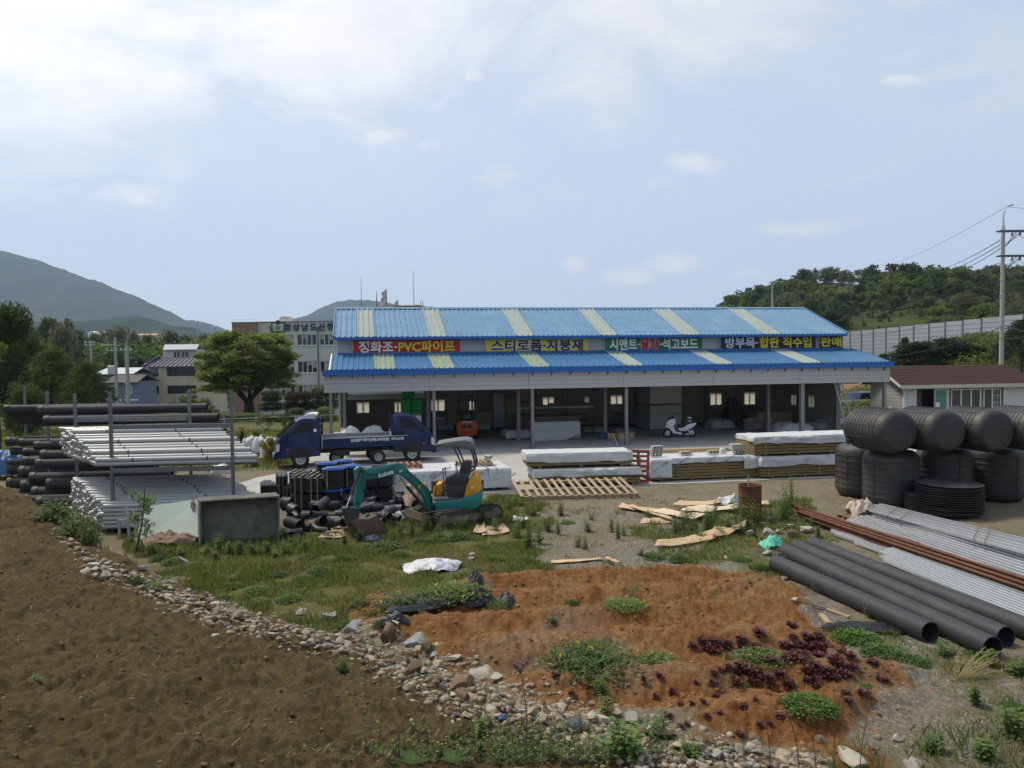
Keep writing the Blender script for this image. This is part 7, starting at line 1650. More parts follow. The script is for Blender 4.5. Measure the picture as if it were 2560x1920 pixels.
for (a, c, sg, lab, r) in [((2500, 601, 60), (2330, 674, 165), .6, 'uppermost of the three parallel wires left of the tall pole', .035), ((2500, 612, 60), (2345, 678, 165), .6, 'middle of the three parallel wires left of the tall pole', .035), ((2500, 622, 60), (2365, 681, 165), .6, 'lowest of the three parallel wires left of the tall pole', .035),
 ((2515, 518, 60), (2205, 664, 190), .8, 'thin high wire running from the lamp head to the hill', .018), ((2502, 818, 60), (2100, 900, 52), .6, 'thick black cable sagging from the tall pole to the left', .03), ((2502, 655, 60), (2010, 812, 115), 1.0, 'long wire crossing before the wooded hillside', .022), ((2502, 737, 60), (2120, 835, 120), 1.2, 'lower wire crossing before the wooded hillside', .022),
 ((2510, 812, 60), (2700, 842, 50), .3, 'cable leaving the tall pole to the right', .03), ((2518, 517, 60), (2700, 522, 50), .1, 'thin wire right of the lamp head', .015), ((2508, 728, 60), (2700, 740, 50), .1, 'wire leaving the tall pole to the right at mid height', .02), ((2490, 845, 60), (2600, 830, 57), .2, 'short cable below the arms at the picture edge', .02)]:
 wire(W_(*a), W_(*c), sg, lab, r)
D = 112; p = D_(1931, 800, D); s = D/FPX; t = thing('street_lamp', 'concrete lamp pole with side arm rising behind the blue roof ridge', 'street lamp', p); H = (800-735)*s
b = MB(); b.path([(0, 0, -6), (0, 0, H)], [.22, .16], 10); b.path([(0, 0, H), (.0, 0, H+1.0), (.25, 0, H+1.5), (.8, 0, H+1.75), (1.3, 0, H+1.7)], [.12, .08, .06, .05, .05], 8); b.build('mast', M_conp, t, smooth=50)
b = MB(); b.beam((0, -.1, H-.2), (3.0, -.1, H-.05), .09, .09); b.beam((0, -.1, H-1.5), (1.2, -.1, H-.2), .06, .06); b.build('cross_arm', MATS['dark_arm'], t)
b = MB(); b.obox((1.35, 0, H+1.68), (.35, .18, .1)); b.build('lamp_head', M_galv, t)
p = D_(1731, 775, 118); t = thing('street_lamp', 'small lamp head just peeping over the middle of the blue ridge', 'street lamp', p); b = MB(); b.path([(0, 0, -5), (0, 0, -.2), (.2, 0, .3), (.55, 0, .42)], .05, 6); b.obox((.65, 0, .42), (.35, .15, .08)); b.build('lamp_arm', M_galv, t)
for px, y0, y1, lab in ((494, 800, 838, 'left telecom tower on the distant ridge'), (539, 812, 838, 'right telecom tower on the distant ridge')):
 p = D_(px, y1, 900); s = 900/FPX; t = thing('telecom_tower', lab, 'tower', p); b = MB(); b.path([(0, 0, -10), (0, 0, (y1-y0)*s)], [.55, .4], 8); b.build('mast', M_conp, t); b = MB(); b.lathe([(.8, (y1-y0)*s-3.2), (2.4, (y1-y0)*s-3), (2.4, (y1-y0)*s-1.4), (2.0, (y1-y0)*s-1.0)], 10); b.build('platform', M_galv, t)
# ------------------------------------------------------------------ noise barrier
def barrier():
 A = D_(2100, 840, 150); B = D_(2620, 787, 97); A.z = 0; B.z = 0; L = (B-A).length; d = (B-A)/L; t = thing('noise_barrier', 'long grey noise barrier with dark posts climbing along the road at right', 'barrier', A, math.atan2(d.y, d.x))
 zA, zB = 8.0, 9.0; H = 5.2; n = int(L/3.9); st = L/n
 Mp = mat('barrier_panel', (.33, .35, .38), rough=.5, metal=.15, var=.10, scale=.6, stain=(.26, .28, .31), stain_amt=.4, stain_scale=.3); Mj = mat('barrier_joint', (.10, .11, .12), rough=.7)
 for k in range(n):
  z = zA+(zB-zA)*(k+.5)/n; b = MB(); b.box(k*st+.1, (k+1)*st-.1, -.05, .05, z-H, z)
  for j in range(1, 8): b.box(k*st+.1, (k+1)*st-.1, -.07, -.05, z-j*.66-.02, z-j*.66+.02, 1)
  b.build('panel', [Mp, Mj], t)
  b = MB(); zz = zA+(zB-zA)*k/n; b.box(k*st-.12, k*st+.12, -.14, .14, zz-H-.5, zz+.08); b.build('post', Mj, t)
 b = MB(); b.add([(0, -.3, zA-H-1.2), (L, -.3, zB-H-1.2), (L, .3, zB-H-1.2), (0, .3, zA-H-1.2), (0, -.3, zA-H), (L, -.3, zB-H), (L, .3, zB-H), (0, .3, zA-H)], [(0, 3, 2, 1), (4, 5, 6, 7), (0, 1, 5, 4), (1, 2, 6, 5), (2, 3, 7, 6), (3, 0, 4, 7)]); b.build('base_wall', M_conp, t)
barrier()
p = D_(2150, 1040, 60); t = thing('blue_truck', 'dark blue truck parked on the slope between store and office', 'truck', p, R(10)); s = 60/FPX
b = MB(); b.prism([(-.6, .3), (-.6, .95), (-.1, 1.0), (.1, 1.75), (1.5, 1.8), (1.6, .3)], 0, 1.7, ax='y'); b.build('cab', M_navy, t, bevel=.05, seg=2, smooth=40); b = MB(); b.prism([(-.0, 1.05), (.17, 1.65), (.8, 1.67), (.8, 1.05)], -.01, .02, ax='y'); b.prism([(.9, 1.05), (.9, 1.67), (1.4, 1.68), (1.45, 1.05)], -.01, .02, ax='y'); b.build('side_window', M_glassd, t); b = MB(); b.box(-2.2, -.6, 0, 1.7, .5, .95); b.build('bed', M_navy, t)
for x in (-1.7, .3): b = MB(); b.lathe([(.001, -.1), (.3, -.1), (.32, 0), (.3, .1), (.001, .1)], 16, M=Matrix.Rotation(math.pi/2, 3, 'X')); b.build('wheel', M_tyre, t, loc=(x, .1, .32))
for y in (.2, .8): b = MB(); b.box(-2.6, 1.4, -1.4, -1.36, .45+y, .50+y); q = b.build('rail', M_white, t)
t = thing('cut_bank', 'bare orange earth bank with grass under the barrier, between store and office', 'bank', D_(2140, 1040, 70)); b = MB(); X_, Y_ = np.meshgrid(np.linspace(-8, 8, 40), np.linspace(0, 8, 20)); Z_ = -2.5+5.0*sstep(0, 8, Y_)+.4*fbm(X_, Y_, 1.5, 3, 3); idx = np.arange(X_.size).reshape(X_.shape)
me = npmesh('bank', np.stack([X_, Y_, Z_], -1).reshape(-1, 3), np.stack([idx[:-1, :-1], idx[:-1, 1:], idx[1:, 1:], idx[1:, :-1]], -1).reshape(-1, 4), mat('orange_bank', (.24, .135, .07), rough=1, var=.3, scale=1, stain=(.06, .09, .02), stain_amt=.9, stain_scale=.35), smooth=True); put('slope', me, t)
# ------------------------------------------------------------------ trees of the middle distance
def bigtree():
 D = 76.0; p = D_(622, 1034, D); t = thing('zelkova_tree', 'large spreading light green tree before the office building, nest in its crown', 'tree', p)
 r = random.Random(12); b = MB(); ends = []
 b.path([(0, 0, -.5), (.05, 0, .8), (.0, 0, 1.9)], [.62, .46, .42], 12)
 for k in range(8):
  a = k*2*math.pi/8+r.uniform(-.3, .3); tl = r.uniform(.35, .8)
  d = Vector((math.cos(a)*tl, math.sin(a)*tl, 1)).normalized(); branch_mesh(b, r, Vector((math.cos(a)*.12, math.sin(a)*.12, 1.6)), d, r.uniform(1.9, 2.5), .20, 3, ends, .55, 8, .12)
 b.build('trunk', M_bark, t, smooth=60)
 bl = []
 for e_ in ends:
  q = r.uniform(.55, .95); rr = math.hypot(e_.x, e_.y)
  if e_.z < 3.9: continue
  if e_.z > 11.6: e_.z = 11.6-r.random()*.6
  bl.append((e_.x*.92, e_.y*.92, e_.z, q*1.15, q*1.15, q*.42))
 for k in range(150):
  a = r.uniform(0, 6.28); z = r.uniform(4.6, 11.3); R0 = 5.0*math.sqrt(max(.02, 1-((z-6.4)/5.6)**2)); rr = R0*r.uniform(.5, .95); q = r.uniform(.5, 1.0); bl.append((rr*math.cos(a), rr*math.sin(a), z, q*1.1, q*1.1, q*.72))
 for k in range(46):
  a = r.uniform(0, 6.28); z = r.uniform(3.2, 5.4); rr = r.uniform(2.6, 4.6); q = r.uniform(.5, .85); bl.append((rr*math.cos(a), rr*math.sin(a), z, q*1.3, q*1.3, q*.38))
 t.scale = (1, 1, .675); co, f = leaves([q for q in bl if q[2] < 11.9 and math.hypot(q[0], q[1]) < 5.0], 60000, .15, 5, .6); c = put('crown', npmesh('crown', co, f, LM['light']), t)
 n = D_(598, 866, D-3.6)-p; b = MB(); b.lathe([(.001, -.35), (.35, -.25), (.45, 0), (.3, .25), (.001, .3)], 12, n); o = b.build('nest', M_bark, None, loc=p); tag(o, 'dark round bird nest high in the large light green tree', 'nest')
bigtree()
g_ = 'dark trees at the left edge beyond the pipe rack'
tree('tallest dark tree at the left edge of the picture', 22, 772, 1100, 180, 52, 'round', 'dark', 1, 9000, .020, g_)
tree('light leaved young tree low at the left edge before the dark ones', -8, 862, 1180, 150, 40, 'open', 'light', 2, 5000, .016, g_)
tree('wide dark layered tree in the middle of the left tree group', 135, 864, 1075, 175, 60, 'layered', 'mid', 3, 9000, .020, g_)
tree('dark layered tree nearest the blue house', 218, 900, 1060, 130, 58, 'layered', 'dark', 4, 8000, .020, g_)
tree('dark tree behind and right of the tallest left tree', 78, 830, 1080, 150, 66, 'round', 'mid', 5, 8000, .020, g_)
tree('low dark tree under the layered trees at left', 60, 960, 1120, 120, 48, 'round', 'dark', 6, 6000, .022, g_)
tree('slim tree with thin stem in front of the cream house', 475, 975, 1085, 90, 58, 'open', 'mid', 7, 3500, .018)
tree('bushy dark tree right of the black corrugated pipes', 505, 1000, 1085, 100, 62, 'round', 'dark', 8, 4000, .022)
FARL = [(60, 812, 150, 190, 'dark'), (120, 806, 120, 170, 'dark'), (168, 808, 90, 180, 'dark'), (150, 822, 110, 150, 'pale'), (205, 830, 80, 200, 'dark'), (232, 842, 70, 190, 'mid'), (262, 838, 80, 210, 'dark'), (300, 826, 90, 205, 'pale'), (340, 836, 70, 200, 'olive'), (372, 846, 80, 180, 'mid'), (425, 834, 120, 190, 'dark'), (470, 848, 90, 210, 'dark'), (508, 842, 80, 230, 'dark'), (548, 850, 70, 220, 'mid'), (585, 842, 60, 230, 'pine'), (655, 850, 60, 230, 'dark'), (200, 868, 90, 160, 'dark'), (255, 872, 90, 160, 'dark'), (300, 880, 80, 150, 'dark'), (350, 890, 80, 150, 'dark'), (235, 905, 70, 140, 'mid'), (498, 880, 70, 170, 'dark'), (525, 890, 80, 160, 'dark'), (20, 830, 110, 150, 'olive'), (500, 862, 80, 200, 'mid'), (390, 868, 60, 170, 'dark'), (280, 860, 70, 185, 'mid'), (325, 862, 70, 180, 'dark'), (455, 870, 60, 190, 'mid')]
posd = ['at the far left behind the tall dark ones', 'second from the left', 'beside the pale one', 'rounded and pale', 'above the farthest utility pole', 'below the white sheds', 'right of the white sheds', 'pale and broad', 'olive, below the tan terrace', 'left of the white rooftop room', 'broad and rounded, above the white rooftop room', 'right of the white rooftop room', 'left above the large light green tree', 'touching the large light green tree', 'conifer like, by the office wing', 'hidden behind the large light green tree', 'behind the farthest pole', 'between two poles', 'behind the transformer', 'left of the cream house', 'above the white roofed building', 'behind the tiled roof', 'right of the tiled roof', 'olive, at the picture edge', 'second row right of the rooftop room', 'second row left of the rooftop room', 'second row below the tan cutting', 'second row behind the middle poles', 'second row behind the tiled roof']
for k, (px, y, w_, D, c) in enumerate(FARL): tree('far tree in the wood at left, '+posd[k], px, y, 935, w_, D, 'round', c, 10+k % 4, 3200, .030, 'trees of the wood at left', z0=-7)
def wood_mass():
 r = random.Random(5); bl = []
 for k in range(260):
  D = r.uniform(150, 330); px = r.uniform(-160, 620); p = D_(px, 900, D); top = D_(px, 858+r.uniform(-6, 14)-(8 if px < 160 else 0), D).z
  q = r.uniform(3, 6); bl.append((p.x, p.y, top-q*.7, q, q, q*.8)); bl.append((p.x+2, p.y, top-q*1.9, q*1.2, q*1.2, q*1.1))
 co, f = leaves(bl, 90000, .55, 9); m = np.zeros(len(f)); o = put('woodland', npmesh('woodland', co, f, [LM['dark'], LM['mid']], (np.random.RandomState(1).rand(len(f)//200+1).repeat(200)[:len(f)] < .4).astype(int))); kind(o, 'stuff')
wood_mass()
def shrub(lab, px, y0, y1, wpx, D, colr, nm='clipped_shrub', n=5200, leaf=.030, sh='ball', grp='clipped shrubs before the office building'):
 return tree(lab, px, y0, y1, wpx, D, sh, colr, 21, n, leaf, grp, nm, 'shrub', trunk=False)
shrub('upper ball of the two tier clipped shrub before the office wing', 679, 973, 1008, 56, 70, 'dark', n=6000); shrub('flat lower tier of the two tier clipped shrub', 679, 1003, 1030, 66, 70, 'dark')
shrub('large round brownish clipped shrub before the office windows', 746, 972, 1034, 80, 69, 'red', n=7000); shrub('dark round shrub half behind the store corner', 812, 962, 1034, 76, 72, 'dark', n=6000)
shrub('small low dark shrub below the brownish one', 741, 1018, 1040, 44, 64, 'dark'); shrub('light green low shrub beside the store corner', 816, 1014, 1046, 46, 62, 'light')
shrub('dark hedge clump under the large light green tree', 600, 1032, 1052, 110, 64, 'mid'); shrub('dark hedge clump right of the large tree trunk', 700, 1034, 1054, 100, 63, 'dark'); shrub('dark hedge clump by the store corner', 800, 1036, 1056, 100, 62, 'mid'); shrub('hedge clump left of the rack post', 530, 1036, 1056, 90, 62, 'dark')
p = D_(776, 1041, 62); b = MB(); b.prism([(-.6, -.3), (-.55, .05), (-.3, .22), (.25, .24), (.5, .05), (.55, -.3)], 0, 1.5, ax='y'); tag(b.build('white_car', M_white, bevel=.05, seg=2, smooth=40, loc=p), 'white car top showing between the clipped shrubs', 'car')
tree('thin garden tree left of the two small ones behind the truck', 664, 1040, 1115, 52, 48, 'open', 'olive', 31, 1500, .020, 'small garden trees behind the navy truck'); tree('thin garden tree nearest the truck cab', 716, 1030, 1112, 56, 48, 'open', 'olive', 32, 1700, .020, 'small garden trees behind the navy truck')
tree('small dark fir between the pipe ends and the sacks', 607, 1068, 1140, 34, 40, 'cone', 'pine', 33, 2200, .028, None, 'fir_tree')
tree('yellow leaved bush before the navy truck front', 672, 1096, 1182, 58, 34, 'round', 'yellow', 34, 3000, .030, None, 'yellow_bush', 'bush', trunk=False)
tree('green bush low between pipes and yellow bush', 622, 1130, 1200, 52, 32.5, 'round', 'mid', 35, 2600, .030, None, 'green_bush', 'bush', trunk=False)
tree('low green bush behind the right rack post', 585, 1120, 1200, 60, 33.5, 'round', 'olive', 36, 2600, .030, None, 'green_bush', 'bush', trunk=False)
for (px, y0, y1, w_, k) in ((480, 1085, 1150, 60, 1), (520, 1075, 1140, 50, 2), (560, 1070, 1130, 40, 3), (450, 1130, 1190, 60, 4), (640, 1080, 1130, 40, 5), (770, 1070, 1115, 50, 6)):
 tree(['', 'garden plant clump behind the pale pipes, left', 'garden plant clump behind the pale pipes, middle', 'garden plant clump left of the right rack post', 'garden plant clump seen under the middle tier', 'garden plant clump between small trees and fir', 'garden plant clump beside the truck headboard'][k], px, y0, y1, w_, 38+k, 'open', 'olive' if k % 2 else 'mid', 37, 1400, .03, None, 'garden_plant', 'plant', trunk=False)
for (px, y0, y1, w_, lab, D) in ((622, 1094, 1125, 26, 'small white bulk sack behind the fir', 37), (648, 1096, 1130, 28, 'middle white bulk sack before the truck', 36), (676, 1101, 1140, 40, 'wide white bulk sack beside the yellow bush', 35), (552, 1162, 1180, 40, 'white sack lying behind the right rack post', 31)):
 p = D_(px, y1, D); w2 = w_*D/FPX; heap(lab, 0, 0, w2*1.2, w2, (y1-y0)*D/FPX*1.05, M_tarp, int(px), 'bulk_sack', p=p)
t = thing('garden_fence', 'thin pale metal rail fence across the garden behind the rack', 'fence', (0, 0, 0))
for (a, c) in (((180, 1098, 44), (560, 1080, 47)), ((560, 1048, 47), (850, 1036, 50)), ((360, 1056, 46), (560, 1048, 47)), ((560, 1076, 47), (700, 1070, 49))):
 b = MB(); b.tube(D_(*a), D_(*c), .025, n=6); b.build('rail', mat('pale_rail', (.45, .45, .42), rough=.5), t)
for px in (420, 560, 640, 738, 830): q = D_(px, 1046, 48); b = MB(); b.tube(q-Vector((0, 0, 1.3)), q+Vector((0, 0, .1)), .03, n=6); b.build('post', M_galv, t)
for k, (px, y, lab) in enumerate(((292, 1066, 'left white car seen through the pipe rack'), (420, 1062, 'right white car seen through the pipe rack'))):
 p = D_(px, y+14, 80); t = thing('parked_car', lab, 'car', p, R(5)); b = MB(); b.prism([(-1.9, .3), (-1.95, .75), (-1.2, .9), (-.7, 1.4), (.9, 1.42), (1.5, .95), (1.95, .85), (1.95, .3)], 0, 1.7, ax='y'); b.build('body', M_white, t, bevel=.06, seg=2, smooth=40); b = MB(); b.prism([(-1.0, .92), (-.62, 1.32), (.85, 1.34), (1.3, .95)], -.01, 1.71, ax='y'); b.build('side_window', M_glassd, t)
 for x in (-1.2, 1.2): b = MB(); b.lathe([(.001, -.1), (.3, -.1), (.32, 0), (.3, .1), (.001, .1)], 16, M=Matrix.Rotation(math.pi/2, 3, 'X')); b.build('wheel', M_tyre, t, loc=(x, .08, .32))
# ------------------------------------------------------------------ right: pines, hill wood
for k, (px, y0, y1, w_, c, sh, D, lab) in enumerate([(2262, 842, 940, 70, 'pine', 'pine', 74, 'tall narrow pine at the left of the dark pine clump'), (2296, 858, 935, 170, 'pine', 'round', 72, 'left broad pine of the dark clump below the barrier'), (2362, 848, 935, 180, 'pine', 'round', 74, 'middle broad pine of the dark clump below the barrier'), (2425, 866, 935, 130, 'pine', 'round', 72, 'right low pine of the dark clump below the barrier'), (2552, 795, 940, 130, 'pine', 'layered', 66, 'pine at the right edge beside the tall pole'), (2465, 890, 950, 60, 'mid', 'round', 70, 'low green bush left of the tall pole'), (2210, 886, 930, 60, 'dark', 'round', 78, 'low dark bush right above the store eave'), (2408, 846, 900, 16, 'pine', 'cone', 92, 'small pointed fir before the barrier')]):
 tree(lab, px, y0, y1, w_, D, sh, c, 51+k % 3, 6500, .020, 'trees below the noise barrier')
b2 = []
for k in range(170):
 px = rnd.uniform(2110, 2700); D = rnd.uniform(52, 97); p = D_(px, 900, D); b2.append((p.x, p.y, float(terrain(np.array([p.x]), np.array([p.y]))[0])+.2, 2, 2, .8))
co, f = leaves(b2, 60000, .13, 3); kind(put('undergrowth', npmesh('undergrowth', co, f, [LM['light'], LM['mid'], LM['olive']], (np.arange(len(f))//350*7) % 3)), 'stuff')
HK = [get_ut('round', c, 60+k, 900, .042) for k, c in enumerate(('dark', 'mid', 'dark', 'pine', 'mid', 'pine', 'olive', 'pale'))]+[get_ut('pine', 'pine', 71, 800, .042)]
HN = ['dark', 'mid', 'dark', 'pine', 'mid', 'pine', 'olive', 'pale', 'pine']
HL = {'dark': 'dark green crowned tree in the wood on the right hillside', 'mid': 'mid green crowned tree in the wood on the right hillside', 'pine': 'blackish pine in the wood on the right hillside', 'olive': 'olive crowned tree in the wood on the right hillside', 'pale': 'pale crowned tree standing out on the right hillside'}
hill_pts = []
r = random.Random(77); tries = 0
while len(hill_pts) < 1150 and tries < 30000:
 tries += 1; D = 128+(345-128)*r.random()**.8; px = r.uniform(1560, 2720); p = D_(px, 800, D); z = float(hill_z(p.x, D)); d = ray(px, 800)
 py = 960-FPX*0
 v = cam_rot.transposed()@(Vector((p.x, p.y, z))-Vector((0, 0, CAMZ))); sx_, sy_ = 1280+FPX*v.x/-v.z, 960-FPX*v.y/-v.z
 if (2030 < sx_ < 2165 and 714 < sy_ < 762) or (2110 < sx_ < 2180 and 785 < sy_ < 840) or (2190 < sx_ < 2290 and 775 < sy_ < 850): 
  if r.random() < .3: continue
  z = z-1000
 if px > 2000 and D < 150-(px-2100)*.102+9: continue
 if any((p.x-q[0])**2+(p.y-q[1])**2 < 8 for q in hill_pts[-400:]): continue
 hill_pts.append((p.x, p.y, z, D, sx_, sy_))
hill_pts.sort(key=lambda q: q[3])
tk = TR['tk'][0] if 'tk' in TR else trunk_mesh(.6, .022, 1)
rest = []
for k, q in enumerate(hill_pts):
 w_ = r.choices(range(9), (5, 5, 4, 4, 3, 3, 2, 1, 3))[0]; h = r.uniform(5, 9)*(1 if q[3] > 200 else .8); n1 = float(fbm(np.array([q[0]]), np.array([q[1]]), 45, 2, 5)[0])
 if n1 > .12: w_ = r.choice((1, 4, 6, 7)); h *= .8
 sm_ = q[2] < -500
 if sm_: q = (q[0], q[1], q[2]+1000.4)+q[3:]; h *= .27
 if k < 290:
  t = thing('hillside_tree', HL[HN[w_]], 'tree', (q[0], q[1], q[2]-.8), r.uniform(0, 6), 'trees of the right hillside, %s kind' % HN[w_]); c = put('crown', HK[w_], t); c.scale = (h*1.05, h*1.05, h); c = put('trunk', tk, t); c.scale = (h,)*3
 else: rest.append((q, w_, h))
def merge(rest, name, libs, mats, per=320):
 cos = []; fs = []; mis = []; o = 0
 src = []
 for me in libs:
  c = np.empty(len(me.vertices)*3, np.float32); me.vertices.foreach_get('co', c); src.append(c.reshape(-1, 4, 3))
 for (q, w_, h) in rest:
  s = src[w_]; i = (np.random.RandomState(int(q[0]*7)).permutation(len(s))[:per]); c = s[i].reshape(-1, 3)
  mid = s[i].mean(1, keepdims=True); c = (mid+(s[i]-mid)*1.55).reshape(-1, 3)
  a = (q[0]*3.3) % 6.28; x = c[:, 0]*math.cos(a)-c[:, 1]*math.sin(a); y = c[:, 0]*math.sin(a)+c[:, 1]*math.cos(a)
  cos.append(np.stack([x*h*1.05+q[0], y*h*1.05+q[1], c[:, 2]*h+q[2]-.8], -1)); fs.append(np.arange(len(c)).reshape(-1, 4)+o); mis.append(np.full(len(c)//4, w_)); o += len(c)
 return kind(put(name, npmesh(name, np.concatenate(cos), np.concatenate(fs), mats, np.concatenate(mis))), 'stuff')
merge(rest, 'hillside_woodland', HK, [LM[n] for n in HN])
# ------------------------------------------------------------------ stones
def rock_mesh(seed, m, ang=1.0):
 bm = bmesh.new(); bmesh.ops.create_icosphere(bm, subdivisions=3, radius=.5); r = random.Random(seed)
 pl = [Vector((r.gauss(0, 1), r.gauss(0, 1), r.gauss(0, 1))).normalized() for _ in range(11)]
 off = [r.uniform(.17, .38) for _ in pl]; sx, sy, sz = 1, r.uniform(.65, .95), r.uniform(.5, .75)
 for v in bm.verts:
  p = v.co.copy()
  for n, o in zip(pl, off):
   d = p.dot(n)-o
   if d > 0: p -= n*d*(.6+.4*ang)
  p += p.normalized()*.02*float(vnoise(np.array([p.x*9+seed]), np.array([p.y*9+p.z*7]), seed)[0])
  v.co = (p.x*sx, p.y*sy, p.z*sz)
 me = bpy.data.meshes.new('stone'); bm.to_mesh(me); bm.free(); me.materials.append(m); me.shade_smooth(); me.set_sharp_from_angle(angle=R(20)); return me
SM = {'tan': mat('tan_stone', (.33, .27, .185), rough=.9, var=.28, scale=5, rv=.25, bump=.6, bscale=18, stain=(.13, .10, .07), stain_amt=.5, stain_scale=3), 'grey': mat('grey_stone', (.23, .215, .18), rough=.9, var=.22, scale=5, rv=.3, bump=.5, bscale=22, stain=(.30, .28, .24), stain_amt=.4, stain_scale=4),
 'brown': mat('brown_stone', (.15, .10, .062), rough=.95, var=.3, scale=5, rv=.25, bump=.7, bscale=15), 'pale': mat('pale_stone', (.36, .325, .25), rough=.85, var=.15, scale=4, rv=.12, bump=.35, bscale=20), 'blue': mat('blue_grey_stone', (.19, .20, .195), rough=.85, var=.2, scale=4, bump=.5, bscale=14, stain=(.27, .27, .24), stain_amt=.5, stain_scale=5)}
RK = {k: [rock_mesh(i*7+s, SM[k]) for i in range(4)] for s, k in enumerate(SM)}
GR = (G(1, 1900), )
def stone(px, py, wpx, k, label, group=None, var=0, h=1.0, sink=.25, rot=None, nm='stone'):
 p = GT(px, py); w_ = wpx*p.y/FPX; o = put(nm, RK[k][var % 4], None, (p.x, p.y, p.z+w_*h*(.30-sink*.45)), rot or (rnd.uniform(-.3, .3), rnd.uniform(-.3, .3), rnd.uniform(0, 6))); o.scale = (w_*1.12, w_*1.12, w_*1.12*h); return tag(o, label, 'stone', group)
for a in [(965, 1606, 68, 'brown', 'large angular brown boulder perched at the upper end of the stone bank', None, 1, 1.25, .1), (1066, 1630, 44, 'brown', 'dark blocky stone just right of the large brown boulder', None, 0, 1.1), (1018, 1640, 40, 'brown', 'brown stone below the large angular boulder', None, 1), (822, 1545, 66, 'blue', 'flat blue grey slab between grass and stone bank', None, 2, .8, .5), (760, 1530, 60, 'grey', 'flat grey slab left of the blue grey slab, half in grass', None, 1, .7, .6), (880, 1572, 90, 'blue', 'long flat grey slab at the corner of the red soil', None, 3, .45, .5), (1040, 1610, 86, 'blue', 'smooth blue grey slab behind the large brown boulder', None, 0, .6, .4), (1130, 1652, 66, 'pale', 'pale slab at the foot of the red soil behind the bank', None, 1, .5, .5),
 (1205, 1690, 74, 'pale', 'wide pale tan boulder in the middle of the stone bank', None, 2, .7), (1246, 1702, 46, 'pale', 'smooth whitish oval stone on the crest of the bank', None, 3, .75, .1), (1152, 1722, 76, 'brown', 'flat brown slab stone in the middle of the bank', None, 0, .6), (1160, 1754, 66, 'brown', 'chunky brown stone below the flat brown slab', None, 1, .95), (1030, 1680, 52, 'brown', 'reddish brown angular stone in the upper bank', None, 2), (1100, 1668, 42, 'tan', 'tan block between two brown stones in the bank', None, 3), (1510, 1808, 56, 'pale', 'round pale stone at the right part of the bank', None, 1, .8), (1572, 1806, 62, 'grey', 'large grey pointed rock near the right part of the bank', None, 2, 1.1), (1625, 1835, 44, 'grey', 'grey block right of the pointed rock', None, 0), (1672, 1850, 64, 'brown', 'wide brown grey stone at the right end of the bank', None, 3, .9), (1430, 1826, 54, 'blue', 'dark blue grey stone in the lower bank', None, 1), (1740, 1876, 56, 'tan', 'squarish tan stone near the bottom edge', None, 2), (1795, 1894, 52, 'grey', 'grey broken concrete block near the bottom edge', None, 0, .8), (1850, 1886, 48, 'tan', 'tan block right of the grey concrete block', None, 1), (1895, 1888, 44, 'grey', 'tilted grey slab chunk by the bottom edge', None, 3), (1955, 1896, 60, 'tan', 'long tan stone before the tall bare stems', None, 2, .7), (2120, 1912, 96, 'pale', 'large white rounded stone at the bottom edge', None, 0, .6), (2285, 1916, 66, 'grey', 'grey stone at the bottom edge, farthest right', None, 1, .6), (2062, 1862, 50, 'brown', 'reddish round clod on the soil above the bottom stones', None, 1, .9, .5), (2240, 1852, 32, 'pale', 'pale angular stone on the soil near the right weeds', None, 3, 1.1), (2272, 1866, 26, 'tan', 'small tan stone right of the pale angular one', None, 2),
 (1175, 1390, 34, 'pale', 'flat pale round stone on the grass behind the white sack', None, 3, .5), (1178, 1402, 30, 'grey', 'grey round stone just below the flat pale one', None, 2, .6), (458, 1408, 34, 'grey', 'round grey stone in the grass below the trough', None, 0, .9), (240, 1420, 44, 'pale', 'large cream stone at the upper left end of the stones', None, 1, .8), (214, 1432, 26, 'pale', 'smaller cream stone left of the large cream one', None, 2), (260, 1448, 44, 'grey', 'grey patterned rock below the large cream stone', None, 3, .9), (355, 1428, 26, 'grey', 'light grey stone among green weeds in the upper left bank', None, 0), (600, 1548, 32, 'tan', 'ochre upright stone at the middle of the left bank', None, 1, 1.2), (612, 1572, 28, 'brown', 'dark flat stone below the ochre upright one', None, 2, .6),
 (2012, 1332, 46, 'pale', 'largest pale boulder of the group at the pipe ends', None, 0, .85), (1974, 1322, 28, 'pale', 'upright pale stone left of the largest pale boulder', None, 1, 1.1), (1950, 1336, 32, 'grey', 'grey round stone in the group at the pipe ends', None, 2), (1918, 1338, 40, 'grey', 'dark striped stone behind the turquoise sack', None, 3), (1880, 1342, 34, 'tan', 'tan stone left of the turquoise sack', None, 0), (1990, 1345, 40, 'brown', 'brownish stone between the pale boulder and pipes', None, 1), (1916, 1388, 40, 'grey', 'grey stone under the front of the turquoise sack', None, 2, .7), (2180, 1342, 28, 'pale', 'smooth cream stone lying on the rusty beams', None, 3, .6), (1988, 1508, 24, 'pale', 'white stone holding the upper lath on the black film', None, 0, .9), (1802, 1398, 14, 'pale', 'left of two small white stones in the grass right of centre', None, 1), (1816, 1398, 15, 'pale', 'right of two small white stones in the grass right of centre', None, 2), (1958, 1450, 32, 'tan', 'flat tan stone between red soil and first pipe', None, 1, .5), (992, 1560, 34, 'pale', 'flat pale stone holding the film at the left end', None, 0, .5), (1925, 1302, 30, 'grey', 'grey stone half hidden in weeds behind the pipe ends', None, 1)]:
 stone(*a)
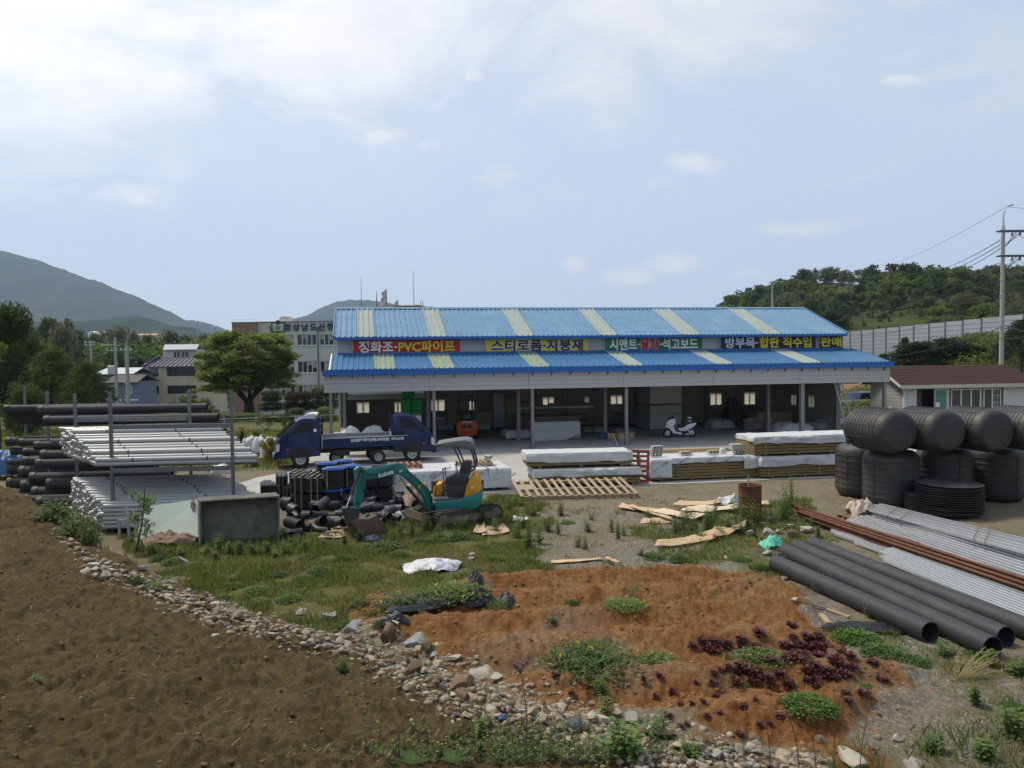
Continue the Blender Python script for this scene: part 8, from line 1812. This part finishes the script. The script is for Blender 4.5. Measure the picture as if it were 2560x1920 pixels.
SB = [(130, 1330, 6, 0.35), (190, 1378, 15, 0.6), (235, 1420, 24, 0.8), (300, 1440, 19, 0.5), (360, 1470, 25, 0.9), (430, 1490, 27, 1.1), (510, 1520, 29, 1.2), (580, 1550, 27, 1.0), (680, 1572, 25, 0.9), (790, 1600, 25, 0.9), (880, 1610, 32, 1.1), (980, 1650, 48, 1.3), (1080, 1700, 59, 1.4), (1200, 1745, 63, 1.4), (1320, 1790, 63, 1.4), (1440, 1830, 57, 1.2), (1560, 1860, 53, 1.2), (1680, 1880, 48, 1.1), (1800, 1902, 38, 1.0), (1950, 1912, 23, 0.8), (2080, 1925, 19, 0.6)]
cumw = np.cumsum([b[3] for b in SB])
def bank_pt(r):
 k = int(np.searchsorted(cumw, r.uniform(0, cumw[-1]))); k = min(k, len(SB)-2); s = r.random(); a, c = SB[k], SB[k+1]
 off = r.gauss(0, .62)*(a[2]+(c[2]-a[2])*s); dx, dy = c[0]-a[0], c[1]-a[1]; L = math.hypot(dx, dy)
 return a[0]+dx*s-dy/L*off*.6, a[1]+dy*s+dx/L*off
r = random.Random(31); n_ = 0
kinds_ = ['tan', 'tan', 'tan', 'grey', 'brown', 'brown', 'pale']
for k in range(245):
 x, y = bank_pt(r); q = r.choice(kinds_); w_ = r.uniform(18, 42)*(.55+.45*max(0, (y-1380))/500)
 stone(x, y, w_, q, '%s stone of fist to head size in the loose bank of stones' % q, 'loose %s stones in the bank' % q, r.randrange(4), r.uniform(.7, 1.05))
def scatter_rocks(pts, sizes, mats_, name, seed):
 g = np.random.RandomState(seed); bm = bmesh.new(); bmesh.ops.create_icosphere(bm, subdivisions=1, radius=.5); base = np.array([v.co[:] for v in bm.verts]); bf = np.array([[v.index for v in f.verts] for f in bm.faces]); bm.free()
 n = len(pts); nv = len(base); s = np.asarray(sizes)[:, None, None]
 sh = 1+.25*g.normal(size=(n, nv, 1)); ax = np.stack([g.uniform(.8, 1.1, n), g.uniform(.6, .9, n), g.uniform(.45, .7, n)], -1)[:, None, :]
 a = g.uniform(0, 6.28, n)[:, None]; v = base[None]*sh*ax*s; x = v[:, :, 0]*np.cos(a)-v[:, :, 1]*np.sin(a); y = v[:, :, 0]*np.sin(a)+v[:, :, 1]*np.cos(a)
 co = np.stack([x+pts[:, 0:1], y+pts[:, 1:2], v[:, :, 2]+pts[:, 2:3]-.12*s[:, :, 0]], -1).reshape(-1, 3)
 f = (bf[None]+np.arange(n)[:, None, None]*nv).reshape(-1, 3); mi = np.repeat(g.randint(0, len(mats_), n), len(bf))
 return kind(put(name, npmesh(name, co, f, mats_, mi)), 'stuff')
P_ = []; S_ = []
for k in range(8000):
 x, y = bank_pt(r); p = GT(x, y) if False else None
 P_.append((x, y)); S_.append((r.uniform(6, 20) if r.random() < .7 else r.uniform(18, 34))*(.5+.5*max(0, y-1380)/500))
def px_to_ground(P_):
 """the same as GT for many pixels at once"""
 P_ = np.asarray(P_, float); d = np.array([[*ray(a, b)] for a, b in P_]); d = d/d[:, 1:2]; lo = np.full(len(P_), 3.0); 
 t = np.geomspace(3.0, 60, 260); res = np.full(len(P_), np.nan)
 for k in range(len(t)):
  x = d[:, 0]*t[k]; z = CAMZ+d[:, 2]*t[k]; m = np.isnan(res)
  if not m.any(): break
  g = terrain(x[m], np.full(m.sum(), t[k])); h = z[m] < g; idx = np.nonzero(m)[0][h]; res[idx] = t[k]
 res = np.where(np.isnan(res), 60, res); x = d[:, 0]*res; return np.stack([x, res, terrain(x, res)], -1)
pts = px_to_ground(P_); scatter_rocks(pts, np.array(S_)*pts[:, 1]/FPX, [SM['tan'], SM['tan'], SM['grey'], SM['brown'], SM['pale']], 'rubble', 3)
g = np.random.RandomState(8)
n = 24000; x = g.uniform(-14, 7, n); y = g.uniform(4.2, 21, n); d, _p = toe_dist(x, y); m = (d > .3) & (np.abs(x) < y*.8); x, y = x[m], y[m]; z = terrain(x, y)
sz = .009+.045*g.uniform(0, 1, len(x))**6; scatter_rocks(np.stack([x, y, z+sz*.1], -1), sz*1.6, [mat('soil_clod', (.10, .073, .032), rough=1, var=.35, scale=6), mat('soil_clod_dark', (.055, .039, .017), rough=1, var=.3), mat('soil_clod', (.1, .07, .04)), mat('soil_clod_pale', (.16, .12, .06), rough=1, var=.3)], 'soil_clods', 4)
n = 9000; x = g.uniform(-5, 7, n); y = g.uniform(8, 17, n); m = (poly_dist(x, y, RED) > -.1) & (toe_dist(x, y)[0] < -.1); x, y = x[m], y[m]; sz = .01+.06*g.uniform(0, 1, len(x))**4
scatter_rocks(np.stack([x, y, terrain(x, y)], -1), sz*1.5, [mat('red_clod', (.20, .075, .028), rough=1, var=.35, scale=6), mat('red_clod_dark', (.11, .04, .016), rough=1, var=.3), mat('red_clod_pale', (.28, .13, .05), rough=1, var=.3)], 'red_soil_clods', 5)
n = 26000; x = g.uniform(-8, 14, n); y = g.uniform(8.5, 27, n); m = (poly_dist(x, y, RED) < 0) & (toe_dist(x, y)[0] < 0) & (poly_dist(x, y, SLAB) < 0) & (fbm(x, y, 1.2, 3, 66) > -.12); x, y = x[m], y[m]; sz = .010+.035*g.uniform(0, 1, len(x))**3
scatter_rocks(np.stack([x, y, terrain(x, y)], -1), sz*1.5, [mat('gravel_mid', (.20, .19, .17), rough=.95, var=.2), mat('gravel_dark', (.11, .10, .09), rough=.95, var=.2), mat('gravel_pale', (.33, .32, .30), rough=.9, var=.2), mat('gravel_tan', (.24, .20, .15), rough=.95, var=.2)], 'gravel', 6)
# ------------------------------------------------------------------ grass, weeds and crops
def grass_mass(polys, dens, h0, h1, name, mats_, seed, thr=-.2, wid=.006):
 g = np.random.RandomState(seed); P = []
 for poly, k in polys:
  a = np.array(poly); x0, y0 = a.min(0)-.5; x1, y1 = a.max(0)+.5; n = int((x1-x0)*(y1-y0)*dens*k); x = g.uniform(x0, x1, n); y = g.uniform(y0, y1, n)
  m = (poly_dist(x, y, poly)+.8*fbm(x, y, .8, 3, 41) > 0) & (fbm(x, y, .55, 3, seed+1) > thr) & (poly_dist(x, y, SLAB) < .02) & (toe_dist(x, y)[0] < .9); P.append(np.stack([x[m], y[m]], -1))
 P = np.concatenate(P); n = len(P); z = terrain(P[:, 0], P[:, 1]); cl = .5+1.1*np.clip(fbm(P[:, 0], P[:, 1], .9, 3, seed+5)+.45, 0, 1)
 h = g.uniform(h0, h1, n)*cl; a = g.uniform(0, 6.28, n); w_ = wid*g.uniform(.6, 1.8, n)*(.15+P[:, 1]/16); ln = h*g.uniform(.1, .8, n); b = g.uniform(0, 6.28, n)
 dx, dy = np.cos(a)*w_, np.sin(a)*w_; lx, ly = np.cos(b)*ln, np.sin(b)*ln
 v = np.stack([np.stack([P[:, 0]-dx, P[:, 1]-dy, z-.01], -1), np.stack([P[:, 0]+dx, P[:, 1]+dy, z-.01], -1), np.stack([P[:, 0]+dx*.7+lx*.4, P[:, 1]+dy*.7+ly*.4, z+h*.6], -1), np.stack([P[:, 0]+lx, P[:, 1]+ly, z+h], -1)], 1).reshape(-1, 3)
 c = ((fbm(P[:, 0], P[:, 1], 1.1, 3, seed+8)+.25*g.normal(size=n))*3+len(mats_)/2).clip(0, len(mats_)-1).astype(int)
 return kind(put(name, npmesh(name, v, np.arange(n*4).reshape(n, 4), mats_, c)), 'stuff')
MG = [mat('grass_dry', (.28, .25, .10), rough=.8, var=.3, scale=1.5, trans=.3), mat('grass_green', (.14, .17, .036), rough=.75, var=.3, scale=1.5, trans=.35), mat('grass_bright', (.18, .225, .04), rough=.75, var=.3, scale=1.5, trans=.35), mat('grass_deep', (.10, .13, .026), rough=.8, var=.3, scale=1.5, trans=.3)]
grass_mass([(GRASS, 1.0), (GRASS2, .55), (GRASS3, .40)], 1000, .03, .12, 'grass', MG, 5, -.20, .0055)
grass_mass([(RED, .35), (GP([(1380, 1425), (1300, 1250), (1700, 1230), (1700, 1420)]), .6)], 300, .02, .09, 'grass', MG[:3], 25, .12, .005)
GB = GP([(120, 1275), (200, 1340), (300, 1392), (560, 1510), (760, 1570), (900, 1590), (820, 1620), (640, 1590), (420, 1480), (250, 1420), (120, 1330)], .6)
YARDL = [(-30, 27), (-11, 30.5), (-9.6, 31.6), (-7.6, 33.5), (-10.0, 36.5), (-12, 50), (-35, 50)]
grass_mass([(GB, .35), (YARDL, .25)], 300, .06, .22, 'grass', MG, 15, -.1, .007)
def leafy(kind_, seed, mats_):
 """small plants, about 1 unit tall or wide; faces only"""
 g = np.random.RandomState(seed); Q = []; mi = []
 def lf(p, d, L, w_, m=0, droop=.3):
  d = d/np.linalg.norm(d); s = np.cross(d, [0, 0, 1.]); s = s/(np.linalg.norm(s)+1e-6)*w_; t_ = p+d*L-np.array([0, 0, L*droop]); c = p+d*L*.5; Q.append([p, c-s, t_, c+s]); mi.append(m)
 if kind_ == 'weed':
  for st in range(9):
   a = g.uniform(0, 6.28); base = np.array([math.cos(a), math.sin(a), 0])*g.uniform(0, .14); tip = base*2.2+np.array([0, 0, g.uniform(.55, 1.0)]); Q.append([base-[.006, 0, 0], base+[.006, 0, 0], tip+[.003, 0, 0], tip-[.003, 0, 0]]); mi.append(1)
   for k in range(17):
    t_ = .1+.9*k/17; p = base+(tip-base)*t_; a = k*2.4+g.uniform(-.4, .4); lf(p, np.array([math.cos(a), math.sin(a), .45]), .16*(1.15-.6*t_), .028, 0 if k % 3 else 2)
 elif kind_ == 'clump':
  for k in range(900):
   d = g.normal(size=3); d[2] = abs(d[2])*.8+.05; d /= np.linalg.norm(d); rr = .5*g.uniform(.55, 1.08); p = d*rr*[1, 1, .72]; e = g.normal(size=3)+d*1.2; lf(p, e, .085, .028, int(g.choice([0, 0, 1, 2])), .1)
 elif kind_ == 'rosette':
  for k in range(46):
   a = k*2.4; up = .25+1.5*(1-k/46)+g.uniform(0, .5); d = np.array([math.cos(a), math.sin(a), up]); L = .5*g.uniform(.6, 1.1); p = np.array([0, 0, .05]); d = d/np.linalg.norm(d); s = np.cross(d, [0, 0, 1.]); s /= np.linalg.norm(s)+1e-6
   for j in range(2): q = p+d*L*(.55+.4*j); e = d+g.normal(size=3)*.55; lf(q, e, .22, .12, int(g.choice([0, 0, 1])), .25)
   Q.append([p, p+s*.02, p+d*L*.7, p-s*.02]); mi.append(0)
 elif kind_ == 'straw':
  for k in range(70):
   a = g.uniform(-.9, .9); L = g.uniform(.5, 1.0); p = np.zeros(3); d = np.array([math.cos(a), math.sin(a), g.uniform(.0, .9)]); 
   for j in range(4): q = p+d*L/4; s = np.array([0, .005, .004]); Q.append([p-s, p+s, q+s, q-s]); mi.append(1); p = q; d = d+g.normal(size=3)*.22-[0, 0, .12]
   for j in range(5): lf(p*g.uniform(.6, 1.02), g.normal(size=3), .07, .012, int(g.choice([0, 2])), .2)
 elif kind_ == 'mustard':
  for k in range(1500):
   d = g.normal(size=3); d[2] = abs(d[2]); d /= np.linalg.norm(d); p = d*.5*g.uniform(.3, 1.15)*[1, 1, .6]; lf(p, g.normal(size=3)+[0, 0, .8], .11, .013, int(g.choice([0, 0, 0, 1, 2, 3], p=[.3, .2, .15, .2, .12, .03])), .1)
 elif kind_ == 'bush':
  for k in range(1100):
   d = g.normal(size=3); d[2] = abs(d[2]); d /= np.linalg.norm(d); p = d*.5*g.uniform(.35, 1.1)*[1, 1, 1.5]; lf(p, g.normal(size=3)+d, .10, .03, int(g.choice([0, 0, 1, 2])), .1)
 v = np.array(Q).reshape(-1, 3); return npmesh('leaves', v, np.arange(len(v)).reshape(-1, 4), mats_, np.array(mi))
LF = {k: mat('weed_'+k, c, rough=.7, var=.3, scale=2, rv=.2, trans=.3) for k, c in {'green': (.10, .16, .034), 'deep': (.06, .10, .022), 'light': (.11, .17, .035), 'straw': (.32, .26, .12), 'yellow': (.62, .50, .02), 'parsley': (.075, .18, .024), 'parsleyd': (.045, .11, .016), 'grey': (.085, .12, .045)}.items()}
LRd = mat('red_lettuce', (.115, .026, .026), rough=.5, var=.35, scale=4, rv=.3, trans=.15); LRd2 = mat('red_lettuce_dark', (.062, .017, .018), rough=.5, var=.3, rv=.2, trans=.1)
PL = {'weed': [leafy('weed', s, [LF['green'], LF['deep'], LF['light']]) for s in range(4)], 'clump': [leafy('clump', s+10, [LF['parsley'], LF['parsleyd'], LF['light']]) for s in range(2)], 'dome': [leafy('clump', s+14, [LF['green'], LF['deep'], LF['light']]) for s in range(3)], 'rosette': [leafy('rosette', s+20, [LRd, LRd2]) for s in range(4)], 'straw': [leafy('straw', s+30, [LF['light'], LF['straw'], LF['straw']]) for s in range(2)], 'mustard': [leafy('mustard', s+40, [LF['green'], LF['grey'], LF['light'], LF['yellow']]) for s in range(2)], 'bush': [leafy('bush', s+50, [LF['green'], LF['deep'], LF['deep']]) for s in range(2)]}
def plant(k, px, py, w_, h, label, group=None, nm=None, cat='plant', rz=None):
 p = GT(px, py); s = p.y/FPX; o = put(nm or {'weed': 'weed', 'clump': 'parsley_clump', 'dome': 'weed_clump', 'rosette': 'red_lettuce', 'straw': 'pulled_plant', 'mustard': 'pulled_greens', 'bush': 'bush'}[k], rnd.choice(PL[k]), None, (p.x, p.y, p.z-.02), (0, 0, rnd.uniform(0, 6) if rz is None else rz))
 o.scale = (w_*s*(2.3 if k == 'weed' else 1), w_*s*(2.3 if k == 'weed' else 1), h*s*(1.2 if k in ('weed', 'bush') else 1.6 if k != 'rosette' else 1.3)); return tag(o, label, cat, group)
gw = 'upright weeds on the gravel'
for (x, y, w_, h) in [(1320, 1372, 34, 60), (1345, 1360, 30, 50), (1290, 1345, 30, 44), (1370, 1330, 24, 40), (1400, 1290, 26, 34), (1470, 1330, 26, 34), (1545, 1350, 22, 46), (1530, 1330, 24, 36), (1560, 1340, 18, 40), (1445, 1368, 24, 36), (1463, 1375, 16, 40), (1395, 1338, 22, 34), (1620, 1300, 22, 24), (1480, 1300, 16, 22), (1705, 1325, 30, 46), (1735, 1335, 34, 60), (1765, 1332, 34, 58), (1780, 1318, 30, 50), (1690, 1335, 26, 40), (1840, 1310, 34, 66), (1868, 1318, 36, 70), (1895, 1320, 34, 60), (1820, 1330, 28, 40), (1850, 1340, 30, 50), (1965, 1300, 34, 88), (1978, 1292, 26, 100), (1955, 1305, 26, 60), (2000, 1330, 26, 40), (2030, 1330, 22, 36), (2045, 1345, 22, 30), (1600, 1390, 20, 24), (1800, 1345, 30, 34), (1750, 1350, 30, 34), (1715, 1310, 24, 40), (1790, 1300, 22, 50), (1860, 1290, 20, 30), (1930, 1310, 24, 34), (1885, 1345, 24, 34)]:
 plant('weed', x, y, w_, h, 'green upright leafy weed growing from the gravel right of centre', gw)
gw = 'upright weeds round the excavator and trough'
for (x, y, w_, h) in [(515, 1385, 30, 30), (545, 1378, 30, 46), (575, 1384, 30, 32), (600, 1390, 30, 36), (640, 1388, 34, 34), (670, 1385, 30, 30), (715, 1385, 30, 36), (735, 1370, 26, 34), (760, 1380, 28, 30), (860, 1365, 26, 34), (900, 1355, 26, 30), (985, 1365, 26, 44), (1030, 1345, 24, 50), (1060, 1330, 26, 34), (1100, 1340, 28, 30), (1155, 1325, 26, 40), (1180, 1310, 24, 44), (1230, 1290, 26, 34), (1250, 1300, 26, 40), (1275, 1275, 24, 34), (1290, 1265, 22, 26), (1210, 1310, 22, 36), (1330, 1290, 24, 28), (540, 1400, 26, 24), (690, 1395, 26, 24), (455, 1390, 30, 26), (380, 1385, 30, 28), (345, 1378, 26, 24), (1000, 1340, 22, 34), (1240, 1330, 22, 36), (1310, 1320, 24, 36), (810, 1370, 22, 24)]:
 plant('weed', x, y, w_, h, 'green upright leafy weed round the excavator and concrete trough', gw)
gw = 'low weed clumps in the grass'
for (x, y, w_, h) in [(1105, 1350, 70, 30), (1145, 1345, 60, 28), (1060, 1358, 60, 26), (960, 1375, 90, 34), (1000, 1390, 60, 24), (915, 1372, 50, 22), (1325, 1420, 44, 40), (1280, 1428, 40, 30), (800, 1435, 70, 30), (770, 1395, 50, 20), (860, 1400, 60, 22), (640, 1480, 70, 24), (580, 1470, 60, 24), (720, 1500, 70, 26), (650, 1510, 60, 24), (430, 1410, 50, 30), (400, 1400, 50, 24), (690, 1440, 60, 20), (1635, 1398, 60, 30), (1700, 1405, 60, 34), (1850, 1400, 60, 20), (1900, 1420, 60, 22), (2010, 1455, 40, 16), (900, 1510, 50, 18), (930, 1540, 44, 18), (950, 1560, 40, 18), (760, 1450, 50, 20), (1240, 1400, 50, 22), (1200, 1370, 50, 20), (1420, 1310, 40, 16), (1640, 1285, 30, 12), (330, 1455, 56, 22), (380, 1475, 50, 20), (410, 1450, 40, 16), (860, 1565, 60, 26), (740, 1560, 50, 22), (560, 1500, 50, 20), (1010, 1420, 44, 16), (1090, 1410, 50, 16), (2440, 1640, 60, 24), (2390, 1670, 60, 22)]:
 plant('dome', x, y, w_, h, 'low green weed clump in the grass', gw)
for a in [('dark leafy shrub at the foot of the rack, left of the posts', 'bush', 190, 1345, 90, 62, 0), ('light tipped shrub above the dark one at the rack foot', 'bush', 140, 1300, 110, 52, 1), ('dark shrub right behind the leftmost rack post', 'bush', 225, 1362, 60, 60, 2)]:
 plant(a[1], a[2], a[3], a[4], a[5], a[0], None, 'shrub', 'shrub')
plant('clump', 2022, 1768, 128, 50, 'bright green parsley like clump below the red lettuce'); plant('clump', 2140, 1600, 110, 42, 'left half of the parsley like greens beside the pipes', 'greens beside the pipes'); plant('clump', 2215, 1640, 120, 46, 'right half of the parsley like greens beside the pipes', 'greens beside the pipes'); plant('clump', 2290, 1660, 70, 36, 'small right tail of the greens beside the pipes', 'greens beside the pipes'); plant('clump', 2168, 1725, 60, 22, 'thin green clump right of the red lettuce'); plant('clump', 1862, 1712, 22, 10, 'tiny green seedling clump left of the red lettuce'); plant('clump', 2410, 1610, 60, 34, 'green leaves between the two pipe mouths'); plant('clump', 2530, 1772, 60, 26, 'round green grass clump on the right gravel')
for (x, y, w_, h, l) in [(1475, 1668, 250, 92, 'large heap of pulled greens in the middle of the red soil'), (1640, 1660, 120, 44, 'paler right tail of the large heap of pulled greens'), (1030, 1508, 170, 50, 'weed heap above the mulch film, left part'), (1140, 1490, 150, 52, 'weed heap above the mulch film, right part'), (1245, 1525, 70, 50, 'weeds tangled between the two film bunches'), (1900, 1650, 130, 40, 'wispy greens heap left of the parsley like greens'), (1560, 1512, 110, 22, 'thin line of weeds on the far red bed'), (1430, 1510, 34, 20, 'small green weed on the far red bed')]:
 plant('mustard', x, y, w_, h, l)
for (x, y, w_, h, l, a) in [(1500, 1650, 130, 40, 'straw stems at the left foot of the large greens heap', 3.1), (2022, 1412, 100, 26, 'uprooted straw coloured plant lying on the pipes', 2.6), (2075, 1490, 60, 50, 'dry straw tuft leaning on the first pipe', 1.9), (2390, 1700, 110, 60, 'dry straw tuft before the second pipe mouth', .6), (1890, 1660, 90, 30, 'bent pale stems left of the wispy greens', 3.3), (1000, 1528, 110, 30, 'dry stalks on the left weed heap', 3.0), (1570, 1500, 60, 50, 'upright dry stalks on the far red bed', 1.2), (2600, 1750, 60, 30, 'dry tuft at the picture edge', 1)]:
 plant('straw', x, y, w_, h, l, None, None, 'plant', a)
r = random.Random(9); LP = [(1790+r.gauss(0, 26), 1625+r.gauss(0, 16)) for _ in range(10)]+[(1880+r.gauss(0, 40), 1630+r.gauss(0, 14)) for _ in range(16)]+[(2020+r.gauss(0, 62), 1640+r.gauss(0, 30)) for _ in range(46)]+[(2100+r.gauss(0, 34), 1690+r.gauss(0, 22)) for _ in range(14)]+[(1870+r.gauss(0, 60), 1690+r.gauss(0, 14)) for _ in range(16)]+[(2130+r.gauss(0, 14), 1735+r.gauss(0, 12)) for _ in range(4)]+[(1960+r.gauss(0, 30), 1712+r.gauss(0, 8)) for _ in range(8)]
for k, (x, y) in enumerate(LP): plant('rosette', x, y, r.uniform(26, 40), r.uniform(16, 28), 'dark red lettuce plant in the dense patch on the right of the red soil', 'dense red lettuce patch')
for k, (x, y) in enumerate([(1610, 1702), (1648, 1698), (1430, 1742), (1388, 1692), (1640, 1748), (1678, 1742), (1768, 1800), (1800, 1790), (1900, 1822), (1925, 1814), (1702, 1766), (1730, 1762), (1758, 1758), (1860, 1770), (1950, 1795), (1700, 1822), (1720, 1818), (1888, 1752), (1520, 1760), (1670, 1795), (1850, 1838), (1740, 1712), (1680, 1730), (1790, 1745)]): plant('rosette', x, y, r.uniform(18, 28), r.uniform(16, 24), 'single small red lettuce plant on bare red soil', 'scattered red lettuce plants')
def stem(nm, lab, px, py, top, bend, m, r0=.006, cat='plant', D=None, extras=None):
 p = D_(px, py, D) if D else GT(px, py); q = D_(top[0], top[1], p.y); v = q-p; n = 8; pts = []
 for k in range(n+1): s = k/n; pts.append(v*s+Vector((bend*math.sin(s*math.pi), 0, 0)))
 t = thing(nm, lab, cat, p); b = MB(); b.path(pts, [r0*(1-.55*k/n) for k in range(n+1)], 6); b.build('stem', m, t); return t, v
Mst = mat('dark_stem', (.045, .03, .022), rough=.9); Mgs = mat('green_stem', (.07, .10, .03), rough=.8); Mth = mat('thistle_purple', (.11, .06, .12), rough=.8, var=.3)
t, v = stem('thistle', 'tall thistle with purple heads rising before the stone bank', 1312, 1915, (1300, 1668), .03, Mgs, .006, D=5.6)
for (dx, dz, s) in ((-.02, .0, 1), (.022, .012, 1), (.0, -.018, 1.15), (-.04, .012, .8), (.045, .03, .8)):
 b = MB(); b.lathe([(.001, -.011), (.008, -.009), (.010, 0), (.007, .008), (.010, .017), (.001, .018)], 10, v+Vector((dx, 0, dz))); b.build('flower_head', Mth, t)
 b = MB(); b.tube(v*.93, v+Vector((dx, 0, dz-.01)), .003, n=5); b.build('branch', Mgs, t)
t2, v = stem('thistle', 'shorter thistle left of the tall one, over the blue wrapper', 1300, 1915, (1262, 1775), .0, Mgs, .005, D=5.7)
b = MB(); b.lathe([(.001, -.012), (.013, 0), (.012, .02), (.001, .024)], 10, v); b.build('flower_head', Mth, t2)
for (bx, by, tx, ty, bd, D) in ((1998, 1918, 1950, 1740, .04, 7.2), (2040, 1918, 2012, 1790, .02, 7.0), (2085, 1918, 2112, 1690, -.03, 7.1), (2150, 1918, 2180, 1748, -.02, 7.3), (2268, 1900, 2335, 1790, .0, 7.8), (1925, 1915, 1916, 1810, .01, 7.0)):
 stem('bare_stem', 'thin bare dark stem rising at the bottom edge before the red soil', bx, by, (tx, ty), bd, Mst, .0045, D=D)[0]['group'] = 'thin bare stems at the bottom edge'
stem('twig', 'dark upright twig on the brown earth near the bottom edge', 998, 1905, (996, 1832), .0, Mst, .007); stem('twig', 'short broken twigs in the middle of the brown earth', 950, 1768, (955, 1740), .01, Mst, .008)
def sapling():
 t, v = stem('sapling', 'slender young tree with light leaves before the pale green sheet', 338, 1385, (362, 1222), .05, Mst, .022, 'tree'); bl = [(v.x*s+rnd.uniform(-.28, .28), rnd.uniform(-.2, .2), v.z*s+rnd.uniform(-.1, .1), .13, .13, .12) for s in [.35+.65*i/15 for i in range(15)]]; co, f = leaves(bl, 420, .05, 8, .2, .45); put('crown', npmesh('crown', co, f, leafmat('sapling_leaf', (.13, .18, .045))), t)
 b = MB()
 for q in bl[::2]: b.path([v*(q[2]/v.z*.92), Vector(q[:3])], [.008, .003], 5)
 b.build('twigs', Mst, t)
sapling()
for (x, y, w_, h, l) in [(1505, 1740, 40, 46, 'pale leafy plant left of two on the front red soil'), (1515, 1800, 48, 60, 'leafy green plant before the stones, centre right'), (1640, 1850, 56, 66, 'leafy green plant right of the centre one'), (1560, 1905, 120, 90, 'broad bright weed at the bottom edge right of centre'), (860, 1680, 34, 44, 'small yellow green sprout on the bank, left of the boulders'), (1200, 1835, 44, 40, 'small weed sprout on the stones'), (2440, 1760, 50, 50, 'weed tuft before the right gravel'), (2540, 1840, 90, 70, 'broad weed at the right edge'), (2330, 1880, 60, 50, 'weed beside the bottom right stone'), (2470, 1900, 80, 50, 'weed at the bottom right'), (1730, 1900, 60, 40, 'weed between the bottom stones'), (2380, 1560, 24, 50, 'green weed sprouting beside the first pipe mouth'), (2480, 1665, 50, 44, 'weed growing under the second pipe mouth'), (2548, 1690, 60, 40, 'weed growing under the third pipe'), (2362, 1640, 44, 40, 'weed below the first pipe mouth'), (2178, 1545, 26, 36, 'weed against the side of the first pipe'), (2060, 1480, 30, 18, 'small weed at the red soil corner by the pipe'), (90, 1700, 30, 14, 'faint green sprout on the brown earth'), (1380, 1560, 24, 12, 'tiny sprout on the near red bed')]:
 plant('weed', x, y, w_, h, l)
def bigleaf(px, py, w_, lab, D):
 p = D_(px, py, D); t = []; b = MB(); s = w_*D/FPX/2; n = 40; vs = [(0, 0, 0)]
 for k in range(n): a = 2*math.pi*k/n; rr = s*(.75+.25*math.cos(a*3+.5)+.06*math.sin(a*9)); vs.append((rr*math.cos(a), rr*math.sin(a)*.6, rr*.35*abs(math.sin(a))+.03))
 b.add(vs, [(0, k+1, (k+1) % n+1) for k in range(n)]); tag(b.build('big_leaf', leafmat('squash_leaf', (.10, .16, .05)), loc=p, smooth=60), lab, 'leaf')
bigleaf(1030, 1912, 90, 'large lobed green leaf left of the pair at the bottom edge', 5.0); bigleaf(1130, 1908, 80, 'large green leaf right of the pair at the bottom edge', 5.1)
pts = px_to_ground([(r.gauss(1300, 200), 1918-abs(r.gauss(0, 45))) for _ in range(650)]); Q = []; mi = []; g = np.random.RandomState(3)
for p in pts:
 if toe_dist(p[0], p[1])[0] < -.3: continue
 h = g.uniform(.03, .16); a = g.uniform(0, 6.28); c = p+[g.uniform(-.04, .04), g.uniform(-.04, .04), h]; Q.append([p-[.003, 0, 0], p+[.003, 0, 0], c+[.002, 0, 0], c-[.002, 0, 0]]); mi.append(1)
 for k in range(4): a = g.uniform(0, 6.28); q = p+(c-p)*g.uniform(.1, .8); d = np.array([math.cos(a), math.sin(a), .4])*g.uniform(.03, .07); s = np.array([-math.sin(a), math.cos(a), 0])*.009; Q.append([q, q+d*.5-s, q+d, q+d*.5+s]); mi.append(1 if k % 2 else 2)
 if g.rand() < .13:
  for k in range(3): a = k*2.09; s = .009; Q.append([c+[math.cos(a+j*.9)*s*(1+.5*(j % 2)), math.sin(a+j*.9)*s, .002*k] for j in range(4)]); mi.append(0)
v = np.array(Q).reshape(-1, 3); kind(put('wildflowers', npmesh('wildflowers', v, np.arange(len(v)).reshape(-1, 4), [LF['yellow'], LF['green'], LF['grey']], np.array(mi))), 'stuff')
n = 2600; x = g.uniform(-13, 5, n); y = g.uniform(4.4, 19, n); m = toe_dist(x, y)[0] > .1; x, y = x[m], y[m]; z = terrain(x, y)+.012; L = g.uniform(.02, .12, len(x)); a = g.uniform(0, 6.28, len(x)); dx, dy = np.cos(a)*L, np.sin(a)*L; wx, wy = -np.sin(a)*.0035, np.cos(a)*.0035; dz = g.uniform(-.01, .03, len(x))
v = np.stack([np.stack([x-wx, y-wy, z], -1), np.stack([x+wx, y+wy, z], -1), np.stack([x+dx+wx, y+dy+wy, z+dz+.01], -1), np.stack([x+dx-wx, y+dy-wy, z+dz+.01], -1)], 1).reshape(-1, 3); kind(put('dry_litter', npmesh('dry_litter', v, np.arange(len(v)).reshape(-1, 4), [LF['straw'], mat('twig_brown', (.07, .05, .03), rough=1)], g.randint(0, 2, len(x)))), 'stuff')
# ------------------------------------------------------------------ air
def haze():
 m = bpy.data.materials.new('air'); m.use_nodes = True; nt = m.node_tree; nt.nodes.clear(); o = nt.nodes.new('ShaderNodeOutputMaterial'); v = nt.nodes.new('ShaderNodeVolumePrincipled')
 v.inputs['Density'].default_value = .00016; v.inputs['Color'].default_value = (.60, .76, 1.0, 1); v.inputs['Anisotropy'].default_value = .25; nt.links.new(v.outputs[0], o.inputs['Volume'])
 b = MB(); b.box(-4300, 4300, -4300, 4300, -45, 600); kind(b.build('haze', m), 'stuff')
haze()
